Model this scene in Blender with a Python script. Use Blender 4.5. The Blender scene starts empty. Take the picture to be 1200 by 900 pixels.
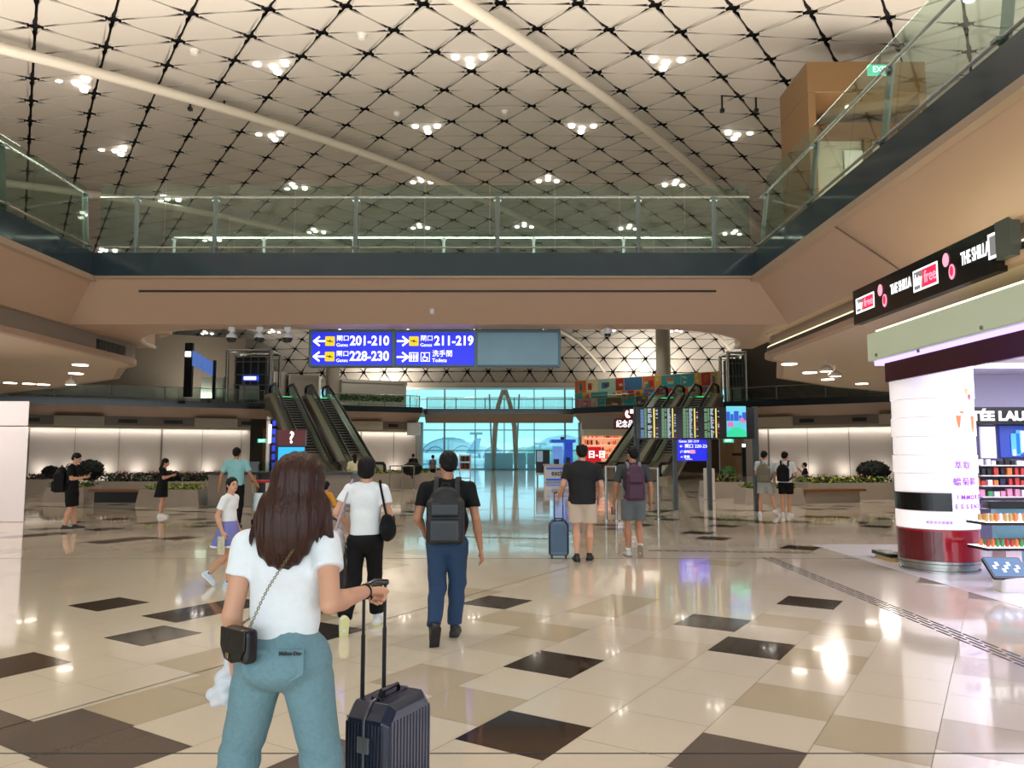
import bpy, bmesh, math, random
import numpy as np
from mathutils import Vector, Matrix, Euler
random.seed(7)
C = bpy.context.scene.collection
PI = math.pi
V = Vector
# ------------------------------------------------------------------ camera
EYE = 1.65; F = 900.0; PITCH = math.radians(5.2)
cosp, sinp = math.cos(PITCH), math.sin(PITCH)
def ray(px, py):
    a = (px - 600) / F; b = (450 - py) / F
    return V((a, cosp - b * sinp, sinp + b * cosp))
def at(px, py, Y):                     # point seen at a pixel, at ground distance Y
    d = ray(px, py); return V((0, 0, EYE)) + d * (Y / d.y)
def onz(px, py, z=0.0):                # ... on a level plane
    d = ray(px, py); return V((0, 0, EYE)) + d * ((z - EYE) / d.z)
def onx(px, py, x):                    # ... on a plane parallel to the view axis
    d = ray(px, py); return V((0, 0, EYE)) + d * (x / d.x)
cam_d = bpy.data.cameras.new('camera'); cam = bpy.data.objects.new('camera', cam_d); C.objects.link(cam)
cam.location = (0, 0, EYE); cam.rotation_euler = (PI/2 + PITCH, 0, 0)
cam_d.sensor_width = 36; cam_d.lens = 36 * F / 1200; cam_d.clip_start = .05; cam_d.clip_end = 3000
bpy.context.scene.camera = cam
sc = bpy.context.scene
sc.view_settings.view_transform = 'Standard'; sc.view_settings.look = 'None'
sc.view_settings.exposure = 0.0; sc.view_settings.gamma = 1.0; sc.view_settings.use_curve_mapping = False
sc.cycles.max_bounces = 7; sc.cycles.diffuse_bounces = 4; sc.cycles.glossy_bounces = 4
sc.cycles.transparent_max_bounces = 24; sc.cycles.sample_clamp_indirect = 4.0
sc.cycles.caustics_reflective = False; sc.cycles.caustics_refractive = False
sc.cycles.use_denoising = True
# ------------------------------------------------------------------ materials
def lin(c):
    if isinstance(c, str):
        c = c.lstrip('#'); c = [int(c[i:i+2], 16)/255 for i in (0, 2, 4)]
        c = [x/12.92 if x <= .04045 else ((x+.055)/1.055)**2.4 for x in c]
    return (c[0], c[1], c[2], 1)
MATS = {}
def mat(name, col, rough=.5, metal=0.0, var=0.06, scale=30, bump=0.0, emit=None, es=1.0, spec=.5, coat=0.0, trans=0.0, stretch=None):
    if name in MATS: return MATS[name]
    m = bpy.data.materials.new(name); m.use_nodes = True; nt = m.node_tree; b = nt.nodes['Principled BSDF']
    c = lin(col)
    b.inputs['Base Color'].default_value = c; b.inputs['Roughness'].default_value = rough; b.inputs['Metallic'].default_value = metal
    b.inputs['Specular IOR Level'].default_value = spec; b.inputs['Coat Weight'].default_value = coat
    b.inputs['Transmission Weight'].default_value = trans
    if var > 0 or bump > 0:
        tc = nt.nodes.new('ShaderNodeTexCoord'); n = nt.nodes.new('ShaderNodeTexNoise'); n.inputs['Scale'].default_value = scale; n.inputs['Detail'].default_value = 3
        src = tc.outputs['Object']
        if stretch:
            mp = nt.nodes.new('ShaderNodeMapping'); mp.inputs['Scale'].default_value = stretch
            nt.links.new(src, mp.inputs['Vector']); src = mp.outputs['Vector']
        nt.links.new(src, n.inputs['Vector'])
        if var > 0:
            r = nt.nodes.new('ShaderNodeMapRange'); r.inputs['To Min'].default_value = 1 - var; r.inputs['To Max'].default_value = 1 + var
            mx = nt.nodes.new('ShaderNodeVectorMath'); mx.operation = 'SCALE'; mx.inputs[0].default_value = c[:3]
            nt.links.new(n.outputs['Fac'], r.inputs['Value']); nt.links.new(r.outputs['Result'], mx.inputs['Scale'])
            nt.links.new(mx.outputs['Vector'], b.inputs['Base Color'])
        if bump > 0:
            bp = nt.nodes.new('ShaderNodeBump'); bp.inputs['Strength'].default_value = bump; bp.inputs['Distance'].default_value = .02
            nt.links.new(n.outputs['Fac'], bp.inputs['Height']); nt.links.new(bp.outputs['Normal'], b.inputs['Normal'])
    if emit is not None:
        b.inputs['Emission Color'].default_value = lin(emit); b.inputs['Emission Strength'].default_value = es
    MATS[name] = m; return m
def glass(name, tint, refl=.12, rough=.02, ior=1.45):
    m = bpy.data.materials.new(name); m.use_nodes = True; nt = m.node_tree; nt.nodes.clear()
    o = nt.nodes.new('ShaderNodeOutputMaterial'); t = nt.nodes.new('ShaderNodeBsdfTransparent'); g = nt.nodes.new('ShaderNodeBsdfGlossy')
    f = nt.nodes.new('ShaderNodeLayerWeight'); f.inputs['Blend'].default_value = .5; mx = nt.nodes.new('ShaderNodeMixShader')
    p = nt.nodes.new('ShaderNodeMath'); p.operation = 'POWER'; p.inputs[1].default_value = 4.0; nt.links.new(f.outputs['Facing'], p.inputs[0])
    a = nt.nodes.new('ShaderNodeMath'); a.operation = 'MULTIPLY_ADD'; a.inputs[1].default_value = .5; a.inputs[2].default_value = refl
    t.inputs['Color'].default_value = lin(tint); g.inputs['Roughness'].default_value = rough
    nt.links.new(p.outputs[0], a.inputs[0]); nt.links.new(a.outputs[0], mx.inputs[0]); nt.links.new(t.outputs[0], mx.inputs[1]); nt.links.new(g.outputs[0], mx.inputs[2])
    nt.links.new(mx.outputs[0], o.inputs['Surface']); MATS[name] = m; return m
def lampmat(name, col, es):
    m = mat(name, col, .5, var=0, emit=col, es=es)
    if es < 3: m.node_tree.nodes['Principled BSDF'].inputs['Base Color'].default_value = tuple(x*.25 for x in lin(col)[:3])+(1,)
    return m
# ------------------------------------------------------------------ mesh builder
class MB:
    def __init__(s): s.v = []; s.f = []; s.mi = []; s.m = 0
    def add(s, vs, fs):
        n = len(s.v); s.v.extend([tuple(p) for p in vs]); s.f.extend([tuple(i+n for i in f) for f in fs]); s.mi.extend([s.m]*len(fs)); return s
    def box(s, c, h, R=None):
        vs = []
        for i in (-1, 1):
            for j in (-1, 1):
                for k in (-1, 1):
                    p = V((i*h[0], j*h[1], k*h[2])); vs.append((R @ p if R else p) + V(c))
        return s.add(vs, [(0,1,3,2),(4,6,7,5),(0,4,5,1),(2,3,7,6),(0,2,6,4),(1,5,7,3)])
    def bb(s, x0, x1, y0, y1, z0, z1): return s.box(((x0+x1)/2, (y0+y1)/2, (z0+z1)/2), (abs(x1-x0)/2, abs(y1-y0)/2, abs(z1-z0)/2))
    def rbox(s, c, h, r, R=None, n=3):      # box with rounded vertical edges
        poly = []
        for (sx, sy, a0) in ((1,1,0),(-1,1,90),(-1,-1,180),(1,-1,270)):
            for i in range(n+1):
                a = math.radians(a0 + 90*i/n); poly.append((sx*(h[0]-r)+r*math.cos(a), sy*(h[1]-r)+r*math.sin(a)))
        ps = [V((p[0], p[1], z)) for z in (-h[2], h[2]) for p in poly]
        ps = [((R @ p) if R else p) + V(c) for p in ps]; k = len(poly)
        return s.add(ps, [tuple(range(k))[::-1], tuple(range(k, 2*k))] + [(i, (i+1) % k, (i+1) % k + k, i+k) for i in range(k)])
    def prism(s, poly, z0, z1):
        k = len(poly); ps = [(p[0], p[1], z0) for p in poly] + [(p[0], p[1], z1) for p in poly]
        return s.add(ps, [tuple(range(k))[::-1], tuple(range(k, 2*k))] + [(i, (i+1) % k, (i+1) % k + k, i+k) for i in range(k)])
    def sweep(s, sec, A, B):               # a closed section given as 3-D offsets, swept from A to B
        k = len(sec); A, B = V(A), V(B); ps = [A+V(p) for p in sec] + [B+V(p) for p in sec]
        return s.add(ps, [tuple(range(k))[::-1], tuple(range(k, 2*k))] + [(i, (i+1) % k, (i+1) % k + k, i+k) for i in range(k)])
    def tube(s, pts, r, n=8, cap=True):
        pts = [V(p) for p in pts]; m = len(pts); rs = r if isinstance(r, (list, tuple)) else [r]*m; vs = []
        up = V((0, 0, 1)); prev = None
        for i, p in enumerate(pts):
            t = (pts[min(i+1, m-1)] - pts[max(i-1, 0)]).normalized()
            if prev is None:
                a = up if abs(t.z) < .9 else V((1, 0, 0)); u = t.cross(a).normalized()
            else:
                u = (prev - t*prev.dot(t)).normalized()
            prev = u; w = t.cross(u)
            for k in range(n):
                a = 2*PI*k/n; vs.append(p + (u*math.cos(a) + w*math.sin(a))*rs[i])
        fs = [(i*n+k, i*n+(k+1) % n, (i+1)*n+(k+1) % n, (i+1)*n+k) for i in range(m-1) for k in range(n)]
        if cap: fs += [tuple(range(n))[::-1], tuple((m-1)*n+k for k in range(n))]
        return s.add(vs, fs)
    def lathe(s, prof, c=(0,0,0), n=24, a0=0, a1=2*PI):
        full = abs(a1-a0-2*PI) < 1e-6; k = n if full else n+1; vs = []
        for (r, z) in prof:
            for i in range(k):
                a = a0+(a1-a0)*i/n; vs.append((c[0]+r*math.cos(a), c[1]+r*math.sin(a), c[2]+z))
        fs = []
        for j in range(len(prof)-1):
            for i in range(n):
                i2 = (i+1) % k; fs.append((j*k+i, j*k+i2, (j+1)*k+i2, (j+1)*k+i))
        return s.add(vs, fs)
    def ball(s, c, r, n=12, m=8):
        r = r if isinstance(r, (tuple, list)) else (r, r, r); vs = [(c[0], c[1], c[2]-r[2])]
        for j in range(1, m):
            t = -PI/2+PI*j/m
            for i in range(n):
                a = 2*PI*i/n; vs.append((c[0]+r[0]*math.cos(t)*math.cos(a), c[1]+r[1]*math.cos(t)*math.sin(a), c[2]+r[2]*math.sin(t)))
        vs.append((c[0], c[1], c[2]+r[2])); fs = []
        for i in range(n):
            i2 = (i+1) % n; fs.append((0, 1+i2, 1+i)); L = 1+(m-2)*n; fs.append((L+i, L+i2, len(vs)-1))
            for j in range(m-2): fs.append((1+j*n+i, 1+j*n+i2, 1+(j+1)*n+i2, 1+(j+1)*n+i))
        return s.add(vs, fs)
    def disc(s, c, r, n=16, R=None):
        ps = [V((r*math.cos(2*PI*i/n), r*math.sin(2*PI*i/n), 0)) for i in range(n)]
        return s.add([((R @ p) if R else p)+V(c) for p in ps], [tuple(range(n))])
    def build(s, name, mats, parent=None, smooth=False, world=True, label=None, bevel=0):
        me = bpy.data.meshes.new(name); off = V((0, 0, 0))
        if parent is not None and world:
            q = parent
            while q is not None: off = off + q.location; q = q.parent
        me.from_pydata([V(p)-off for p in s.v], [], s.f)
        mats = mats if isinstance(mats, (list, tuple)) else [mats]
        for m in mats: me.materials.append(m)
        me.polygons.foreach_set('material_index', s.mi)
        bm = bmesh.new(); bm.from_mesh(me); bmesh.ops.recalc_face_normals(bm, faces=bm.faces); bm.to_mesh(me); bm.free()
        me.update()
        if smooth:
            me.polygons.foreach_set('use_smooth', [True]*len(me.polygons))
            try: me.set_sharp_from_angle(angle=math.radians(40))
            except Exception: pass
        o = bpy.data.objects.new(name, me); C.objects.link(o)
        if parent is not None: o.parent = parent
        if label: o['label'] = label
        if bevel:
            b = o.modifiers.new('bevel', 'BEVEL'); b.width = bevel; b.segments = 2; b.limit_method = 'ANGLE'
        return o
def E(name, label, cat, loc=(0,0,0), rz=0, group=None):
    o = bpy.data.objects.new(name, None); C.objects.link(o); o.location = loc; o.rotation_euler = (0, 0, rz); o.empty_display_size = .1
    return tag(o, label, cat, group)
def tag(o, label, cat, group=None, kind=None):
    if label: o['label'] = label
    if cat: o['category'] = cat
    if group: o['group'] = group
    if kind: o['kind'] = kind
    return o
def struct(o, label=None):
    o['kind'] = 'structure'
    if label: o['label'] = label
    return o
def copy_tree(o, parent=None):
    c = o.copy(); C.objects.link(c)
    if parent is not None: c.parent = parent
    for ch in [x for x in bpy.data.objects if x.parent == o]: copy_tree(ch, c)
    return c
def Rz(a): return Matrix.Rotation(a, 3, 'Z')
def Rx(a): return Matrix.Rotation(a, 3, 'X')
def Ry(a): return Matrix.Rotation(a, 3, 'Y')
def facing(dirx, normal):              # matrix whose X runs along dirx and whose Z is the outward normal
    x = V(dirx).normalized(); z = V(normal).normalized(); y = z.cross(x).normalized(); z = x.cross(y)
    return Matrix((x, y, z)).transposed()
def text(name, s, size, m, parent, pos, R, align='LEFT', ext=.004, sx=1.0, bold=0.0, off=None, fit=None):
    cu = bpy.data.curves.new(name, 'FONT'); cu.body = s; cu.size = size; cu.extrude = ext; cu.align_x = align; cu.align_y = 'CENTER'; cu.offset = bold; cu.resolution_u = 3
    cu.materials.append(m)
    tmp = bpy.data.objects.new(name, cu); C.objects.link(tmp); bpy.context.view_layer.update()
    me = bpy.data.meshes.new_from_object(tmp.evaluated_get(bpy.context.evaluated_depsgraph_get()))
    bpy.data.objects.remove(tmp); me.name = name
    o = bpy.data.objects.new(name, me); C.objects.link(o)
    if fit and len(me.vertices): xs_ = [v.co.x for v in me.vertices]; sx = fit/max(1e-6, max(xs_)-min(xs_))
    p = V(pos)
    if parent is not None:
        q = parent
        while q is not None: p = p - q.location; q = q.parent
        o.parent = parent
    o.location = p; o.rotation_euler = R.to_euler(); o.scale = (sx, 1, 1); return o
def area(name, loc, size, power, col=(1,1,1), rot=(0,0,0), sy=None, spread=None):
    l = bpy.data.lights.new(name, 'AREA'); l.energy = power; l.color = col; l.size = size
    if sy: l.shape = 'RECTANGLE'; l.size_y = sy
    if spread: l.spread = spread
    o = bpy.data.objects.new(name, l); C.objects.link(o); o.location = loc; o.rotation_euler = rot; return o
# ================================================================= SETTING
M_beige = mat('floor_beige', '#d3c7b4', .09, var=.05, scale=60, spec=.7, coat=.35)
M_tan = mat('floor_tan', '#b3a58c', .10, var=.05, scale=60, spec=.6)
M_tan2 = mat('floor_sand', '#c2b5a1', .10, var=.05, scale=60, spec=.6)
M_brown = mat('floor_brown', '#30241c', .09, var=.10, scale=80, spec=.6, coat=.3)
M_greyt = mat('floor_grey', '#5d544d', .12, var=.06, scale=80, spec=.6)
M_grout = mat('floor_grout', '#6a5f52', .5, var=.05)
M_black = mat('joint_black', '#14110f', .5, var=.0)
M_soffit = mat('soffit_panel', '#ab917e', .42, var=.03, scale=2)
M_soff_in = mat('ceiling_plaster', '#ccbaa7', .45, var=.03, scale=2)
M_trim = mat('soffit_trim', '#96826f', .4, var=.03)
M_fascia = mat('fascia_glass', '#27343c', .08, var=.05, scale=.8, spec=.8)
M_bandg = mat('band_grey', '#877b71', .45, var=.04, scale=3)
M_white = mat('wall_white', '#cfc6bf', .5, var=.03, scale=3)
M_steel = mat('steel', '#a8aaa6', .25, .9, var=.04)
M_steel2 = mat('painted_steel', '#6e7674', .4, .3, var=.04)
M_dark = mat('dark_metal', '#1b1b1d', .4, .2, var=.05)
M_black2 = mat('gloss_black', '#0b0b0c', .2, var=.0)
M_bglass = glass('balustrade_glass', '#e6f2ec', .045)
M_wglass = glass('window_glass', '#d0f6fc', .03)
M_cglass = glass('clear_glass', '#e4efec', .04)
M_wood = mat('timber', '#6b4f2d', .45, var=.16, scale=6, stretch=(1, 1, 8))
M_roofp = mat('roof_panel', '#bcb5aa', .55, var=.05, scale=.35)
M_void = mat('roof_void', '#0c0b0a', .9, var=0)
M_pipe = mat('roof_pipe', '#cdc4b4', .4, var=.03)

# ---- floor: stone tiles laid on a turned grid, each row with its own offset
T = .593; UA = math.radians(57.7)
u_ = V((math.cos(UA), math.sin(UA))); v_ = V((math.sin(UA), -math.cos(UA)))
org = onz(536.5, 864); org = V((org.x, org.y))
dark = [(653,778),(618,860),(585,706),(845,730),(890,760),(961,707),(131.5,708.5),(207,718),(254,710),(180.6,744.6),(12,779),(26,777),(385,742),
 (847,631),(858,616.6),(946,612),(1016,612.6),(1040,617),(1034,607),(958,606),(868,599),(940,596.6),(980,592.6),(1042,600),(850,609),(836,606),(832,624),
 (713,620.7),(707,615),(773,606),(827,625),(857,617),(48,619),(78,612),(132,621),(158,631),(100,594),(128,608),(182,613),(238,617),(247,613),(233,608),(230,600),(173,598),(33,598),(300,604),(330,612),(470,600),(560,612)]
grey = [(865,890),(72,854),(121,886),(20,868),(60,897),(360,893),(5,845)]
tan = [(575,815),(910,820),(960,765),(240,790),(285,800),(205,830),(640,740),(1000,745),(460,800),(700,720),(1000,860),(545,690),(340,720)]
roff = {}; spec = {}
def cell(px, py):
    p = onz(px, py); q = V((p.x, p.y)) - org
    r = math.floor(q.dot(v_)/T); uu = q.dot(u_)/T
    return r, uu
for lst, code in ((dark, 3), (grey, 4), (tan, 1)):
    for p in lst:
        r, uu = cell(*p)
        if r not in roff: roff[r] = 0.0 if r == 0 and False else (uu - .5) % 1.0
        spec[(r, math.floor(uu - roff[r]))] = code
rnd = random.Random(3)
fm = MB(); X0, X1, Y0, Y1 = -42, 30, -7, 82.2
shopx = onz(1200, 712).x
fl_edge = [(X0, Y0), (shopx, Y0), (shopx, 22), (X1, 22), (X1, Y1), (X0, Y1)]
def inreg(x, y): return X0 < x < X1 and Y0 < y < Y1 and not (x > shopx - .05 and y < 14.0)
g = .0022; rng = int(120/T)
for r in range(-rng, rng):
    o_ = roff.get(r, rnd.random())
    for k in range(-rng, rng):
        c = org + v_*((r+.5)*T) + u_*((k+.5+o_)*T)
        if not inreg(c.x, c.y): continue
        code = spec.get((r, k))
        if code is None:
            q = rnd.random(); code = 1 if q < .05 else 2 if q < .12 else 0
            if c.y > 13.5 and (abs(c.x) > 2.5) and rnd.random() < .07: code = 3
            if c.y < 4 and rnd.random() < .04: code = 3
        hT = T/2 - g; gu = .002 if c.y < 14 else .001
        fm.m = code
        pts = [c + u_*(a*(T/2-gu)) + v_*(b*(T/2-gu)) for a, b in ((-1,-1),(1,-1),(1,1),(-1,1))]
        n = len(fm.v); fm.v.extend([(p.x, p.y, 0) for p in pts]); fm.f.append((n, n+1, n+2, n+3)); fm.mi.append(code)
floor = struct(fm.build('floor', [M_beige, M_tan, M_tan2, M_brown, M_greyt]), 'polished beige stone floor tiles with scattered dark tiles')
b = MB(); b.bb(X0-1, X1+1, Y0-1, Y1+.3, -.3, -.0015); struct(b.build('floor_slab', M_grout))
M_shopf = mat('shop_floor', '#d9d4d4', .12, var=.03, scale=8)
b = MB(); b.bb(shopx-.03, 17.9, Y0, 14.25, -.29, .003); struct(b.build('floor_shop', M_shopf), 'pale floor inside the duty free shop')
# expansion joints and slotted drains
jm = MB()
yj = onz(600, 883).y; jm.bb(X0, shopx, yj-.006, yj+.006, -.002, .0015)
yj2 = onz(600, 654.5).y; jm.bb(X0, shopx, yj2-.005, yj2+.005, -.002, .0015)
p0 = V(onz(0, 854).xy); p1 = V(onz(700, 655).xy); d_ = (p1-p0).normalized(); n_ = V((d_.y, -d_.x))
def strip(A, B, w, z=.0015):
    d = (B-A).normalized(); n = V((d.y, -d.x))*w/2
    jm.add([(A.x-n.x, A.y-n.y, z), (B.x-n.x, B.y-n.y, z), (B.x+n.x, B.y+n.y, z), (A.x+n.x, A.y+n.y, z)], [(0,1,2,3)])
strip(p0-d_*6, p1+d_*14, .011)
pl0 = V(onz(25, 672).xy); pl1 = V(onz(140, 653).xy); dl = (pl1-pl0).normalized(); strip(pl0-dl*8, pl1+dl*5, .011)
struct(jm.build('floor_joint', M_black), 'thin dark expansion joints across the tiles')
def slots(name, A, B, rows, gap, label):
    b = MB(); A = V(A); B = V(B); L = (B-A).length; d = (B-A)/L; n = V((d.y, -d.x))
    for k in range(rows):
        o = (k-(rows-1)/2)*gap; t = (k % 2)*.14
        while t < L-.2:
            P = A+d*t+n*o; Q = A+d*(t+.23)+n*o; w = n*.011
            b.prism([(P-w).to_tuple(), (Q-w).to_tuple(), (Q+w).to_tuple(), (P+w).to_tuple()], -.002, .0025); t += .28
    return tag(b.build(name, M_black), label, 'floor drain', kind='structure')
xs = onz(1200, 776).x
ya = onz(900, 652).y
slots('floor_drain', (xs, 1.0), (xs, ya), 4, .055, 'four rows of dark drain slots running toward the shop pillar')
slots('floor_drain', V(onz(760, 645).xy), V(onz(955, 648).xy), 3, .07, 'dark drain slots crossing the hall before the departure boards')
slots('floor_drain', V(onz(490, 628).xy), V(onz(668, 632).xy), 3, .09, 'dark drain slots crossing the blue window reflection')
slots('floor_drain', V(onz(40, 593).xy), V(onz(330, 603).xy), 3, .10, 'dark drain slots before the left planters')

# ---- roof: triangular panels on a shallow vault that drops to the end window
S_ = 2.16
prof = []
y = -9.0
while y < 73.6:
    z = 15.8 - .0027*(y-45)**2
    if y < 20: z = 15.8 - .0027*625 - .12*(20-y)
    prof.append(V((y, z))); y += .8
prof += [V((75.3, 13.2)), V((77.0, 12.4)), V((78.5, 11.4)), V((79.5, 10.15)), V((80.0, 8.62))]
cum = [0.0]
for i in range(1, len(prof)): cum.append(cum[-1] + (prof[i]-prof[i-1]).length)
def arc(sv):
    sv = max(0, min(cum[-1]-1e-6, sv))
    import bisect
    i = max(1, bisect.bisect_right(cum, sv)); t = (sv-cum[i-1])/(cum[i]-cum[i-1]); a, b2 = prof[i-1], prof[i]
    tg = (b2-a).normalized(); return a+(b2-a)*t, V((-tg.y, tg.x))
ybase = 25.2
s25 = next(cum[i] for i in range(len(prof)) if prof[i].x >= ybase)
NR = 34; P_ = (cum[-1]-s25)/NR
def sagc(Y):
    t = max(0, min(1, (Y-26)/48)); t = t*t*(3-2*t); return (1-t)/260.0 + t/2600.0
def roofpt(x, sv, off=0.0):
    p, n = arc(sv); n = n if n.y > 0 or True else -n
    return V((x, p.x - n.x*off*(-1) * 1.0, p.y + n.y*off - x*x*sagc(p.x)))
def node(i, j): return (.354*S_ + i*S_ if j % 2 == 0 else -.147*S_ + i*S_), s25 + j*P_
jmin = -int(s25/P_)
rm = MB()
def tri(A, B, Cc):
    cen = ((A[0]+B[0]+Cc[0])/3, (A[1]+B[1]+Cc[1])/3); pts = []
    vs = [A, B, Cc]
    for q in range(3):
        a, b2 = V(vs[q]), V(vs[(q+1) % 3]); e = b2-a; n = V((e.y, -e.x)).normalized()
        if (V(cen)-a).dot(n) < 0: n = -n
        for t, gx in ((.07, .15), (.17, .085), (.33, .038), (.67, .038), (.83, .085), (.93, .15)):
            pts.append(a+e*t+n*gx)
    rm.add([roofpt(p.x, p.y) for p in pts], [tuple(range(len(pts)))])
for j in range(jmin, NR):
    for i in range(-20, 18):
        x0, s0 = node(i, j); x1, s1 = node(i+1, j)
        if j % 2 == 0:  # the next row (odd) sits half a step to the left of the even one
            up = node(i+1, j+1); upl = node(i, j+1)
        else:
            up = node(i, j+1); upl = node(i-1, j+1)
        tri((x0, s0), (x1, s1), up)      # apex away
        tri((x0, s0), upl, up)           # apex near
rf = rm.build('ceiling_panels', M_roofp)
struct(rf, 'vaulted ceiling of pale triangular panels with dark gaps')
# side of each panel: a thin lip so that it reads as a solid panel
mo = rf.modifiers.new('solid', 'SOLIDIFY'); mo.thickness = .05; mo.offset = 1
vm = MB(); xsn = [-48 + 6*k for k in range(16)]
idx = list(range(0, len(prof)))
vs = []
for x in xsn:
    for i in idx:
        p = roofpt(x, cum[i]); nrm = arc(cum[i])[1]; vs.append((x, p.y - (0 if prof[i].x < 73 else -.25), p.z+.25))
fs = [(a*len(idx)+c2, a*len(idx)+c2+1, (a+1)*len(idx)+c2+1, (a+1)*len(idx)+c2) for a in range(len(xsn)-1) for c2 in range(len(idx)-1)]
vm.add(vs, fs); vd = struct(vm.build('ceiling_void', M_void), 'dark void above the ceiling panels')
# long pale pipes under the roof that follow the panel grid and run down the end wall
def pipe(xa, Ya, slope, s_end=None, r=.21):
    # starts at (xa, Ya), goes right by `slope` per metre of arc
    sa = s25 + (Ya-25.2); pts = []
    sv = max(2.0, sa - 20)
    while sv < cum[-1]:
        p, n = arc(sv); x = xa + (sv-sa)*slope
        if x > 30: break
        q = roofpt(x, sv); pts.append(V((q.x, q.y - n.x*(-.45) - (.5 if q.y > 76 else 0)*0, q.z - max(.25, n.y)*.45))); sv += 1.0
    return pts
sl = .5*S_/P_
pA = at(0, 5, 20.4).x; pB = at(577, 0, 20.4).x; pC = at(0, 155, 31.5).x
for xa, Ya, lab in ((pB, 20.4, 'slanting pale roof pipe nearest the wooden portal'), (pA, 20.4, 'long slanting pale roof pipe crossing the middle of the ceiling'), (pC, 31.5, 'slanting pale roof pipe low over the left balustrade')):
    tb = MB(); tb.tube(pipe(xa, Ya, sl), .17, 12); o = tb.build('roof_pipe', M_pipe, smooth=True); tag(o, lab, 'pipe', 'roof pipes')
# ---- downlight clusters
M_lamp = lampmat('downlight_lens', '#fff8ee', 9.0)
def cluster(i, j, up, first=[None]):
    A = node(i, j)
    if up: tri_ = [A, (A[0]-S_/2, A[1]+P_), (A[0]+S_/2, A[1]+P_)]
    else: tri_ = [A, (A[0]-S_/2, A[1]-P_), (A[0]+S_/2, A[1]-P_)]
    cx = sum(t[0] for t in tri_)/3; cy = sum(t[1] for t in tri_)/3
    R = roofpt(cx, cy)
    if R.x > 24 or R.x < -30: return
    lab = 'cluster of four round downlights set in one triangular ceiling panel'
    if first[0] is None:
        root = E('downlight_cluster', lab, 'downlight', R, 0, 'downlight clusters in the vaulted ceiling')
        offs = [V((0, 0))] + [(V(t)-V((cx, cy)))*.42 for t in tri_]
        for o in offs:
            b = MB(); b.lathe([(.001, -.09), (.10, -.09), (.12, -.075), (.12, .03), (.001, .03)], (o.x, o.y, 0), 16); b.build('lamp', M_lamp, root, world=False)
        first[0] = root; root['up'] = up; return root
    src = first[0]; root = copy_tree(src); root.location = R
    if bool(src['up']) != up: root.rotation_euler = (0, 0, PI)
    slope = math.atan2(roofpt(cx, cy+.5).z - roofpt(cx, cy-.5).z, roofpt(cx, cy+.5).y - roofpt(cx, cy-.5).y)
    root.rotation_euler = (slope if not (bool(src['up']) != up) else -slope, 0, root.rotation_euler.z)
    return root
def nearest(px, py, Y, par):
    x = at(px, py, Y).x
    i = round((x/S_ + (.147 if par else -.354))); return i
cl = []
for (j, px, py, up) in ((0, 552, 84, False), (4, 506, 161, False), (7, 495, 203, True), (12, 493, 260, True), (-4, 500, 3, False), (16, 500, 300, True), (23, 612, 398, True), (28, 560, 420, True)):
    Y = arc(s25 + j*P_)[0].x; i0 = nearest(px, py, Y, j % 2)
    lo = -13 if j >= 0 else -2
    for k in range(-5, 6):
        if j == -4 and k not in (0,): continue
        i = i0+3*k
        X = node(i, j)[0]
        vx = abs(X)/Y
        if vx > .62: continue
        c_ = cluster(i, j, up)
        if c_: cl.append(c_)
# ---- hanging rod pairs
for px, py, lab in ((243, 120, 'pair of short black rods hanging under the ceiling, over the left balustrade'), (866, 122, 'pair of short black rods hanging under the ceiling, beside the wooden portal'), (442, 210, 'pair of short black rods hanging under the ceiling, above the middle of the bridge')):
    Yp = 27 if py < 150 else 41
    c = at(px, py, Yp); r = E('ceiling_bracket', lab, 'bracket', c, 0, 'hanging brackets')
    for s in (-1, 1):
        top = roofpt(c.x+s*.62, s25 + (Yp-25.2)).z
        hh = max(.1, (top-c.z)); b = MB(); b.bb(s*.62-.03, s*.62+.03, -.03, .03, -.25, hh+.2); b.box((s*.62, 0, -.25), (.07, .07, .06)); b.build('rod', M_dark, r, world=False)
    b = MB(); b.bb(-.62, .62, -.03, .03, .3, .34); b.build('crossbar', M_dark, r, world=False)
# sensors on the ceiling
for px, py, Yp in ((224, 56, 22.5), (422, 46, 22), (464, 132, 29), (591, 132, 29)):
    sv = s25+(Yp-25.2); c = at(px, py, Yp); z = roofpt(c.x, sv).z
    b = MB(); b.lathe([(.001, -.16), (.10, -.15), (.13, -.05), (.16, 0), (.001, .02)], (c.x, arc(sv)[0].x, z), 14)
    tag(b.build('smoke_detector', mat('detector', '#c9c5bd', .4), smooth=True), 'small round detector fixed to the vaulted ceiling', 'detector', 'ceiling detectors')

# ================================================================= BRIDGE AND SIDE DECKS
YB = 16.5
zt = at(600, 297, YB).z; zb = at(600, 325, YB).z; XL = at(108, 325, YB).x; XR = at(885, 325, YB).x
YB2 = YB+1.1; zs = at(600, 380, YB2).z; YB3 = 19.2
xsR = XR+1.1; xsL = XL-1.1
print('bridge', zt, zb, XL, XR, zs)
# bridge body
b = MB()
sec = [(0, YB, zb), (0, YB2, zs), (0, YB3-.9, zs), (0, YB3, zb), (0, YB3, zt-.03), (0, YB, zt-.03)]
sec = [V(p)+V((0, .02, 0)) for p in sec]
b.sweep(sec, (XL-1.1, 0, 0), (XR+1.1, 0, 0)); struct(b.build('bridge', M_soffit), 'beige lined underside of the upper level bridge')
b = MB(); b.bb(XL, XR, YB-.06, YB+.01, zb+.02, zt); o = b.build('bridge_fascia', M_fascia); struct(o, 'dark glass fascia along the bridge edge')
b = MB(); b.bb(XL, XR, YB-.07, YB+.03, zb-.03, zb+.02); struct(b.build('trim_bridge', M_trim))
b = MB(); b.bb(XL, XR, YB3, YB3+.06, zb, zt); struct(b.build('bridge_fascia_rear', M_fascia))
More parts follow.
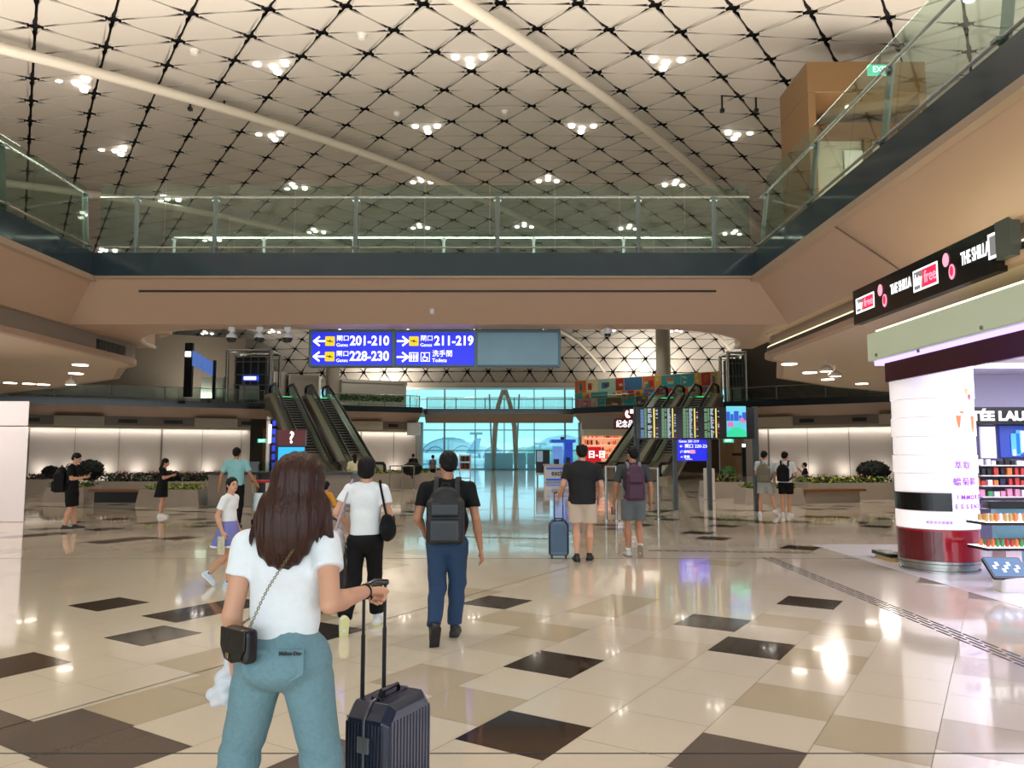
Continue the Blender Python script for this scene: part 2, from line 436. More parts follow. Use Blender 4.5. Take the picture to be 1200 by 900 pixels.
# a shadow gap line along the soffit
ga = at(190, 343, 16.86)
t = .36; b = MB(); b.bb(at(165, 343, 16.9).x, at(838, 343, 16.9).x, YB+.30, YB+.335, zb - (zb-zs)*(.30/1.1)-.028, zb - (zb-zs)*(.30/1.1)+.01); struct(b.build('trim_soffit_slot', M_black))
# side decks (upper level floors) with sloping soffits
ZC = at(0, 395, 1).z
ZC = 4.12
def deck(side, X, name):
    sg = 1 if side == 'right' else -1
    x1 = X + sg*1.1
    b = MB(); sec = [V((X, 0, zb)), V((x1, 0, zs)), V((x1+sg*.4, 0, zs)), V((x1+sg*.4, 0, zt-.03)), V((X, 0, zt-.03))]
    b.sweep(sec, (0, -6, 0), (0, YB3 if side == 'left' else YB3, 0)); struct(b.build('deck_soffit_'+side, M_soffit), 'sloping beige soffit under the '+side+' upper floor')
    # main floor slab of the upper level, cut along a slant at its far end
    far = [(x1+sg*.4, -6), (x1+sg*.4, 22.0)]
    if side == 'right': poly = [(x1, -6), (x1, 21), (8.6, 25.2), (17, 32.5), (30, 36), (30, -6)]
    else: poly = [(x1, -6), (x1, 23), (-13.5, 26.5), (-22, 33), (-42, 38), (-42, -6)]
    b = MB(); b.prism(poly, zb-.25, zt-.04); struct(b.build('upper_floor_'+side, M_soffit))
    return poly
polyR = deck('right', XR, 'R'); polyL = deck('left', XL, 'L')
for side, X, sg in (('right', XR, 1), ('left', XL, -1)):
    b = MB(); b.bb(X-.05*sg, X+.02*sg, -6, YB, zb+.02, zt); struct(b.build('deck_fascia_'+side, M_fascia), 'dark glass fascia along the '+side+' upper floor edge')
    b = MB(); b.bb(X-.09*sg, X+.06*sg, -6, YB, zb-.10, zb+.02); struct(b.build('trim_deck_'+side, M_trim))
    b = MB()
    for yy in (2, 7.2, 12.4): b.sweep([V((X+.02*sg, 0, zb-.012-.1)), V((X+1.1*sg, 0, zs-.012)), V((X+1.1*sg, 0, zs+.02)), V((X+.02*sg, 0, zb+.02-.1))], (0, yy, 0), (0, yy+.012, 0))
    struct(b.build('trim_soffit_joint_'+side, mat('seam', '#6a594d', .5, var=0)))
# curved fillet corners beyond the bridge
for side, X, sg in (('right', XR, 1), ('left', XL, -1)):
    cxp = X - sg*1.6; poly = []
    R0 = 3.6
    c0 = (X+sg*1.1 - sg*R0, YB3+R0-.9)
    for k in range(9):
        a = math.radians(90*k/8); poly.append((c0[0] + sg*R0*math.cos(a), c0[1] - R0*math.sin(a)))
    poly += [(c0[0], YB3-1.2), (X+sg*1.6, YB3-1.2), (X+sg*1.6, c0[1])]
    b = MB(); n = len(poly)
    b.prism(poly, zs+.02, zb+.3); struct(b.build('deck_corner_'+side, M_soffit), 'rounded beige soffit corner behind the '+side+' end of the bridge')
    b = MB(); b.tube([(p[0]-.0*sg, p[1], zs+.06) for p in poly[:9]], .05, 6); struct(b.build('trim_corner_'+side, M_pipe))
# lower bands (bulkheads) and lower ceilings
zl = ZC; xbR = xsR+.12; xbL = xsL-.12
def arcpts(c, r, a0, a1, n): return [(c[0]+r*math.cos(math.radians(a0+(a1-a0)*k/n)), c[1]+r*math.sin(math.radians(a0+(a1-a0)*k/n))) for k in range(n+1)]
edgeR = [(xbR, -6), (xbR, 19.3)] + arcpts((xbR+1.6, 19.3), 1.6, 180, 125, 6) + [(8.7, 25.0), (12, 28.4), (17, 32.0), (30, 35)]
edgeL = [(xbL, -6), (xbL, 20.6)] + arcpts((xbL-1.8, 20.6), 1.8, 0, 58, 6) + [(-13.0, 25.2), (-17, 28.6), (-23, 33.0), (-42, 37)]
edgeR = [(p[0], p[1]) for p in edgeR]
def band(edge, z0, z1, th, m, name, lab=None, sg=1, inset=0.0):
    b = MB(); n = len(edge)
    out = []
    for i, p in enumerate(edge):
        a = V(edge[max(0, i-1)]); c = V(edge[min(n-1, i+1)]); t = (c-a).normalized(); nn = V((t.y, -t.x))*sg
        out.append((V(p)+nn*inset, V(p)+nn*(th+inset)))
    vs = []
    for (p, q) in out: vs += [(p.x, p.y, z0), (p.x, p.y, z1), (q.x, q.y, z1), (q.x, q.y, z0)]
    fs = []
    for i in range(n-1):
        for k in range(4): fs.append((i*4+k, i*4+(k+1) % 4, (i+1)*4+(k+1) % 4, (i+1)*4+k))
    fs += [(0, 1, 2, 3), ((n-1)*4, (n-1)*4+1, (n-1)*4+2, (n-1)*4+3)]
    b.add(vs, fs); return struct(b.build(name, m), lab)
M_band2 = mat('band_dark', '#463f3a', .5, var=.03)  # darker tone for the strip along the bulkhead foot
band(edgeL, zl+.10, zs+.06, .2, M_bandg, 'bulkhead_left', 'grey-beige bulkhead with a vent above the left lower ceiling', -1)
band(edgeL, zl, zl+.14, .2, M_soffit, 'trim_bulkhead_left', None, -1, -.05)
band(edgeR, zl+.28, zs+.06, .2, M_bandg, 'bulkhead_right', 'pale metal bulkhead above the shop fronts', 1, .1)
band(edgeR, zl+.10, zl+.24, .25, M_band2, 'trim_bulkhead_right', None, 1)
band(edgeR, zl, zl+.12, .2, M_soffit, 'trim_bulkhead_lip', None, 1, -.05)
M_cove = lampmat('cove_light', '#ffeebb', 2.0)
band(edgeR, zl+.25, zl+.275, .12, M_cove, 'trim_cove_right', None, 1, .02)
b = MB(); b.prism(edgeL+[(-42, -6)], zl+.001, zl+.06); struct(b.build('ceiling_left', M_soff_in), 'low beige ceiling on the left, open downlights')
b = MB(); b.prism(edgeR+[(30, -6)], zl+.001, zl+.06); struct(b.build('ceiling_right', M_soff_in), 'low beige ceiling on the right over the shop')
# end-of-deck dark slanted ends above low ceilings
# vent on the left bulkhead
va = onx(113, 402, xbL); vb = onx(146, 414, xbL)
v = E('air_vent', 'black louvred vent on the left bulkhead under the bridge', 'vent', (xbL, (va.y+vb.y)/2, va.z-.04))
b = MB(); b.box(v.location, (.02, abs(vb.y-va.y)/2, .15)); b.build('frame', M_dark, v)
b = MB()
for k in range(10): b.box(v.location + V((.025, (k-4.5)*abs(vb.y-va.y)/11, 0)), (.012, .05, .13))
b.build('grille', mat('vent_slat', '#3a3532', .5), v)

# outer walls of the hall
b = MB(); b.bb(-42.4, -42, -7, 82.5, 0, 16); struct(b.build('wall_side_left', M_brownw0 := mat('outer_wall', '#8d8378', .5, var=.04)))
b = MB(); b.bb(30, 30.4, -7, 82.5, 0, 16); struct(b.build('wall_side_right', M_brownw0))
# ================================================================= FAR END
YW = 82.0
M_mull = mat('mullion', '#9fb4b6', .4, .3, var=.0)
M_strut = mat('strut', '#cfc8b8', .45, var=.03)
xw = lambda px: at(px, 500, YW).x
ztop = at(600, 456, YW).z
b = MB(); b.bb(-40, 30, YW-.02, YW+.02, 0, ztop); struct(b.build('window_1', M_wglass), 'tall blue tinted window wall at the end of the hall')
b = MB()
for px in (453, 488, 521, 557, 591, 626, 662, 697, 732): b.bb(xw(px)-(.09 if px in (521, 661, 662) else .05), xw(px)+(.09 if px in (521, 661, 662) else .05), YW-.18, YW-.03, 0, ztop)
for k in range(1, 9):
    for s in (-1, 1):
        x = (xw(453) - 3.2*k) if s < 0 else (xw(732)+3.2*k); b.bb(x-.05, x+.05, YW-.18, YW-.03, 0, ztop)
for py in (504, 528, 468): z = at(600, py, YW).z; b.bb(-40, 30, YW-.15, YW-.03, z-.05, z+.05)
b.bb(-40, 30, YW-.3, YW+.1, 0, .12)
struct(b.build('window_frame', M_mull), 'slim mullions and transoms of the end window')
b = MB(); b.bb(-44, 34, 79.7, YW+.2, ztop-.05, ztop+.5); struct(b.build('beam_end', M_pipe), 'pale beam over the end window')
b = MB(); b.bb(-44, 34, 82.4, 82.8, ztop+.2, 16.5); struct(b.build('wall_end', M_void))
# A-shaped strut
r = E('roof_strut', 'pale A shaped steel strut standing before the end window', 'strut', (at(591, 551, 80.4).x, 80.4, 0))
apx = at(591, 457, 80.2)
for s, p0_, p1_, p2_ in ((-1, 578.5, 580.5, 584), (1, 604.5, 603, 598)):
    b = MB(); pts = [at(p0_, 551, 80.4), at(p0_, 530, 80.4), at(p1_, 500, 80.4), at(p2_, 475, 80.4), apx + V((s*.12, 0, 0))]; pts[0].z = 0.05
    b.tube(pts, [.20, .26, .27, .24, .2], 12); b.build('leg', M_strut, r, smooth=True)
    b = MB(); q = [at(591+s*(-17.5 if 0 else 17.5), 462, 80.9), at(591+s*16, 500, 80.9), at(591+s*14, 547, 80.9)]; b.tube(q, .09, 6); b.build('stay', M_mull, r, smooth=True)
b = MB(); b.bb(at(574, 551, 80.4).x, at(609, 551, 80.4).x, 79.9, 80.9, 0, .1); b.build('base', M_steel2, r)
# frosted low partitions at the window foot
M_frost = mat('frosted_glass', '#9fd0dc', .35, var=0, trans=.5)
for a_, c_, lab in ((568, 577, 'frosted low panel left of the A shaped strut'), (581, 601, 'frosted low panel between the legs of the A shaped strut'), (607, 616, 'frosted low panel right of the A shaped strut'), (618, 626, 'frosted low panel beside the dark advertising stand')):
    b = MB(); zz = at(600, 531, 79.3).z; b.bb(xw(a_)*.965, xw(c_)*.965, 79.2, 79.3, .02, zz); tag(b.build('glass_partition', M_frost), lab, 'partition', 'frosted partitions by the end window')
# outside: apron, hangars, aircraft, far hills
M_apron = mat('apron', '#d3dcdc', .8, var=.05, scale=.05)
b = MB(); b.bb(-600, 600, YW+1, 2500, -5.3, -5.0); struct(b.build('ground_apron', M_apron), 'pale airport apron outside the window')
M_hill = mat('hill', '#c5d9e2', .9, var=.05, scale=.002)  # distance haze is put into this pale hill colour
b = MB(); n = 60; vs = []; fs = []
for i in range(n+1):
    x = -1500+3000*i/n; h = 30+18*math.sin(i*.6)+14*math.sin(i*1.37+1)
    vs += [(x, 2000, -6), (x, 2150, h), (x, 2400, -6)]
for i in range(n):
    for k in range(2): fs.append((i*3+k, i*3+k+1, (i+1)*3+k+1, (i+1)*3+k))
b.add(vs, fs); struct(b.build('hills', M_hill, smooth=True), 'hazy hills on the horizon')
M_hang = mat('hangar_roof', '#a8c4d0', .7, var=.06, scale=.05); M_hang2 = mat('hangar_wall', '#bfd6de', .7, var=.04, scale=.05)  # hangar colours lightened to carry the distance haze
def hangar(px0, px1, ytop, ybase, Y, lab):
    A = at(px0, ybase, Y); B = at(px1, ybase, Y); top = at(px0, ytop, Y).z
    r = E('hangar', lab, 'building', ((A.x+B.x)/2, Y, -5), 0, 'hangars across the apron'); w_ = (B.x-A.x)/2; z0 = -5; h = top-z0
    pts = [(w_*math.cos(a), h*math.sin(a)*.55+h*.45) for a in [PI*k/16 for k in range(17)]]
    b = MB(); ps = [(p[0], 0, p[1]) for p in pts]+[(p[0], 60, p[1]) for p in pts]; b.add(ps, [(i, i+1, i+18, i+17) for i in range(16)]); b.build('roof', M_hang, r, True, world=False)
    b = MB(); b.add([(p[0]*.98, .5, p[1]-.3) for p in pts]+[(-w_*.98, .5, 0), (w_*.98, .5, 0)], [tuple(range(17))+(17, 18)]); b.build('wall', M_hang2, r, world=False)
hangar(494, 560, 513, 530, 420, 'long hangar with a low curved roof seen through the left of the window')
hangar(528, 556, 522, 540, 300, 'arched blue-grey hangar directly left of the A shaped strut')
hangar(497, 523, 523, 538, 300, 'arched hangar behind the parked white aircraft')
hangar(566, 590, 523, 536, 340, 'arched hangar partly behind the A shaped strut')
M_trees = mat('far_green', '#9cc0b8', .9, var=.2, scale=.05)  # tree green paled, with the haze in the colour
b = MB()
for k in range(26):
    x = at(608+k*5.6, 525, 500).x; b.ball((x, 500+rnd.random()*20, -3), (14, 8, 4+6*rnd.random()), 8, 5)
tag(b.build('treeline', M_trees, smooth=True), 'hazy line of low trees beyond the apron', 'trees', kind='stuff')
M_plane = mat('aircraft_white', '#f2f5f6', .4, var=.02); M_planeb = mat('aircraft_blue', '#7fb3c8', .4, var=.02)
def aircraft(px, py, Y, sc_, yaw, lab):
    r = E('aircraft', lab, 'aircraft', at(px, py, Y), yaw, 'parked aircraft')
    b = MB(); pts = [(-19, 0, 1.4), (-14, 0, .9), (-8, 0, .2), (0, 0, 0), (10, 0, 0), (16, 0, -.1), (19, 0, -.5)]
    b.tube([V(p)*sc_ for p in pts], [x*sc_ for x in (.4, 1.2, 1.9, 2, 2, 1.5, .3)], 12); b.build('fuselage', M_plane, r, True, world=False)
    b = MB(); b.add([V(p)*sc_ for p in ((-19, 0, 2), (-14, 0, 2), (-18, 0, 8), (-20.5, 0, 8), (-19, .4, 2), (-14, .4, 2), (-18, .3, 8), (-20.5, .3, 8))], [(0,1,2,3),(4,5,6,7),(0,1,5,4),(1,2,6,5),(2,3,7,6),(3,0,4,7)]); b.build('tail_fin', M_planeb, r, world=False)
    for s in (-1, 1):
        b = MB(); b.add([V(p)*sc_ for p in ((4, s*1.5, -.8), (-2, s*1.5, -.8), (-8, s*16, .6), (-6, s*16, .6), (4, s*1.5, -.5), (-2, s*1.5, -.5), (-8, s*16, .8), (-6, s*16, .8))], [(0,1,2,3),(4,5,6,7),(0,1,5,4),(1,2,6,5),(2,3,7,6),(3,0,4,7)]); b.build('wing', M_plane, r, world=False)
        b = MB(); b.tube([V((3, s*5, -1.8))*sc_, V((-.5, s*5, -1.8))*sc_], 1.0*sc_, 10); b.build('engine', M_planeb, r, True, world=False)
aircraft(506, 537, 190, .62, math.radians(200), 'white aircraft parked outside the left of the end window')
aircraft(545, 541, 230, .5, math.radians(160), 'smaller white aircraft just left of the A shaped strut outside')
# apron light mast and fence lines
b = MB(); 
for px, t_ in ((525.5, 514), (558, 508), (633, 520)): p = at(px, 538, 270); q = at(px, t_, 270); b = MB(); b.tube([V((p.x, 270, -5)), V((q.x, 270, q.z))], .3, 6); b.box((q.x, 270, q.z), (2.2, .4, .4)); tag(b.build('light_mast', M_mull), 'thin apron light mast outside the window', 'light mast', 'apron light masts')

# ---- far upper decks
LN = [V((-42, 56.1)), V((-8.5, 72.4))]; RN = [V((5.9, 73.5)), V((34, 52.6))]
def onl(px, ln, off=0.0, back=None):          # point on a plan line (moved back by off) at pixel column px
    d = (ln[1]-ln[0]).normalized(); n = V((-d.y, d.x)); n = n if n.y > 0 else -n
    a = (px-600)/F
    p = ln[0]+n*off; k = a*.997                 # x = k*y approximately
    t = (k*p.y - p.x)/(d.x - k*d.y); return p+d*t
def along(ln):
    d = (ln[1]-ln[0]).normalized(); n = V((-d.y, d.x)); n = n if n.y > 0 else -n; return d, n
M_softf = mat('far_soffit', '#8d7566', .45, var=.03)
def fardeck(edge, sg, name, ylim=81.5):
    b = MB(); poly = [tuple(e) for e in edge]
    xa, xb = edge[0].x, edge[-1].x
    b.prism(poly + [(xb, 81.6 if 'centre' not in name else 78), (xa, 81.6 if 'centre' not in name else 78)], zb+.05, zt-.03); struct(b.build('upper_floor_'+name, M_softf))
    band([tuple(e) for e in edge], zb, zt, .12, M_fascia, 'deck_fascia_'+name, 'dark fascia of the far '+name+' upper floor', sg, -.1)
    # sloping soffit
    vs = []; n = len(edge)
    for i, e in enumerate(edge):
        d, nn = along([edge[max(0, i-1)], edge[min(n-1, i+1)]]) ; q = e+nn*1.1
        vs += [(e.x, e.y, zb), (q.x, q.y, 4.68), (q.x, q.y, zb+.05)]
    fs = []
    for i in range(n-1):
        for k in range(3): fs.append((i*3+k, i*3+(k+1) % 3, (i+1)*3+(k+1) % 3, (i+1)*3+k))
    fs += [(0, 1, 2), (n*3-3, n*3-2, n*3-1)]
    b = MB(); b.add(vs, fs); struct(b.build('deck_soffit_'+name, M_soffit))
fardeck([LN[0], LN[1]], -1, 'far_left'); fardeck([V((-8.5, 74.6)), V((6.0, 74.6))], -1, 'far_centre'); fardeck([RN[0], RN[1]], -1, 'far_right')
def backwall(ln, pa, pb, name, sg=-1):
    A = onl(pa, ln, 1.6); B = onl(pb, ln, 1.6); d, n = along(ln)
    def slab(o0, o1, z0, z1, m, nm, a=pa, c=pb, lab=None):
        P0, P1, P2, P3 = onl(a, ln, o0), onl(c, ln, o0), onl(c, ln, o0), onl(a, ln, o0)
        P2 = P1+n*(o1-o0); P3 = P0+n*(o1-o0)
        b = MB(); b.prism([tuple(P0), tuple(P1), tuple(P2), tuple(P3)], z0, z1); o = b.build(nm, m); struct(o, lab); return o
    slab(1.7, 2.0, 0, 3.75, M_white, 'wall_'+name, lab='pale panelled wall under the far deck')
    slab(1.25, 2.0, 3.72, 3.97, mat('cove_band', '#b9b39b', .5, var=.02), 'trim_'+name+'_cove')
    slab(1.1, 2.0, 3.97, 4.68, M_bandg, 'trim_'+name+'_band')
    b = MB(); P = onl(pa, ln, 1.69); Q = onl(pb, ln, 1.69); L = (Q-P).length; k = 0; t = 1.2
    while t < L:
        p = P+(Q-P).normalized()*t; w_ = .015 if k % 3 else .07; e = (Q-P).normalized()*w_
        b.prism([tuple(p-e), tuple(p+e), tuple(p+e-n*.02), tuple(p-e-n*.02)], .02, 3.7); t += 3.15; k += 1
    struct(b.build('trim_'+name+'_joints', mat('joint_grey', '#77706b', .5, var=0)))
backwall(LN, 12, 293, 'left'); backwall(LN, 408, 487, 'left_inner'); backwall(RN, 884, 1062, 'right'); backwall(RN, 1066, 1190, 'right_outer')
# pale boxes and vents on the vent band
def onband(ln, pa, pb, z0, z1, th, m, nm, lab, cat, grp, louv=False):
    d, n = along(ln); P = onl(pa, ln, 1.1); Q = onl(pb, ln, 1.1)
    r = None
    if louv:
        r = E(nm, lab, cat, ((P.x+Q.x)/2, (P.y+Q.y)/2, z0), 0, grp)
        b = MB(); b.prism([tuple(P), tuple(Q), tuple(Q-n*th), tuple(P-n*th)], z0, z1); b.build('frame', M_dark, r)
        b = MB()
        for k in range(4): zz = z0+(z1-z0)*(k+.5)/4; b.prism([tuple(P-n*th), tuple(Q-n*th), tuple(Q-n*(th+.03)), tuple(P-n*(th+.03))], zz-.02, zz+.02)
        b.build('grille', mat('vent_slat', '#3a3532', .5), r); return r
    b = MB(); b.prism([tuple(P+n*.02), tuple(Q+n*.02), tuple(Q-n*th), tuple(P-n*th)], z0, z1); return tag(b.build(nm, m, bevel=.02), lab, cat, grp)
M_blank = mat('blank_sign', '#c9c0b0', .45, var=.03)
for ln, a, c, lab in ((LN, 62, 121, 'blank pale sign box over the far left planter'), (LN, 227, 277, 'blank pale sign box left of the left escalators'), (LN, 407, 447, 'blank pale sign box right of the left escalators'), (RN, 886, 930, 'blank pale sign box beside the departure boards'), (RN, 1032, 1062, 'blank pale sign box behind the white round pillar')):
    onband(ln, a, c, 3.9, 4.66, .35, M_blank, 'blank_sign', lab, 'sign', 'blank sign boxes')
for ln, a, c, lab in ((LN, 30, 45, 'dark vent on the far left band, beside the white kiosk'), (LN, 137, 160, 'dark vent on the far left band, first right of the outer blank sign'), (LN, 191, 213, 'dark vent on the far left band, just left of the inner blank sign'), (LN, 282, 297, 'dark vent beside the left escalators'), (LN, 455, 466, 'dark vent on the far band near the end window'), (RN, 702, 713, 'dark vent over the orange lit shop'), (RN, 1000, 1017, 'dark vent on the far right band'), (RN, 938, 955, 'dark vent on the far right band beside the blank sign')):
    onband(ln, a, c, 4.15, 4.45, .03, M_dark, 'air_vent', lab, 'vent', 'vents on the far bands', True)
# end piers beside the window and the grey end column
for px, Y, wd, lab in ((490, 74, .35, 'grey pier at the left of the end window'), (683, 74.5, .35, 'grey pier at the right of the end window')):
    p = at(px, 520, Y); b = MB(); b.bb(p.x-wd, p.x+wd, Y, Y+1.2, 0, 4.7); struct(b.build('pier', mat('pier_grey', '#8f9897', .5)), lab)
for a, c, Y, lab in ((477, 492, 72.6, 'white wall unit at the left of the end window'), (681, 690, 73, 'white wall unit at the right of the end window')):
    b = MB(); b.bb(at(a, 500, Y).x, at(c, 500, Y).x, Y, Y+.6, 3.4, 4.6); tag(b.build('wall_unit', mat('unit_white', '#dfe6e8', .4), bevel=.03), lab, 'wall unit', 'wall units by the end window')
# dark rear wall behind the escalators and the corridor
M_brownw = mat('brown_wall', '#5b4a3c', .5, var=.08, scale=2)
for ln, a, c, nm in ((LN, 285, 412, 'left'), (RN, 745, 884, 'right')):
    d, n = along(ln); P = onl(a, ln, 5.5); Q = onl(c, ln, 5.5); b = MB(); b.prism([tuple(P), tuple(Q), tuple(Q+n*.2), tuple(P+n*.2)], 0, zb+.04); struct(b.build('wall_recess_'+nm, M_brownw))
# upper level rear walls
for ln, a, c, nm in ((LN, -30, 284, 'left'), (RN, 872, 1250, 'right')):
    d, n = along(ln); P = onl(a, ln, 7); Q = onl(c, ln, 7); b = MB(); b.prism([tuple(P), tuple(Q), tuple(Q+n*.2), tuple(P+n*.2)], zt, 12.5); struct(b.build('wall_upper_'+nm, mat('upper_wall', '#5c5346', .5, var=.1, scale=.6)), 'dim brown wall on the upper floor')

# ---- glass balustrades
def balustrade(pts, name, lab, z0, h=1.2, glass_h=None, spacing=3.0, posts=None, rail_r=.03, low=True, grp='glass balustrades', post_r=.045, wid=1.0, bracket=True, lean=0.0, blade=False):
    pts = [V(p) for p in pts]; r = E(name, lab, 'balustrade', (pts[0].x, pts[0].y, z0), 0, grp); gh = glass_h or h
    b = MB(); rb = MB(); lb = MB()
    for A, B in zip(pts[:-1], pts[1:]):
        d = (B-A).normalized(); n = V((d.y, -d.x)); L = (B-A).length; k = max(1, round(L/1.5))
        for q in range(k):
            P = A+d*(L*q/k+.012); Q = A+d*(L*(q+1)/k-.012); lx = lean*gh/h; b.add([(P.x-n.x*.008, P.y-n.y*.008, z0+.04), (Q.x-n.x*.008, Q.y-n.y*.008, z0+.04), (Q.x+n.x*.008, Q.y+n.y*.008, z0+.04), (P.x+n.x*.008, P.y+n.y*.008, z0+.04), (P.x-n.x*.008+lx, P.y-n.y*.008, z0+gh), (Q.x-n.x*.008+lx, Q.y-n.y*.008, z0+gh), (Q.x+n.x*.008+lx, Q.y+n.y*.008, z0+gh), (P.x+n.x*.008+lx, P.y+n.y*.008, z0+gh)], [(0,1,2,3),(4,5,6,7),(0,1,5,4),(1,2,6,5),(2,3,7,6),(3,0,4,7)])
    b.build('glass_panel', M_bglass, r)
    rb.tube([(p.x+lean, p.y, z0+h) for p in pts], rail_r, 8); rb.build('handrail', M_steel, r, smooth=True)
    if low: lb.tube([(p.x, p.y, z0+.16) for p in pts], rail_r*.8, 6); lb.build('lower_rail', M_steel, r, smooth=True)
    if posts is None:
        posts = []
        for A, B in zip(pts[:-1], pts[1:]):
            L = (B-A).length; k = max(1, round(L/spacing)); posts += [A+(B-A)*(q/k) for q in range(k)]
        posts.append(pts[-1])
    for p in posts:
        p = V(p); q = MB()
        if blade: q.sweep([V((-.02, -.09, 0)), V((.02, -.09, 0)), V((.02, .09, 0)), V((-.02, .09, 0))], (p.x+.05*(1 if lean > 0 else -1), p.y, z0-.02), (p.x+lean+.05*(1 if lean > 0 else -1), p.y, z0+h))
        else: q.tube([(p.x, p.y, z0-.02), (p.x+lean, p.y, z0+h)], post_r, 8)
        if bracket:
            for zz in (.16, h-.06): q.box((p.x+lean*zz/h, p.y, z0+zz), (post_r*1.6, post_r*1.2, .02))
        q.build('post', M_steel2, r, smooth=True)
    return r
hr = at(600, 231, YB+.1).z-zt; gh = at(600, 217, YB+.1).z-zt
bp = [at(px, 260, YB+.1).xy for px in (160, 252, 417, 583, 748, 837)]
balustrade([(XL+.05, YB+.1), (XR-.05, YB+.1)], 'balustrade', 'glass balustrade along the near edge of the bridge', zt, hr, gh, posts=bp, rail_r=.025, post_r=.05)
balustrade([(XL+.6, YB3-.1), (XR-.2, YB3-.1)], 'balustrade', 'glass balustrade along the far edge of the bridge', zt, 1.1, 1.25, spacing=2.2, rail_r=.035, post_r=.04)
balustrade([(XL-.05, -3), (XL-.05, YB-.1)], 'balustrade', 'glass balustrade along the left upper floor', zt, hr, hr+.14, spacing=2.9, post_r=.05, lean=-.10, blade=True)
balustrade([(XR+.05, -3), (XR+.05, YB-.1)], 'balustrade', 'tall glass balustrade along the right upper floor', zt, hr, gh+.12, spacing=2.9, post_r=.05, lean=.18, blade=True)
d, n = along(LN)
def lnoff(ln, px, off): p = onl(px, ln, off); return (p.x, p.y)
balustrade([lnoff(LN, -10, .15), lnoff(LN, 308, .15)], 'balustrade', 'far glass balustrade left of the left escalators', zt, 1.1, 1.1, spacing=4, bracket=False)
balustrade([lnoff(LN, 388, .15), lnoff(LN, 480, .15), (-8.8, 73)], 'balustrade', 'far glass balustrade right of the left escalators', zt, 1.1, 1.1, spacing=2.6, bracket=False)
balustrade([(-8.3, 74.7), (5.9, 74.7)], 'balustrade', 'far glass balustrade across the end window', zt, 1.1, 1.1, spacing=3.1, bracket=False)
balustrade([(6.1, 73.6), lnoff(RN, 758, .15)], 'balustrade', 'far glass balustrade in front of the colourful mural', zt, 1.1, 1.1, spacing=3.0, bracket=False)
balustrade([lnoff(RN, 858, .15), lnoff(RN, 1100, .15)], 'balustrade', 'far glass balustrade right of the right escalators', zt, 1.1, 1.1, spacing=4, bracket=False)

# ---- round columns on the upper floor
M_col = mat('column_grey', '#a79f90', .5, var=.03, scale=2)
for px, ln, off, r_, lab in ((388, LN, 2.8, .62, 'round grey column behind the left escalators'), (779, RN, 2.2, .66, 'round grey column behind the colourful mural')):
    p = onl(px, ln, off); b = MB(); b.lathe([(r_, 0), (r_, 11.3-zt if px < 500 else 8.5)], (p.x, p.y, zt), 24); b.lathe([(r_+.06, 0), (r_+.06, .15), (r_, .15)], (p.x, p.y, zt), 24); struct(b.build('column', M_col, smooth=True), lab)
# ---- pale booths with planting, left of the end window
M_booth = mat('booth_white', '#cbc6bb', .5, var=.03)
def booth(pa, pb, ln, off, z1, dep, lab):
    P = onl(pa, ln, off); Q = onl(pb, ln, off); d, n = along(ln); c = .35
    r = E('upper_booth', lab, 'booth', (P.x, P.y, zt), 0, 'pale booths on the upper floor')
    b = MB(); b.prism([tuple(P), tuple(Q), tuple(Q+d*c+n*c*2), tuple(Q+d*c+n*dep), tuple(P+n*dep)], zt, z1-.25); b.build('body', M_booth, r)
    b = MB(); b.prism([tuple(P-n*.1), tuple(Q-n*.1), tuple(Q+d*(c+.1)+n*c*2), tuple(Q+d*(c+.1)+n*dep), tuple(P+n*dep)], z1-.25, z1); b.build('cornice', M_white, r)
booth(399, 474, LN, 2.5, zt+2.6, 3, 'white booth with green plants right of the grey column'); booth(338, 372, LN, 5.4, zt+3.1, 2.4, 'white booth behind the left escalators')
booth(320, 331, LN, 6.0, zt+3.4, 2, 'narrow tall white booth beside the steel lift frame')
M_leaf = mat('leaf_green', '#3f6b2c', .6, var=.3, scale=12); M_leafd = mat('leaf_dark', '#0f160e', .7, var=.35, scale=14); M_leafy = mat('leaf_yellow', '#a8a83c', .6, var=.3, scale=10)
M_pink = mat('petal_pink', '#b0707a', .6, var=.2); M_red = mat('leaf_red', '#3c1f22', .7, var=.3, scale=12)
def leaves(b, cfun, n, size, mi=0):
    b.m = mi
    for k in range(n):
        c = V(cfun()); R = Euler((rnd.uniform(-1.2, 1.2), rnd.uniform(-1.2, 1.2), rnd.uniform(0, 6.28))).to_matrix(); s = size*rnd.uniform(.6, 1.3)
        b.add([c+R @ V(p) for p in ((-s*.45, 0, 0), (0, -s, 0), (s*.45, 0, 0), (0, s, .15*s))], [(0, 1, 2, 3)])
P = onl(398, LN, 1.5); Q = onl(472, LN, 1.5); b = MB()
leaves(b, lambda: (P.x+(Q.x-P.x)*(t_ := rnd.random()), P.y+(Q.y-P.y)*t_+rnd.uniform(-.2, .2), zt+.75+rnd.uniform(-.2, .35)), 900, .13)
tr = E('plant_trough', 'long trough of green plants before the white upper booth', 'planter', (P.x, P.y, zt))
q = MB(); q.prism([tuple(P-V((0, .3))), tuple(Q-V((0, .3))), tuple(Q+V((0, .3))), tuple(P+V((0, .3)))], zt, zt+.5); q.build('trough', M_booth, tr); o = b.build('foliage', M_leaf, tr); o['kind'] = 'stuff'

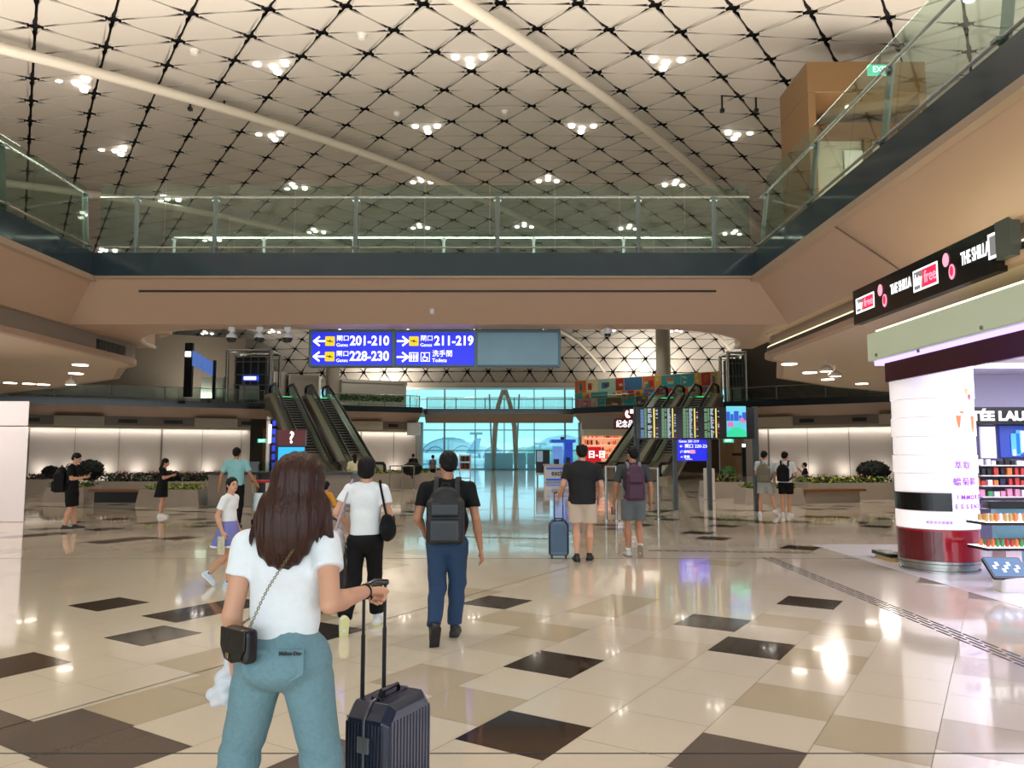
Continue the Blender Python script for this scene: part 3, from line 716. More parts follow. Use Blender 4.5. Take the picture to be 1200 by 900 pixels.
# ---- mural of coloured tiles
P = onl(674, RN, 1.2); Q = onl(845, RN, 1.2); d, n = along([P, Q]); L = (Q-P).length; zm0, zm1 = zt+.0, zt+2.75
r = E('mural_wall', 'colourful collage mural of orange, teal and cream panels on the upper floor', 'mural', (P.x, P.y, zt))
mc = [mat('mural_%s' % k, c, .5, var=.1) for k, c in dict(orange='#c9682f', teal='#2f8f95', cream='#d8c9a0', blue='#3b6f9c', red='#a8302a', yellow='#d29a3a', mint='#9cc4b0', brown='#6b4a35').items()]
b = MB(); b.prism([tuple(P), tuple(Q), tuple(Q+n*.2), tuple(P+n*.2)], zm0, zm1); b.build('backing', mc[2], r)
b = MB(); t = 0; dd = (Q-P).normalized()
for row, (za, zc) in enumerate(((zm0+.05, zm0+.9), (zm0+.95, zm0+1.5), (zm0+1.55, zm1-.05))):
    t = .05
    while t < L-.4:
        w_ = rnd.choice((.6, .9, 1.3, 1.9)); w_ = min(w_, L-.05-t); b.m = rnd.choice((0, 0, 1, 1, 2, 3, 4, 5, 5, 6, 7))
        p = P+dd*t; q = P+dd*(t+w_-.06); b.prism([tuple(p), tuple(q), tuple(q-n*.03), tuple(p-n*.03)], za, zc)
        for _ in range(3):
            b.m = rnd.randrange(8); a_ = rnd.uniform(.05, w_*.5); ww = rnd.uniform(.1, w_*.45); z_ = rnd.uniform(za+.05, zc-.25); hh = rnd.uniform(.08, (zc-z_)*.8)
            p2 = p+dd*a_; q2 = p+dd*min(a_+ww, w_-.08); b.prism([tuple(p2-n*.03), tuple(q2-n*.03), tuple(q2-n*.045), tuple(p2-n*.045)], z_, z_+hh)
        t += w_
b.build('picture_tiles', mc, r)

# ---- escalators
M_escside = mat('escalator_cladding', '#a39d86', .4, .2, var=.05, scale=2); M_step = mat('escalator_step', '#2b2c2d', .45, .4, var=.1); M_stepl = mat('step_edge', '#b4b4a8', .4, .5, var=0)
M_escu = mat('escalator_underside', '#6f5f4e', .5, var=.03)
M_green = lampmat('green_comb_light', '#29e08a', 3.0)
def escalator(top, bot, lab, grp):
    T = V(top); B = V(bot); L = (T-B).length; yaw = math.atan2(T.y-B.y, T.x-B.x); r = E('escalator', lab, 'escalator', (B.x, B.y, 0), yaw, grp)
    l0, l1 = 2.0, 2.0; run = L-l0-l1; H_ = zt
    def zz(u): return 0 if u < l0 else H_ if u > L-l1 else H_*(u-l0)/run
    us = [0, l0*.7, l0, l0+run*.25, l0+run*.5, l0+run*.75, L-l1, L-l1*.7, L]
    for s in (-1, 1):
        b = MB(); b.add([(u, s*.62, zz(u)-.0) for u in us]+[(u, s*.62, zz(u)+.28) for u in us]+[(u, s*1.12, zz(u)+.28) for u in us]+[(u, s*1.12, zz(u)-.0) for u in us], [(i+9*a, i+1+9*a, (i+1+9*((a+1) % 4)), i+9*((a+1) % 4)) for i in range(8) for a in range(4)]+[(0, 9, 18, 27), (8, 17, 26, 35)]); b.build('skirt_cladding', M_escside, r, world=False)
        b = MB(); b.add([(u, s*.68, zz(u)+.28) for u in us]+[(u, s*.68, zz(u)+1.0) for u in us]+[(u, s*.70, zz(u)+1.0) for u in us]+[(u, s*.70, zz(u)+.28) for u in us], [(i+9*a, i+1+9*a, (i+1+9*((a+1) % 4)), i+9*((a+1) % 4)) for i in range(8) for a in range(4)]); b.build('glass_side', M_cglass, r, world=False)
        hp = [(.15, s*.69, .35), (-.12, s*.69, .6), (.0, s*.69, .95), (.25, s*.69, 1.06)]+[(u, s*.69, zz(u)+1.06) for u in us[1:-1]]+[(L-.25, s*.69, H_+1.06), (L, s*.69, H_+.95), (L+.12, s*.69, H_+.6), (L-.15, s*.69, H_+.35)]
        b = MB(); b.tube(hp, .10, 8); b.build('handrail', M_black2, r, smooth=True, world=False)
        b = MB(); b.tube([(u, s*.64, zz(u)+.30) for u in us[1:-1]], .035, 6); b.build('chrome_strip', M_steel, r, world=False, label='bright steel strip')
    b = MB(); e = MB(); u = 0; k = 0
    n_ = int(run/.4)
    b.bb(0, l0, -.6, .6, -.02, .05); b.bb(L-l1, L, -.6, .6, H_-.02, H_+.05)
    for k in range(n_):
        u = l0+run*k/n_; z = H_*(k+1)/n_; b.bb(u, u+run/n_, -.6, .6, z-.6, z); e.bb(u-.01, u+.02, -.6, .6, z-.03, z+.008)
    b.build('steps', M_step, r, world=False); e.build('step_edges', M_stepl, r, world=False)
    b = MB(); b.bb(L-l1+.2, L-l1+.4, -.6, .6, H_+.05, H_+.09); b.build('comb_light', M_green, r, world=False)
    b = MB(); b.add([(l0*.3, y, 0) for y in (-1.1, 1.1)]+[(L-l1, y, H_-1.0) for y in (-1.1, 1.1)]+[(L-.2, y, H_-1.0) for y in (-1.1, 1.1)]+[(L-.2, y, H_) for y in (-1.1, 1.1)]+[(L-l1, y, H_) for y in (-1.1, 1.1)]+[(l0, y, .0) for y in (-1.1, 1.1)], [(0,1,3,2),(2,3,5,4),(4,5,7,6),(0,2,8,10),(1,3,9,11),(2,4,6,8),(3,5,7,9),(6,7,9,8),(8,9,11,10),(0,1,11,10)]); b.build('truss_casing', M_escu, r, world=False)
    return r
def pw(px, Y): return (at(px, 500, Y).x, Y)
dL = V((.58, -.81)); oL = V((.81, .58))
TL = V(pw(347, 62)); BL = V(pw(413, 47.5)); 
dl = (TL-BL).normalized(); nl = V((-dl.y, dl.x)); nl = nl if nl.x > 0 else -nl
escalator(TL-nl*1.4, BL-nl*1.4, 'left escalator of the left pair', 'left pair of escalators'); escalator(TL+nl*1.4, BL+nl*1.4, 'right escalator of the left pair', 'left pair of escalators')
TR = V(pw(812, 62)); BR = V(pw(734, 47.5)); dr = (TR-BR).normalized(); nr = V((-dr.y, dr.x)); nr = nr if nr.x > 0 else -nr
escalator(TR-nr*1.4, BR-nr*1.4, 'left escalator of the right pair, behind the departure boards', 'right pair of escalators'); escalator(TR+nr*1.4, BR+nr*1.4, 'right escalator of the right pair, above the blue sign', 'right pair of escalators')

# ---- glazed lift frames on the upper floor
def liftframe(px0, px1, ytop, Y, lab, nsub=3):
    a = at(px0, ytop, Y); c = at(px1, ytop, Y); h = a.z-zt
    r = E('lift_shaft', lab, 'lift', ((a.x+c.x)/2, Y, zt), 0, 'steel framed lift shafts'); w_ = (c.x-a.x)/2
    for sx in (-1, 1):
        for sy in (0, 2.6):
            b = MB(); b.tube([(sx*w_, sy, 0), (sx*w_, sy, h)], .16, 10); b.build('column', M_steel, r, smooth=True, world=False)
    b = MB()
    for zz in (h, ): 
        b.tube([(-w_, 0, zz), (w_, 0, zz)], .13, 8); b.tube([(-w_, 2.6, zz), (w_, 2.6, zz)], .13, 8); b.tube([(-w_, 0, zz), (-w_, 2.6, zz)], .13, 8); b.tube([(w_, 0, zz), (w_, 2.6, zz)], .13, 8)
    b.build('top_frame', M_steel, r, smooth=True, world=False)
    b = MB(); b.bb(-w_*.75, w_*.75, .5, 2.3, .1, h-.5)
    b.build('cab_enclosure', mat('lift_dark', '#33383a', .15, .1), r, world=False)
    b = MB()
    for k in range(5): x = -w_*.7+w_*1.4*k/4; b.bb(x-.04, x+.04, .4, .48, .1, h-.3)
    for zz in (.35, .55, .8): b.bb(-w_*.8, w_*.8, .38, .46, h*zz-.05, h*zz+.05)
    b.build('guide_frame', M_steel2, r, world=False)
    b = MB(); b.bb(-w_*.45, w_*.45, .2, .26, .3, 1.5); b.build('glass_door', mat('lift_door', '#a9b6b1', .3), r, world=False)
liftframe(267, 318, 411, 66, 'steel framed lift shaft left of the left escalators'); liftframe(853, 874, 413, 68, 'steel framed lift shaft right of the right escalators')
M_scr = lampmat('screen_blue', '#4f78c8', .8); M_dispb = lampmat('sign_blue_light', '#2d46d8', 1.0); M_wl = lampmat('white_light', '#ffffff', 2.2)
# hanging screens row upper left
r = E('flight_screens', 'row of blue flight screens hanging on the upper left floor', 'screen', (at(238, 430, 60).x, 60, zt))
A = at(225, 415, 58.5); B = at(250, 440, 62.5); 
for k in range(5):
    t0_, t1_ = k/5+.02, (k+1)/5-.02; xa = A.x+(B.x-A.x)*t0_; xb_ = A.x+(B.x-A.x)*t1_; ya_ = A.y+(B.y-A.y)*t0_; yb_ = A.y+(B.y-A.y)*t1_
    za = at(225+25*(k+.5)/5, 413.5+k*1.6, 60).z; zc = at(225+25*(k+.5)/5, 431+k*1.6, 60).z
    b = MB(); b.prism([(xa, ya_), (xb_, yb_), (xb_, yb_+.1), (xa, ya_+.1)], zc, za); o = b.build('panel', M_scr, r)
b = MB(); p = at(220, 440, 59); b.bb(p.x-.3, p.x+.3, 59, 59.3, zt, zt+4.2); b.build('post', M_dark, r)
b = MB(); b.bb(at(251, 430, 62).x-.1, at(251, 430, 62).x+.1, 62, 62.2, zt, zt+3.2); b.build('post', M_dark, r)
b = MB(); p = at(220.5, 415, 58.9); b.bb(p.x-.2, p.x+.2, 58.8, 58.95, p.z-.2, p.z+.2); b.build('lamp', M_wl, r)
p = at(293, 443, 63); b = MB(); b.bb(at(284, 443, 63).x, at(302, 443, 63).x, 63, 63.3, at(0, 446, 63).z, at(0, 440, 63).z); 
r = E('lit_sign', 'small lit blue and white sign before the left lift shaft', 'sign', (p.x, 63, zt)); b.build('box', M_dispb, r)
b = MB(); b.bb(at(286, 443, 63).x, at(300, 443, 63).x, 62.97, 63, at(0, 445, 63).z, at(0, 441.3, 63).z); b.build('lit_panel', M_wl, r)
b = MB(); b.tube([(p.x-.5, 63.15, zt), (p.x-.5, 63.15, p.z)], .05, 6); b.build('post', M_steel2, r)
for a_, c_, y0_, y1_ in ((235, 249, 442, 466), (252, 262, 442, 466)):
    P0_ = at(a_, y1_, 65.4); P1_ = at(c_, y0_, 65.4); r = E('upper_cabinet', 'pale cabinet with a green base stripe on the upper left floor', 'cabinet', (P0_.x, 65.4, zt), 0, 'pale cabinets on the upper left floor')
    b = MB(); b.bb(P0_.x, P1_.x, 65.4, 65.9, zt+.35, P1_.z); b.build('body', mat('cab_pale', '#aab3a6', .4), r, bevel=.02)
    b = MB(); b.bb(P0_.x, P1_.x, 65.4, 65.9, zt, zt+.34); b.build('base', mat('cab_green', '#3c6a2c', .5), r)
# ================================================================= MIDDLE GROUND
M_stone = mat('planter_stone', '#9a8f82', .35, var=.05, scale=4); M_bench = mat('bench_wood', '#7d4f2c', .4, var=.12, scale=8); M_soil = mat('soil', '#251c15', .9, var=.2)
def trough(poly, h, flare, m, name, parent, z0=.0, inset=.12):
    c = V((sum(p[0] for p in poly)/len(poly), sum(p[1] for p in poly)/len(poly))); k = len(poly); b = MB()
    top = [c+(V(p)-c)*(1-flare) for p in poly]; inn = [c+(V(p)-c)*(1-flare-inset) for p in poly]
    vs = [(p[0], p[1], z0) for p in poly]+[(p.x, p.y, h) for p in top]+[(p.x, p.y, h) for p in inn]+[(p.x, p.y, h-.08) for p in inn]
    fs = [tuple(range(k))[::-1], tuple(range(3*k, 4*k))]+[(j*k+i, j*k+(i+1) % k, (j+1)*k+(i+1) % k, (j+1)*k+i) for j in range(3) for i in range(k)]
    b.add(vs, fs); return b.build(name, m, parent)
def randin(poly):
    # random point in a convex quad
    s, t = rnd.random(), rnd.random(); a, b_, c, d = [V(p) for p in poly]
    return (a*(1-s)+b_*s)*(1-t) + (d*(1-s)+c*s)*t
def planter(poly, h, lab, flare=.08, n=500, top=.22, cols=(0, 0, 1), size=.07, grp='stone planters', flowers=0):
    r = E('stone_planter', lab, 'planter', (sum(p[0] for p in poly)/4, sum(p[1] for p in poly)/4, 0), 0, grp)
    trough(poly, h, flare, M_stone, 'trough', r)
    c = V(r.location.xy); inner = [c+(V(p)-c)*(1-flare-.08) for p in poly]
    b = MB()
    for q in cols:
        leaves(b, lambda: (lambda p: (p.x, p.y, h-.06+rnd.random()*top))(randin(inner)), n//len(cols), size, q)
    if flowers: leaves(b, lambda: (lambda p: (p.x, p.y, h+top*.8+rnd.random()*.08))(randin(inner)), flowers, size*.7, 3)
    o = b.build('planting', [M_leafd, M_leaf, M_leafy, M_pink, M_red], r); o['kind'] = 'stuff'; return r
def quadpx(x0, x1, ybase, depth, skew=0.0):
    a = onz(x0, ybase); c = onz(x1, ybase+skew); d = V((c.x-a.x, c.y-a.y)).normalized(); n = V((-d.y, d.x)); n = n if n.y > 0 else -n
    return [(a.x, a.y), (c.x, c.y), (c.x+n.x*depth, c.y+n.y*depth), (a.x+n.x*depth, a.y+n.y*depth)]
def shrub(px, ybot, wpx, Y, h, lab, m=None):
    p = at(px, ybot, Y); rr = wpx/F*Y/2; r = E('round_shrub', lab, 'shrub', p, 0, 'clipped round shrubs')
    b = MB()
    b.ball((p.x, Y, p.z+h*.5), (rr*.93, rr*.93, h*.5), 18, 12)
    def f():
        a = rnd.uniform(0, 6.28); t = math.asin(rnd.uniform(-1, 1)); q = rnd.uniform(.9, 1.04); return (p.x+rr*q*math.cos(t)*math.cos(a), Y+rr*q*math.cos(t)*math.sin(a), p.z+h*.5+h*.5*q*math.sin(t))
    leaves(b, f, 700, .06); b.build('crown', m or M_leafd, r)
    b = MB(); b.tube([(p.x, Y, p.z-.15), (p.x, Y, p.z+.2)], .06, 6); b.build('stem', M_bench, r); return r
# left group
planter(quadpx(49, 98, 588.5, 1.3), .50, 'stone planter block at the left end of the left bench, behind the standing man', n=400, cols=(1, 2, 0))
planter(quadpx(158, 233, 593.5, 1.3), .52, 'stone planter block with yellow-green plants behind the woman in the black dress', n=600, cols=(2, 1), size=.06)
q = quadpx(99, 161, 589.5, .7); r = E('planter_bench', 'brown wooden bench between the two left planter blocks', 'bench', (q[0][0], q[0][1], 0)); b = MB()
q2 = [(p[0], p[1]+.15) for p in q]; b.prism(q2, .36, .44); b.build('seat', M_bench, r); b = MB(); b.prism([(p[0]+.1 if i in (0, 3) else p[0]-.1, p[1]+.4) for i, p in enumerate(q)], 0, .36); b.build('base', M_dark, r)
planter(quadpx(100, 245, 584, 1.8), .62, 'long dark flowering planter behind the left bench', .02, 1500, .35, (4, 0, 0, 1), .08, flowers=160)
planter(quadpx(20, 54, 580, 1.6), .62, 'small stone planter beside the white kiosk', .05, 300, .25, (4, 0), .08)
planter(quadpx(246, 262, 580, 1.2), .62, 'stone planter between the bench group and the information desk', .03, 300, .35, (4, 0), .08, flowers=50)
shrub(105, 563, 29, 29.5, .78, 'large dark round shrub behind the standing man in black'); shrub(59, 560, 17, 33, .5, 'small dark round shrub near the white kiosk')
shrub(201, 566, 20, 29.3, .45, 'small dark round shrub behind the woman in the black dress')
# centre group by the window
planter(quadpx(428, 512, 573, 2.2, -1.5), .72, 'stone planter in front of the end window, left of the walking man', .05, 900, .18, (0, 1, 2), .07)
shrub(483, 557, 22, 36.5, .62, 'dark round shrub in the planter before the end window')
planter([onz(487, 566).xy, onz(520, 563).xy, V(onz(518, 559).xy), V(onz(492, 560).xy)], .62, 'low planter near the end window, behind the man with the black backpack', .05, 300, .14, (0, 1), .07)
# right group
planter(quadpx(873, 945, 591.5, 1.3), .52, 'stone planter block behind the two young men with backpacks', n=700, cols=(1, 0, 2), size=.06, top=.2)
planter(quadpx(832, 875, 584, 1.8), .60, 'stone planter beside the blue direction sign post', .07, 600, .25, (1, 0, 2, 4), .07, flowers=60)
planter(quadpx(948, 1062, 586, 1.8, -1), .60, 'long stone planter in front of the right panelled wall', .02, 1500, .26, (0, 1, 2), .07, flowers=60)
q = quadpx(941, 1016, 590, .5, -1); r = E('planter_bench', 'wooden bench slab on the long right planter', 'bench', (q[0][0], q[0][1], 0)); b = MB(); b.prism(q, .38, .46); b.build('seat', M_bench, r)
b = MB(); b.prism([(p[0]+(.15 if i in (0, 3) else -.15), p[1]+.18) for i, p in enumerate(q)], 0, .38); b.build('base', M_stone, r)
shrub(1024, 564, 36, 29.5, .78, 'large dark round shrub on the right planter beside the pillar'); shrub(854, 565, 19, 30.5, .62, 'small green round shrub beside the blue direction sign', M_leaf)

# ---- information desk
M_deskw = mat('desk_body', '#7a7066', .4, var=.04); M_cyan = lampmat('cyan_screen', '#2fb4ee', 1.1); M_dred = mat('sign_maroon', '#4a1013', .3, var=0, emit='#5a1216', es=.35); M_txt = lampmat('sign_white', '#ffffff', 1.6)
D0 = onz(243, 594); D1 = onz(412, 590); yd = D0.y
r = E('information_desk', 'long dark topped information desk under the question mark sign', 'desk', ((D0.x+D1.x)/2, yd, 0))
xa = at(243, 580, yd).x; xb_ = at(300, 580, yd).x; xc = at(379, 580, yd).x; xd = at(412, 580, yd).x
for a_, c_ in ((xa, xb_), (xc, xd)):
    b = MB(); b.bb(a_, c_, yd, yd+1.6, 0, at(a_*0+260, 553, yd).z-.07); b.build('end_cabinet', M_deskw, r, bevel=.02)
zd = at(260, 553, yd).z
b = MB(); b.bb(xa-.05, xd+.05, yd-.08, yd+1.7, zd-.07, zd); b.build('counter_top', M_black2, r, bevel=.01)
b = MB(); b.bb(xb_+.01, xc-.01, yd+.25, yd+1.5, .02, zd-.08); b.build('front_panel', M_dark, r)
b = MB(); b.bb(at(285, 540, yd).x, at(322, 540, yd).x, yd+.1, yd+.13, zd, zd+.32); b.build('glass_screen', M_bglass, r)
b = MB(); b.bb(at(309, 565, yd).x, at(316, 565, yd).x, yd+.2, yd+.24, .45, .82); b.build('notice', mat('paper', '#d7d3cc', .5), r)
b = MB(); b.rbox((at(263, 545, yd).x-.05, yd+.5, zd+.14), (.16, .12, .14), .03); b.build('printer', mat('plastic_grey', '#c5c2c0', .4), r)
# question mark sign
ys = yd+.5; p0 = at(326, 504, ys); p1 = at(357.5, 522.5, ys)
r = E('information_sign', 'tall sign with a white question mark on maroon and a cyan screen below', 'sign', ((p0.x+p1.x)/2, ys, zd))
b = MB(); b.bb(p0.x, p1.x, ys, ys+.2, p1.z, p0.z); b.build('header', M_dred, r)
b = MB(); z1_ = at(340, 549, ys).z; b.bb(p0.x+.02, p1.x-.05, ys, ys+.15, z1_, p1.z-.04); b.build('screen', M_cyan, r)
b = MB(); b.bb(p0.x+.02, p1.x-.05, ys+.151, ys+.2, zd+.004, p1.z-.0); b.build('back_panel', M_dark, r)
b = MB(); b.bb(at(313, 520, ys).x, p0.x-.02, ys+.05, ys+.2, zd+.004, p0.z+.02); b.build('side_panel', mat('plum', '#2a1230', .4), r)
b = MB()
for k in range(6): b.box((at(320.5, 520, ys).x, ys+.02, zd+.2+k*.27), (.05, .012, .09))
b.build('light_dots', M_dispb, r)
R_front = Matrix(((1, 0, 0), (0, 0, -1), (0, 1, 0)))      # text standing up, facing the camera side
text('question_mark', '?', .52, M_txt, r, ((p0.x+p1.x)/2, ys-.005, (p0.z+p1.z)/2), R_front, 'CENTER', bold=.012)
# lit white pole
ps = at(315, 545, yd+.3); r = E('light_pole', 'slim white lit column on the information desk', 'lamp', (ps.x-.05, yd+.3, zd))
b = MB(); b.tube([(ps.x-.05, yd+.3, zd+.004), (ps.x-.05, yd+.3, at(315, 492, yd).z)], .06, 10); b.build('pole', M_white, r, True)
b = MB(); b.tube([(ps.x+.03, yd+.24, at(315, 519, yd).z), (ps.x+.03, yd+.24, at(315, 497, yd).z)], .045, 8); b.build('tube_light', M_wl, r, True)
b = MB(); b.ball((ps.x-.05, yd+.3, at(315, 490.5, yd).z), .09); b.build('cap', M_steel, r, True)
# recess beside: doorway of the washrooms
p = at(296, 540, 70); 
b = MB(); b.bb(at(293, 540, 69.4).x, at(313, 540, 69.4).x, 71.4, 71.6, 0, 4.0); struct(b.build('wall_corridor', mat('corridor_wall', '#b58e6a', .5)))
def exitsign(px, py, Y, w_, lab, s='EXIT'):
    c = at(px, py, Y); r = E('exit_sign', lab, 'sign', (c.x, Y, c.z), 0); b = MB(); b.bb(c.x-w_/2, c.x+w_/2, Y, Y+.08, c.z-w_*.22, c.z+w_*.22); b.build('light_box', lampmat('exit_green', '#3fe0b8', 1.1), r)
    b = MB(); b.bb(c.x-.03, c.x+.03, Y, Y+.05, c.z+w_*.22, c.z+w_*.22+.25); b.build('bracket', M_dark, r)
    text('lettering', s, w_*.36, lampmat('exit_white', '#f6fffb', 2.0), r, (c.x, Y-.006, c.z), R_front, 'CENTER', bold=.003, sx=.9); return r
exitsign(307, 516.5, 66, .75, 'small green exit sign in the corridor left of the information desk')
exitsign(854, 516, 58, .75, 'small green exit sign over the timber corridor beside the departure boards')
# pillar sign blue near corridor
# ---- main hanging direction sign
YS = 18.4
p0 = at(362, 386, YS); p1 = at(657, 430, YS); W_ = p1.x-p0.x; Hh = p0.z-p1.z
M_frame = mat('sign_frame', '#4a5f68', .35, .4, var=.03); M_blue = mat('sign_blue', '#0a10b8', .3, var=0, emit='#1520e0', es=.85); M_blankb = mat('sign_blank', '#6c8a96', .3, .2, var=.12, scale=2); M_yel = lampmat('sign_yellow', '#f4d21c', 1.0)
M_sw = lampmat('sign_text', '#ffffff', 1.5)
r = E('direction_sign', 'wide hanging blue direction sign with gate numbers 201-210 and 211-219', 'sign', ((p0.x+p1.x)/2, YS, p1.z))
b = MB(); b.bb(p0.x, p1.x, YS, YS+.28, p1.z, p0.z); b.build('housing', M_frame, r, bevel=.02)
sy = W_/295.0
def sx_(px): return p0.x+(px-362)*sy
def sz_(py): return at(500, py, YS).z
for a_, c_, m, nm in ((366.5, 459, M_blue, 'blue_panel'), (464.5, 556, M_blue, 'blue_panel'), (560, 654, M_blankb, 'blank_panel')):
    b = MB(); b.bb(sx_(a_), sx_(c_), YS-.03, YS+.01, sz_(427.5), sz_(390)); pan_ = b.build(nm, m, r); PAN = globals().setdefault('PAN', []); PAN.append(pan_)
b = MB()
for a_ in (462, 558, 655.5): b.bb(sx_(a_)-.035, sx_(a_)+.035, YS-.04, YS, p1.z, p0.z)
b.build('divider', M_frame, r)
for px in (385, 634):
    b = MB(); b.tube([(sx_(px), YS+.14, p0.z), (sx_(px), YS+.14, zb+.2)], .06, 8); b.build('hanger', M_frame, r)
yt = YS-.036
par_ = lambda px: PAN[0] if px < 460 else PAN[1]
def arrow(px, py, dirn):
    b = MB(); c = V((sx_(px), yt, sz_(py))); s = dirn; L = .13; th = .022
    def P(x, z): return (c.x+s*x, yt, c.z+z)
    bars = [((-L, 0), (L*.85, 0)), ((.0, .105), (L, 0)), ((.0, -.105), (L, 0))]
    for (a, c2) in bars:
        d = V((c2[0]-a[0], c2[1]-a[1])).normalized(); n = V((-d.y, d.x))*th; a = V(a)-d*.012; c2 = V(c2)+d*.012
        q = [a-n, c2-n, c2+n, a+n]; b.add([P(*t) for t in q]+[(P(*t)[0], yt+.01, P(*t)[2]) for t in q], [(0,1,2,3),(4,5,6,7),(0,1,5,4),(1,2,6,5),(2,3,7,6),(3,0,4,7)])
    b.build('arrow', M_sw, par_(px))
def gateicon(px, py):
    b = MB(); c = (sx_(px), yt, sz_(py)); h = .115; b.m = 0; b.rbox(c, (h, h, .006), .02, Rx(PI/2)); b.m = 1
    b.tube([(c[0]-.075, yt-.012, c[2]+.01), (c[0]+.07, yt-.012, c[2]-.015)], [.012, .012], 6); b.add([(c[0]-.02, yt-.012, c[2]), (c[0]+.02, yt-.012, c[2]-.005), (c[0]+.01, yt-.012, c[2]+.05), (c[0]-.01, yt-.012, c[2]-.05)], [(0, 1, 2), (0, 1, 3)])
    b.build('gate_symbol', [M_yel, mat('ink', '#3a3008', .5, var=0)], par_(px))
for row, (num, l) in enumerate((('201-210', 0), ('228-230', 0))):
    py = 400+row*18; arrow(375, py, -1); gateicon(387.5, py)
    text('gate_label', '閘口', .15, M_sw, PAN[0], (sx_(395), yt, sz_(py-3.0)), R_front, fit=13.5*sy); text('gate_label', 'Gates', .115, M_sw, PAN[0], (sx_(394.8), yt, sz_(py+4.6)), R_front, fit=13.5*sy)
    text('gate_numbers', num, .32, M_sw, PAN[0], (sx_(410.5), yt, sz_(py)), R_front, bold=.008, fit=46*sy)
arrow(472.5, 400, 1); gateicon(485.5, 400); text('gate_label', '閘口', .15, M_sw, PAN[1], (sx_(493), yt, sz_(397)), R_front, fit=13.5*sy); text('gate_label', 'Gates', .115, M_sw, PAN[1], (sx_(492.8), yt, sz_(404.6)), R_front, fit=13.5*sy)
text('gate_numbers', '211-219', .32, M_sw, PAN[1], (sx_(509), yt, sz_(400)), R_front, bold=.008, fit=46*sy)
arrow(472.5, 418.5, 1)
def boxicon(px, py, wheel):
    b = MB(); c = (sx_(px), yt, sz_(py)); h = .11
    for (x0, x1, z0, z1) in ((-h, h, h-.015, h), (-h, h, -h, -h+.015), (-h, -h+.015, -h, h), (h-.015, h, -h, h)): b.bb(c[0]+x0, c[0]+x1, yt-.004, yt+.006, c[2]+z0, c[2]+z1)
    if not wheel:
        for x in (-.06, 0, .06):
            b.box((c[0]+x, yt, c[2]+.0), (.02, .004, .04)); b.box((c[0]+x, yt, c[2]-.055), (.012, .004, .03)); b.ball((c[0]+x, yt, c[2]+.062), (.016, .005, .016), 8, 6)
    else:
        b.ball((c[0]-.02, yt, c[2]+.075), (.018, .005, .018), 8, 6); b.box((c[0]-.015, yt, c[2]+.02), (.012, .004, .04)); b.box((c[0]+.015, yt, c[2]-.01), (.03, .004, .01)); b.box((c[0]+.05, yt, c[2]-.04), (.01, .004, .035))
        for k in range(12): a = math.radians(110+k*24); b.box((c[0]-.005+.055*math.cos(a), yt, c[2]-.035+.055*math.sin(a)), (.012, .004, .008))
    b.build('toilet_symbol', M_sw, par_(px))
boxicon(485.5, 418.5, 0); boxicon(499, 418.5, 1)
text('toilets_label', '洗手間', .17, M_sw, PAN[1], (sx_(507), yt, sz_(415)), R_front, bold=.001, fit=23*sy); text('toilets_label', 'Toilets', .125, M_sw, PAN[1], (sx_(507), yt, sz_(422.6)), R_front, bold=.001, fit=17*sy)

# ---- CCTV cameras under the bridge
M_camw = mat('camera_white', '#d6dade', .35, var=0); M_camd = mat('camera_dome', '#101114', .1, var=0)
for px, kind, lab in ((272, 1, 'white dome camera furthest left under the bridge'), (305, 1, 'white dome camera in the middle of the left three'), (337.5, 1, 'white dome camera nearest the blue direction sign'), (712, 2, 'short white dome camera right of the direction sign')):
    Yc = 18.0; t_ = at(px, 378, Yc); r = E('dome_camera', lab, 'camera', (t_.x, Yc, zs), 0, 'dome cameras under the bridge')
    z0 = zs; s_ = 1.0
    if kind == 1:
        b = MB(); b.tube([(t_.x, Yc, z0), (t_.x, Yc, z0-.16)], .05, 10); b.rbox((t_.x, Yc, z0-.05), (.075, .05, .05), .02); b.lathe([(.05, -.14), (.12, -.20), (.13, -.26), (.001, -.27)], (t_.x, Yc, z0), 16); b.build('housing', M_camw, r, smooth=True)
        b = MB(); b.lathe([(.115, -.25), (.11, -.31), (.08, -.36), (.001, -.38)], (t_.x, Yc, z0), 16); b.build('dome', M_camd, r, smooth=True)
    else:
        b = MB(); b.lathe([(.03, .02), (.03, -.02), (.10, -.04), (.11, -.16), (.001, -.17)], (t_.x, Yc, z0), 16); b.build('housing', M_camw, r, smooth=True)
        b = MB(); b.lathe([(.08, -.16), (.07, -.21), (.001, -.23)], (t_.x, Yc, z0), 16); b.build('dome', M_camd, r, smooth=True)
tc = at(506.5, 365, 17.3)
b = MB(); b.rbox((tc.x, 17.3, tc.z), (.045, .07, .05), .02); b.ball((tc.x, 17.25, tc.z-.01), .05); tag(b.build('bridge_sensor', M_camw, smooth=True), 'small white sensor on the bridge soffit above the direction sign', 'sensor')

# ---- departure boards
YD = onz(792, 598).y; M_post = mat('post_grey', '#3c4345', .4, .3)
L0, L1 = at(745, 500, YD), at(884, 500, YD); zt_, zb_ = at(800, 477, YD).z, at(800, 514.5, YD).z
r = E('departure_board', 'row of four black flight screens and one bright advert screen on posts', 'flight board', (L0.x, YD, 0))
b = MB(); b.bb(L0.x, L1.x, YD, YD+.22, zb_, zt_); b.build('housing', M_black2, r, bevel=.01)
for px, nm in ((746.5, 'post'), (886, 'post')):
    b = MB(); x = at(px, 500, YD).x; b.bb(x-.07, x+.07, YD+.02, YD+.2, 0, zt_+.02); b.build(nm, M_post if px > 800 else M_dark, r)
MG = [lampmat('fids_green', '#7fae86', .75), lampmat('fids_white', '#b9cfd8', .85), lampmat('fids_yellow', '#e8cf6a', 1.1), lampmat('fids_blue', '#6d93c8', .8), lampmat('fids_red', '#b03038', .7)]
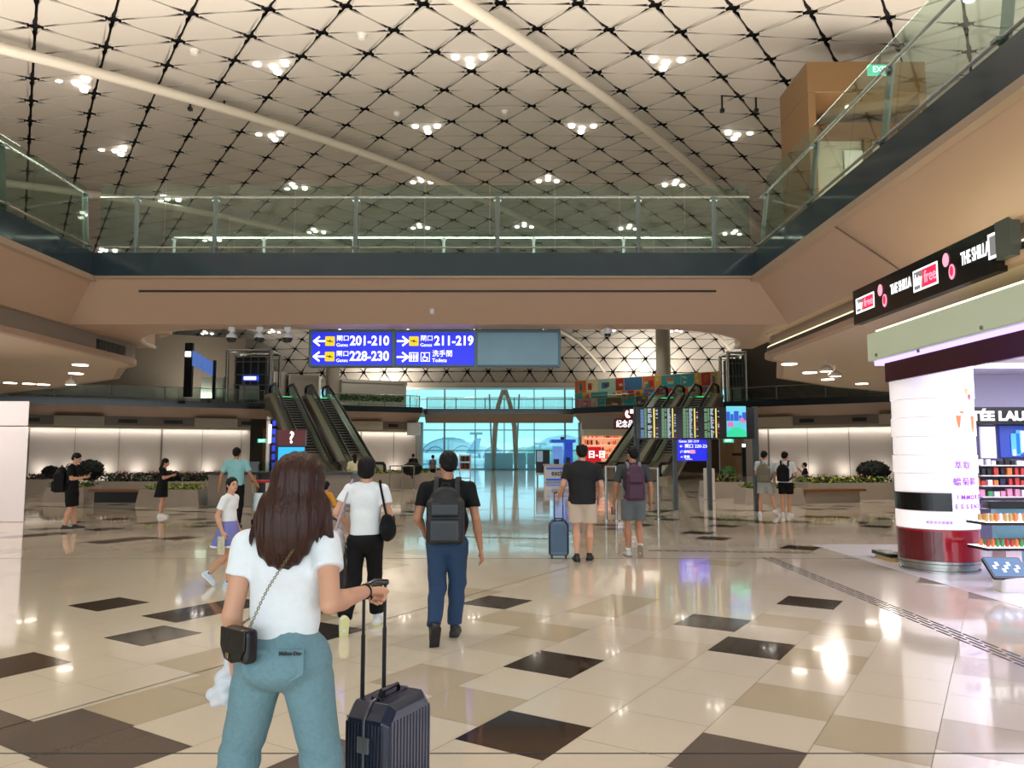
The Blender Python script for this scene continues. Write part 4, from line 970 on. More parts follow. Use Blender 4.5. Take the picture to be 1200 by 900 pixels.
for k, (a_, c_) in enumerate(((749, 771), (774, 792), (799, 818), (824, 843))):
    b = MB(); x0 = at(a_, 500, YD).x; x1 = at(c_, 500, YD).x; w_ = x1-x0; h_ = zt_-zb_
    nr_ = 26
    for q in range(nr_):
        z = zb_+.04+(h_-.08)*(q+.5)/nr_; hh = (h_-.08)/nr_*.33
        for (f0, f1, mi) in ((.08, .26, 0 if k else 3), (.29, .40, 0), (.46, .46+rnd.uniform(.1, .24), 1)):
            if rnd.random() < .06: continue
            b.m = mi; b.bb(x0+w_*f0, x0+w_*f1, YD-.006, YD-.001, z-hh, z+hh)
        if rnd.random() < .35: b.m = 1 if rnd.random() < .7 else 4; b.bb(x0+w_*.90, x0+w_*1.0, YD-.006, YD-.001, z-hh, z+hh)
    b.m = 2; b.bb(x0+w_*.76, x0+w_*.84, YD-.007, YD-.001, zb_+.04, zt_-.04)
    b.build('flight_screen', MG, r)
# advert screen
x0 = at(851.5, 500, YD).x; x1 = at(874.5, 500, YD).x; z0 = at(800, 512, YD).z; z1 = at(800, 476, YD).z; w_ = x1-x0; h_ = z1-z0
b = MB(); ym = YD-.01
ms = [lampmat('ad_sky', '#6fd0e6', 1.0), lampmat('ad_blue', '#2b5fd0', .9), lampmat('ad_pink', '#d879b8', .9), lampmat('ad_green', '#2bd29a', 1.0), lampmat('ad_teal', '#5fc6d8', 1.0), M_txt]
b.m = 0; b.bb(x0, x1, ym, YD+.01, z0, z1); b.m = 1
for f0, f1, t0 in ((0, .18, .82), (.2, .36, .74), (.38, .62, .84), (.64, .78, .7), (.8, 1, .8)): b.bb(x0+w_*f0, x0+w_*f1, ym-.004, ym, z0+h_*.52, z0+h_*t0)
b.m = 4; b.bb(x0, x1, ym-.006, ym, z0+h_*.12, z0+h_*.5); b.m = 2
for fx, fz, rr in ((.2, .42, .14), (.1, .38, .08), (.78, .55, .12), (.9, .5, .08), (.32, .36, .06)): b.ball((x0+w_*fx, ym-.006, z0+h_*fz), (w_*rr, .004, w_*rr), 10, 6)
b.m = 3; pts = [(x0+w_*f, ym-.012, z0+h_*(.06+.26*math.sin(f*PI*.8+.3))) for f in [k/10 for k in range(11)]]; b.add(pts+[(x1, ym-.012, z0), (x0, ym-.012, z0)], [tuple(range(13))])
b.build('advert_screen', ms, r)
# blue totem sign beneath
x0 = at(793.5, 520, YD).x; x1 = at(829, 520, YD).x; z0 = at(800, 540, YD).z
r = E('totem_sign', 'blue direction sign on grey posts below the departure boards', 'sign', ((x0+x1)/2, YD+.1, 0))
b = MB(); b.bb(x0, x1, YD+.06, YD+.16, z0, zb_-.01); b.build('blue_panel', M_blue, r)
for px in (791.5, 831.5):
    b = MB(); x = at(px, 520, YD).x; b.bb(x-.055, x+.055, YD+.02, YD+.2, 0, zb_-.005); b.build('post', M_post, r)
yt2 = YD+.054
def tt(s, size, px, py, bx=1.0): text('sign_lettering', s, size, M_sw, r, (at(px, 520, YD).x, yt2, at(800, py, YD).z), R_front, bold=0, sx=bx)
tt('Gates 201-219', .10, 796, 517.2); tt('← 閘口 220-230', .13, 796.5, 523); tt('⇄ 機場巴士', .09, 797, 529.5); tt('→ 登機', .09, 797, 535.5); tt('Transfers', .055, 803, 538)
b = MB(); xx = at(811.5, 529, YD).x; b.bb(xx-.06, xx+.08, yt2-.004, yt2, at(800, 531.5, YD).z, at(800, 527, YD).z); b.build('pink_box', lampmat('pink_box', '#f08aa0', 1.0), r)
b = MB(); b.bb(at(796, 516, YD).x, at(825, 516, YD).x, yt2-.0, yt2+.004, at(800, 516.2, YD).z-.002, at(800, 516.2, YD).z); 
# ---- timber clad corridor and dark wall right of the right escalators
Yc = 60
b = MB(); b.bb(at(844, 540, Yc).x, at(872, 540, Yc).x, Yc, Yc+.3, 0, at(850, 505, Yc).z); struct(b.build('wall_corridor_timber', mat('corridor_timber', '#a9805a', .4, var=.12, scale=1.5, stretch=(3, 1, .3))))
b = MB(); b.bb(at(872, 540, Yc).x, at(884, 540, Yc).x, Yc-.3, Yc, 0, at(850, 505, Yc).z); struct(b.build('pier_corridor', M_white))
b = MB(); p = at(872, 540, 57); b.bb(p.x-.15, p.x+.15, 57, 57.2, 0, at(870, 519, 57).z); r = E('gate_post', 'dark slim gate post with a small light before the timber corridor', 'post', (p.x, 57, 0)); b.build('body', M_dark, r)
b = MB(); b.box((p.x, 56.97, at(870, 522, 57).z), (.12, .02, .12)); b.build('lamp', M_wl, r)
b = MB(); b.bb(at(857, 532, 57).x, at(869, 532, 57).x, 57, 57.15, at(860, 534, 57).z, at(860, 531, 57).z); b.build('arm', M_dark, r)
p0 = at(830, 596, 27); b = MB(); b.bb(at(829, 560, 27.6).x, at(838, 560, 27.6).x, 27.6, 28.2, 0, at(833, 549, 27.6).z); tag(b.build('waste_cabinet', M_white, bevel=.03), 'narrow white cabinet beside the blue sign posts', 'cabinet')
# ---- steel barriers
def barrier(pxs, ytop, ybot, lab, bars=1):
    Y = onz(pxs[0], ybot).y; r = E('steel_barrier', lab, 'barrier', (at(pxs[0], 560, Y).x, Y, 0), 0, 'steel barriers'); zz = at(pxs[0], ytop, Y).z
    for px in pxs: x = at(px, 560, Y).x; b = MB(); b.tube([(x, Y, 0), (x, Y, zz)], .035, 8); b.lathe([(.09, 0), (.09, .02), (.001, .03)], (x, Y, 0), 12); b.build('post', M_steel, r, True)
    b = MB(); xa, xb_ = at(pxs[0], 560, Y).x, at(pxs[-1], 560, Y).x
    for k in range(bars): b.tube([(xa, Y, zz-.02-k*.35), (xb_, Y, zz-.02-k*.35)], .028, 8)
    b.build('rail', M_steel, r, True)
barrier((457, 471, 485), 545.5, 574, 'steel barrier gate behind the woman with the tote bag'); barrier((710, 722), 546, 610, 'steel barrier right of the man in the black tee'); barrier((745, 771), 548, 608, 'steel barrier beside the purple backpack'); 
# ---- lit kiosk, exchange counter, adverts near the window
Yk = 46
M_kb = mat('kiosk_blue', '#1e49c8', .3, var=.03, emit='#1c4fe0', es=.35); M_kl = mat('kiosk_light', '#6d9be8', .3, emit='#6d9be8', es=.5, var=.15, scale=2)
def bx2(b, a_, c_, y0_, y1_, Y, d=.3): b.bb(at(a_, 500, Y).x, at(c_, 500, Y).x, Y, Y+d, at(600, y1_, Y).z, at(600, y0_, Y).z)
r = E('exchange_kiosk', 'blue currency exchange kiosk with a white counter, behind the man in beige shorts', 'kiosk', (at(660, 560, Yk).x, Yk, 0))
b = MB(); bx2(b, 646, 674.5, 515, 518.5, Yk, 2.4); b.build('canopy', M_kb, r); b = MB(); bx2(b, 661.5, 671, 518.6, 545, Yk+.3, 1.2); b.build('pillar', M_kb, r); b = MB(); bx2(b, 647.5, 659, 523, 544, Yk+.4, .2); b.build('poster', M_kl, r); b = MB(); bx2(b, 657, 661, 512, 515, Yk+.4, .3); b.build('lamp_box', M_dark, r)
b = MB(); b.bb(at(637, 560, Yk).x, at(676, 560, Yk).x, Yk-1.0, Yk-.2, .02, at(600, 545.5, Yk-1).z); b.build('counter', mat('counter_white', '#d9dfe4', .3), r, bevel=.03)
b = MB(); b.bb(at(637, 560, Yk).x-.05, at(676, 560, Yk).x+.05, Yk-1.05, Yk-.15, at(600, 545.5, Yk-1).z, at(600, 544, Yk-1).z); b.build('counter_top', M_white, r)
b = MB(); bx2(b, 640, 676, 548, 550, Yk-1.03, .02); bx2(b, 640, 676, 561, 563, Yk-1.03, .02); b.build('blue_stripe', M_kb, r)
text('lettering', 'exchange', .42, M_black2, r, (at(645, 553, Yk).x, Yk-1.02, at(600, 554.5, Yk-1.02).z), R_front, bold=.012, fit=1.35)
b = MB(); bx2(b, 649, 655, 538, 545, Yk-.9, .3); b.build('monitor', M_dark, r)
b = MB(); bx2(b, 663, 668, 536, 545, Yk-.9, .3); b.build('monitor', M_dark, r)
r = E('advert_stand', 'dark advertising stand with a pale poster left of the exchange kiosk', 'stand', (at(635, 560, Yk).x, Yk, 0))
b = MB(); bx2(b, 628, 644, 527, 554, Yk, .4); b.build('panel', M_dark, r, bevel=.02); b = MB(); bx2(b, 629, 636, 528.5, 541, Yk-.02, .02); b.build('poster', mat('poster_pale', '#8fa9c8', .4, var=.3, scale=3, emit='#8fa9c8', es=.3), r)
b = MB(); bx2(b, 628, 644, 554, 556.5, Yk-.05, .6); b.build('base', M_white, r)
b = MB()
for px in (630, 642): x = at(px, 560, Yk).x; b.tube([(x, Yk+.2, 0), (x, Yk+.2, .6)], .05, 6)
b.build('legs', M_steel, r)
r = E('display_rack', 'small pale display rack with red goods left of the A shaped strut', 'rack', (at(546, 560, 42).x, 42, 0))
b = MB()
for yy in (533, 541, 550, 560): bx2(b, 538.5, 551.5, yy, yy+.9, 42, .7)
b.build('shelf', M_white, r); b = MB()
for px in (538.8, 551.2): x = at(px, 560, 42).x; b.tube([(x, 42, 0), (x, 42, at(600, 532, 42).z)], .035, 6)
b.build('upright', M_white, r); b = MB()
for k in range(5): b.m = k % 2; x = at(540.5+k*2.3, 540, 42).x; b.box((x, 42.3, at(600, 537.5, 42).z), (.07, .1, .15)); b.box((x, 42.3, at(600, 546, 42).z), (.07, .1, .16))
b.build('goods', [mat('goods_red', '#8e4038', .5), mat('goods_dark', '#2b2021', .5)], r)
# ---- orange lit shop at the far right of the centre
YO = 61.0; P = lambda px, py, Y=YO: at(px, py, Y)
M_or = mat('shop_glow', '#e4bc98', .6, var=.15, scale=1.5, emit='#f0b080', es=.4); M_or2 = mat('shop_goods', '#c9583a', .5, var=.4, scale=4, emit='#e86a3a', es=.5); M_pk = lampmat('shop_pink', '#f6b8a8', 1.2)  # the shop's warm lighting is put into emission of wall, goods and shelves
r = E('orange_shop', 'small warm lit shop beside the right escalators with red signs above', 'shop', (P(708, 560).x, YO, 0))
b = MB(); b.bb(P(686, 540).x, P(745, 540).x, YO+3, YO+3.2, 0, P(700, 509).z); b.build('rear_wall', M_or, r)
b = MB(); b.bb(P(686, 540).x-.1, P(745, 540).x, YO-.1, YO+3.2, P(700, 510).z, P(700, 503).z); b.build('fascia', mat('cove_band', '#b9b39b', .5), r)
b = MB(); b.bb(P(684, 540).x-.1, P(750, 540).x, YO+.4, YO+.6, P(700, 502.9).z, P(700, 487).z); b.build('upper_band', M_bandg, r)
for yy in (512.5, 521, 530, 538):
    b = MB(); b.bb(P(688, 540).x, P(732, 540).x, YO+1.9, YO+2.6, P(700, yy+.8).z, P(700, yy).z); b.build('shelf', M_pk, r)
    for k in range(16): 
        b = MB(); x = P(689+k*2.6+rnd.random(), 540).x; hh = rnd.uniform(.2, .42); b.rbox((x, YO+2.1, P(700, yy).z+hh/2+.006), (.065, .07, hh/2), .02)
        mm_ = rnd.choice((0, 0, 1, 2, 3)); tag(b.build('goods_box', (M_or2, M_or, mat('goods_darkred', '#6a2a22', .5), mat('goods_cream', '#ead8b8', .5, emit='#ead8b8', es=.4))[mm_]), ('orange red', 'pale orange', 'dark red', 'cream')[mm_]+' packet on the shelves of the orange shop', 'packet', ('orange red', 'pale orange', 'dark red', 'cream')[mm_]+' packets in the orange shop')
b = MB(); b.bb(P(686, 540).x, P(716, 540).x, YO+.1, YO+.9, 0, P(700, 541).z); b.build('counter', mat('shop_counter', '#8a2420', .4), r)
b = MB(); b.rbox((P(693, 530).x, YO-.05, P(700, 533).z), (.75, .05, .62), .2, None); b.build('red_sign', mat('red_lit', '#b01820', .3, emit='#c01a24', es=.8, var=0), r)
text('red_sign_lettering', '日-日', .62, M_txt, r, (P(688.5, 530).x, YO-.12, P(700, 533).z), R_front, bold=.02)
b = MB(); b.bb(P(731.5, 485).x, P(746, 485).x, YO+.15, YO+.35, P(700, 491).z, P(700, 479).z); b.build('sign_box', M_dred, r)
b = MB(); bb_ = [P(735+2.2*math.sin(a)+1.5, 485+3.4*math.cos(a)) for a in [k*.45+3.4 for k in range(9)]]; b.tube([(p.x, YO+.12, p.z) for p in bb_], .12, 6); b.box((P(741, 482).x, YO+.12, P(700, 482).z), (.16, .03, .16)); b.build('handset_logo', M_txt, r)
b = MB(); b.bb(P(720, 497).x, P(746, 497).x, YO+.1, YO+.3, P(700, 503).z, P(700, 490.5).z); b.build('sign_box', M_dred, r)
text('shop_lettering', '紀念品店', .62, M_txt, r, (P(722, 497).x, YO+.06, P(700, 497.2).z), R_front, bold=.008, sx=.75)

# ---- white kiosk column at the left edge
Yw = onz(13, 612).y
w0 = at(27.5, 612, Yw).x; r = E('white_kiosk', 'white panelled kiosk column at the left edge', 'kiosk', (w0-1.6, Yw, 0))
b = MB(); b.prism([(w0-3.4, Yw), (w0, Yw), (w0-1.8, Yw+2.4), (w0-3.4, Yw+2.4)], 0, at(20, 499, Yw).z-.02); b.build('lower_panel', mat('kiosk_white', '#ddd5d8', .4, var=.02), r, bevel=.02)
b = MB(); b.prism([(w0-3.4, Yw+.02), (w0-.03, Yw+.02), (w0-1.85, Yw+2.4), (w0-3.4, Yw+2.4)], at(20, 499, Yw).z, at(20, 470, Yw).z); b.build('upper_panel', MATS['kiosk_white'], r, bevel=.02)
# ---- dropped downlights in the low ceilings
M_dl = lampmat('recess_lamp', '#fff3e0', 9.0)
for px, py, lab in ((12, 449, 'l'), (34, 450, 'l'), (94, 428, 'l'), (89, 438, 'l'), (51, 451, 'l'), (925, 427, 'r'), (949, 437, 'r'), (970, 445, 'r'), (1010, 450, 'r')):
    p = onz(px, py, ZC-.01); b = MB(); b.lathe([(.001, .0), (.16, .0), (.20, .0), (.20, .02)], (p.x, p.y, ZC-.015), 16)
    r = E('recessed_downlight', 'small round downlight in the low %s ceiling' % ('left' if lab == 'l' else 'right'), 'downlight', (p.x, p.y, ZC-.015), 0, 'recessed downlights in the low %s ceiling' % ('left' if lab == 'l' else 'right')); b.build('lens', M_dl, r)
for px, py, s, lab in ((83, 448, .9, 'single drum lamp hanging under the low left ceiling'), (968, 432, 1, 'pendant lamp under the low right ceiling, further one'), (979, 438, 1, 'pendant lamp under the low right ceiling, nearer one')):
    p = onz(px, py, ZC-.22); r = E('ceiling_spotlight', lab, 'lamp', (p.x, p.y, ZC), 0, 'drum lamps under the low ceilings'); b = MB(); b.lathe([(.02, 0), (.02, -.12), (.1, -.14), (.19, -.24), (.16, -.30)], (p.x, p.y, ZC), 16); b.build('shade', M_white, r, True)
    b = MB(); b.lathe([(.001, -.29), (.15, -.295)], (p.x, p.y, ZC), 16); b.build('lens', M_dl, r)
# ================================================================= DUTY FREE SHOP (right)
R_west = facing((0, -1, 0), (-1, 0, 0))     # writing on a face that looks towards -x, read from far to near
# LED sign on the bulkhead
xl = xbR - .16
a0 = onx(1000, 360, xl); a1 = onx(1167, 290, xl); zt1 = onx(1000, 340, xl).z; zb1 = onx(1000, 380, xl).z
r = E('shop_sign', 'long black lit shop sign with white and pink lettering above the shop', 'sign', (xl, (a0.y+a1.y)/2, zb1))
b = MB(); b.bb(xl, xl+.14, a1.y, a0.y, zb1-.02, zt1); LEDP = b.build('led_panel', M_black2, r)
b = MB(); b.bb(xl-.01, xl+.14, a1.y-.30, a1.y-.01, zb1+.12, zt1); b.build('end_box', mat('end_box', '#4b5250', .4), r)
M_lr = lampmat('led_red', '#ff2347', 1.6); M_lg = lampmat('led_grey', '#8d8a8a', .8); M_lw = lampmat('led_white', '#ffffff', 1.8); M_lp = lampmat('led_pink', '#ff9db4', 1.4)
def onl_(px, py): p = onx(px, py, xl-.008); return p
def word(px, py, s, size, m, bx=1.0, bold=.004): p = onl_(px, py); q_ = onl_(bx, py); return text('lettering', s, size, m, LEDP, p, R_west, bold=bold, fit=abs(q_.y-p.y), ext=.003)
def dutyfree(px0, px1, pyc0, pyc1, h):
    A = onl_(px0, pyc0); B = onl_(px1, pyc1); z = (A.z+B.z)/2; mid = A.y+(B.y-A.y)*.40
    b = MB(); b.bb(xl-.006, xl-.001, A.y, B.y, z-h/2-.03, z+h/2+.03); b.build('logo_border', M_lw, LEDP)
    b = MB(); b.bb(xl-.009, xl-.006, A.y-.03, mid, z-h/2, z+h/2); b.build('logo_grey', M_lg, LEDP)
    b = MB(); b.bb(xl-.009, xl-.006, mid, B.y+.03, z-h/2, z+h/2); b.build('logo_red', M_lr, LEDP)
    L = A.y-B.y
    text('lettering', 'duty', h*.95, M_lw, LEDP, (xl-.012, A.y-.03, z), R_west, fit=L*.33, bold=.001); text('lettering', 'free', h*.95, M_lp, LEDP, (xl-.012, mid-.05, z), R_west, fit=L*.48, bold=.001)
dutyfree(1003, 1024, 360.5, 349.5, .22)
def emblem(px, py, s):
    p = onl_(px, py); b = MB(); b.ball((xl-.01, p.y+.09*s, p.z+.12*s), (.005, .09*s, .11*s), 10, 8); b.ball((xl-.01, p.y-.06*s, p.z-.10*s), (.005, .085*s, .12*s), 10, 8); b.build('emblem', M_lp, LEDP)
    b = MB(); b.ball((xl-.015, p.y-.06*s, p.z-.09*s), (.005, .05*s, .08*s), 10, 8); b.build('emblem', M_lr, LEDP)
emblem(1034.5, 346.5, .95); emblem(1112.5, 312, .95)
word(1043.5, 340.5, 'THE SHILLA', .235, M_lw, 1068)
dutyfree(1070, 1098.5, 331.5, 318, .28)
word(1126, 305, 'THE SHILLA', .26, M_lw, 1160); 
p = onl_(1163, 288); b = MB(); b.bb(xl-.006, xl-.001, p.y-.06, p.y+.10, p.z-.17, p.z+.17); b.build('logo_border', M_lw, LEDP)
b = MB(); b.bb(xl-.010, xl-.006, p.y-.06, p.y+.06, p.z-.13, p.z+.13); b.build('logo_grey', M_lg, LEDP)
# glass box fascia and maroon band under it
xg = 5.58
yg = onx(1016, 410, xg).y; zg1 = onx(1200, 330, xg).z; zg0 = onx(1200, 377, xg).z; y_near = 1.0
M_gbox = mat('fascia_pale', '#b9c6b4', .25, var=.04, scale=1, emit='#dfe6b4', es=.10)
r = E('shop_canopy', 'pale glass clad canopy box with a maroon band over the white round pillar', 'canopy', (xg, yg/2, zg0))
b = MB(); b.bb(xg, xg+1.6, y_near, yg, zg0, zg1); b.build('box', M_gbox, r, bevel=.02)
b = MB(); b.bb(xg+.1, xg+.7, y_near, yg-.1, zg1+.02, zg1+.05); b.build('cove_light', lampmat('cove_white', '#fff2c8', 3.0), r)
M_mar = mat('maroon_gloss', '#3c0a16', .2, var=.03)
zm1 = zg0-.09; zm0 = onx(1200, 419, xg+.08).z; ym_ = onx(1045, 440, xg+.08).y
b = MB(); b.bb(xg+.06, xg+1.5, y_near, yg-.1, zg0-.07, zg0-.001); b.build('purple_gap_light', lampmat('gap_purple', '#b8a8ff', 2.0), r)
b = MB(); b.bb(xg-.02, xg+.05, y_near, ym_, zm0, zm1); b.build('maroon_band', M_mar, r)
b = MB(); b.bb(xg+1.7, xg+1.8, y_near, yg, zg1, ZC); b.build('hanger', M_bandg, r)
for px, py in ((1076, 411), (1150, 384), (1027, 416)):
    p = onx(px, py, xg-.01); b = MB(); b.lathe([(.001, .0), (.025, .0), (.025, .02), (.001, .02)], (0, 0, 0), 10); b2 = MB(); b2.add([Ry(-PI/2) @ V(v) + V((xg, p.y, p.z)) for v in b.v], b.f); b2.build('fixing', M_steel, r)
# cylindrical advertising pillar
pc = onz(1106, 674); cx_, cy_ = pc.x+.25, pc.y+.55; R_ = .535
camang = math.atan2(-cy_, -cx_)
zP = zg0-.12
r = E('round_pillar', 'round advertising pillar with white lit bands, black stripe and red foot', 'pillar', (cx_, cy_, 0))
def ring(z0, z1, rr, m, nm, a0=0, a1=2*PI, n=40, lab=None, th=.03):
    b = MB(); b.lathe([(rr-th, z0), (rr, z0), (rr, z1), (rr-th, z1)] + ([(rr-th, z0)] if True else []), (cx_, cy_, 0), n, a0, a1); return b.build(nm, m, r, smooth=True, label=lab)
M_pw = mat('pillar_white', '#f4f0f4', .35, var=0, emit='#fbf6fb', es=.38); M_pk2 = mat('pillar_tint', '#f0c8b8', .4, emit='#f4c4b0', es=.6, var=0); M_redg = mat('pillar_red', '#a01022', .15, var=.05, coat=.5); M_or3 = lampmat('pillar_orange', '#ff8a4a', .9); M_lilac = mat('pillar_ink', '#8a3cc0', .5, emit='#a050d8', es=.25, var=0)
zz_ = lambda py: at(1106, py, cy_-.52).z
b = MB(); b.lathe([(.001, 0), (R_-.06, 0), (R_-.06, zP), (.001, zP)], (cx_, cy_, 0), 32); b.build('core', M_white, r, True)
for k, (z0, z1, rr) in enumerate(((.0, .03, .52), (.035, .07, .49), (.075, .12, .52), (.13, .165, .535))): ring(z0, z1, rr, M_steel, 'foot_ring')
ring(.17, zz_(622), R_, M_redg, 'red_band'); ring(.172, zz_(624), R_+.006, mat('pillar_red_dark', '#5a0a15', .15, coat=.5, var=0), 'red_band', camang-1.3, camang+.10, 16, lab='darker red band')
ring(zz_(621), zz_(600.5), R_+.004, M_pw, 'white_band'); 
ring(zz_(600), zz_(577.5), R_-.002, M_pw, 'white_band'); ring(zz_(599.5), zz_(578), R_+.012, M_black2, 'black_stripe', camang-1.35, camang+.36, 20)
pys = [577, 555, 533, 511, 488, 466, 430]
for k in range(len(pys)-1): ring(zz_(pys[k])+.004, min(zP, zz_(pys[k+1])-.004), R_+(.012 if k % 2 else .0), M_pw, 'white_band')
# lettering wrapped on the pillar: short vertical pieces placed on the curve
def wrap(s, size, ang, z, m, bold=.002, step=None):
    a = ang
    for ch in s:
        rr = R_+.016; p = V((cx_+rr*math.cos(a), cy_+rr*math.sin(a), z)); nrm = V((math.cos(a), math.sin(a), 0)); dx = V((-math.sin(a), math.cos(a), 0))
        if ch != ' ': text('lettering', ch, size, m, r, p, facing(dx, nrm), 'CENTER', bold=bold, ext=.002)
        a += (step or size*.78)/rr
wrap('萃取', .12, camang+.55, zz_(546), M_lilac, bold=.0005, step=.13); wrap('蠟菊精', .12, camang+.50, zz_(565), M_lilac, bold=.0005, step=.13)
wrap('IMMORTELLE', .085, camang+.50, zz_(583), M_lilac, step=.078); wrap('ESSENTIAL', .085, camang+.46, zz_(594), M_lilac, step=.078)
wrap('·新肌密防禦精華·', .045, camang-.30, zz_(613), M_lilac, bold=0, step=.048)
# orange petals on the pillar
def petal(a_, z0, z1, w_, m):
    b = MB(); rr = R_+.02; n = 5; pts = []
    for t, ww in ((0, .05), (.4, .6), (1, 1)): 
        for s in (-1, 1): aa = a_+s*w_*ww/2/rr; pts.append((cx_+rr*math.cos(aa), cy_+rr*math.sin(aa), z0+(z1-z0)*t))
    b.add(pts, [(0, 1, 3, 2), (2, 3, 5, 4)]); b.build('petal', m, r)
petal(camang+.62, zz_(503), zz_(487), .08, M_or3); petal(camang+.72, zz_(485), zz_(482), .09, M_or3); petal(camang+1.1, zz_(510), zz_(487), .09, M_or3); petal(camang+1.0, zz_(470), zz_(462), .07, M_lr); petal(camang+.9, zz_(463), zz_(455), .08, lampmat('pillar_gold', '#ffc070', .9))
# floor cable cover beside the pillar
p = onz(1058, 660); r = E('charging_plinth', 'low black and gold plinth at the left foot of the round pillar', 'plinth', (p.x, p.y, 0)); b = MB(); b.rbox((p.x, p.y+.35, .03), (.13, .3, .03), .05); b.build('base', mat('gold', '#b9a26a', .3, .6), r); b = MB(); b.rbox((p.x, p.y+.45, .09), (.14, .3, .025), .05); b.build('cap', M_black2, r)
# ---- shop interior
M_ceilw = mat('shop_ceiling', '#d9d6ea', .5, var=.02); M_ll = lampmat('shop_lamp', '#f2eeff', 2.6)
zc = 3.12; xi0, xi1, yi1 = xg+1.75, 17.8, 14.2
b = MB(); b.bb(xg+1.61, xi1, y_near, yi1-.02, zc, zc+.12); struct(b.build('ceiling_shop', M_ceilw))
b = MB(); b.bb(7.5, xi1, yi1, yi1+.2, 0, zc+.1); struct(b.build('wall_shop', mat('shop_wall', '#c9c3dc', .5, var=.02)))
b = MB(); b.bb(17.8, 18, y_near, yi1, 0, zc+.1); struct(b.build('wall_shop_side', MATS['shop_wall']))
for k in range(6):
    r = E('ceiling_light_strip', 'long white light strip in the shop ceiling', 'light strip', (7.0, 4.5+k*1.55, zc-.03), 0, 'light strips in the shop ceiling'); b = MB(); b.bb(7.4, 15, 4.2+k*1.55, 4.9+k*1.55, zc-.05, zc-.001); b.build('housing', M_white, r); b = MB(); b.bb(7.5, 14.9, 4.27+k*1.55, 4.83+k*1.55, zc-.06, zc-.051); b.build('tube', M_ll, r)
# cosmetics wall unit with black header
Yh = 13.2; h0 = at(1150, 500, Yh)
r = E('cosmetics_wall_unit', 'black cosmetics wall unit with lit white lettering and posters', 'display unit', (at(1175, 560, Yh).x, Yh, 0))
xA = at(1146, 560, Yh).x; xB = at(1300, 560, Yh).x
b = MB(); b.bb(xA, xB, Yh, Yh+.5, at(1170, 497, Yh).z, at(1170, 477, Yh).z); HDR = b.build('header', M_black2, r)
text('header_lettering', 'ESTÉE LAUDER', .215, M_txt, HDR, (at(1153, 488, Yh).x-.46, Yh-.01, at(1170, 488, Yh).z), R_front, bold=.01, sx=1.15)
b = MB(); b.bb(xA, xB, Yh+.35, Yh+.5, .02, at(1170, 497, Yh).z); b.build('back_panel', mat('unit_grey', '#4b4a66', .4), r)
M_po1 = mat('poster_lilac', '#e6dcf2', .4, var=.1, emit='#e6dcf2', es=.6); M_po2 = mat('poster_blue', '#2a3f92', .3, var=.3, scale=5, emit='#3048a8', es=.4)
b = MB(); bx2(b, 1149, 1166, 500, 537, Yh+.3, .05); b.build('poster', M_po1, r); b = MB(); bx2(b, 1171, 1215, 499, 536, Yh+.3, .05); b.build('poster', M_po2, r)
b = MB(); 
for a_, c_, y0_, y1_ in ((1184, 1194, 508, 534), (1190, 1197, 504, 532)): bx2(b, a_, c_, y0_, y1_, Yh+.28, .01)
b.build('poster_bottle', mat('bottle_blue', '#4f9be8', .2, emit='#4f9be8', es=.6, var=.2, scale=6), r)
b = MB(); bx2(b, 1186, 1189, 527, 534, Yh+.27, .01); bx2(b, 1196, 1200, 505, 530, Yh+.27, .01); b.build('poster_jar', M_txt, r)
for yy in (540, 552, 564, 577, 590):
    b = MB(); bx2(b, 1147, 1300, yy+5, yy+6.2, Yh, .34); b.build('shelf', M_white, r)
pm = [mat('box_%s' % n_, c, .4, var=.08) for n_, c in dict(red='#b83a38', white='#e9e6ee', navy='#1d2444', orange='#d9783a', green='#3f8f5a', pink='#d88aa8', gold='#b89a58', black='#17161a').items()]
def product(x, y, z, h, rr, mi, where, cat='cosmetics box'):
    b = MB(); nm = 'cosmetics_box'
    if cat == 'bottle': b.lathe([(.001, 0), (rr, 0), (rr, h*.7), (rr*.4, h*.78), (rr*.4, h*.82)], (x, y, z), 10); o = b.build('bottle', pm[mi]); o2 = None
    else: b.rbox((x, y, z+h/2), (rr, rr*.8, h/2), .004); o = b.build('cosmetics_box', pm[mi])
    colour = ['red', 'white', 'navy', 'orange', 'green', 'pink', 'gold', 'black'][mi]
    return tag(o, '%s %s %s' % (colour, cat, where), cat, '%s %s pieces %s' % (colour, cat, where))
for yy, pal in ((540, (1, 7, 1)), (552, (0, 0, 3, 7)), (564, (1, 3, 0, 2)), (577, (1, 6, 5, 4))):
    z = at(1170, yy+5, Yh).z; x = at(1149, 560, Yh).x
    while x < at(1262, 560, Yh).x:
        h = rnd.uniform(.07, .13); w_ = rnd.uniform(.03, .05); product(x, Yh+.12, z+.002, h, w_*.9, rnd.choice(pal), 'on the shelves under the black header'); x += w_*2+rnd.uniform(.01, .05)
# black low gondola with bottles
Yg = 10.0
r = E('perfume_gondola', 'black edged shelf gondola with coloured bottles beside the round pillar', 'display unit', (at(1190, 640, Yg).x, Yg, 0))
xa = at(1156, 620, Yg).x; xb_ = at(1290, 620, Yg).x
b = MB(); b.bb(xa+.35, xb_, Yg+.35, Yg+.45, .0, at(1190, 596, Yg).z); b.build('back_panel', mat('gondola_back', '#7fb0c8', .4, var=.1), r)
b = MB(); b.bb(xa+.22, xb_, Yg+.25, Yg+.45, at(1190, 598, Yg).z, at(1190, 589, Yg).z); b.build('header', M_black2, r)
for yy, wd in ((612, .0), (642, .0)):
    z = at(1190, yy, Yg).z; b = MB(); b.m = 0; b.bb(xa+wd, xb_, Yg, Yg+.44, z-.04, z-.005); b.m = 1; b.bb(xa+wd, xb_, Yg, Yg+.44, z-.005, z); b.build('shelf', [M_black2, M_txt], r, bevel=.004)
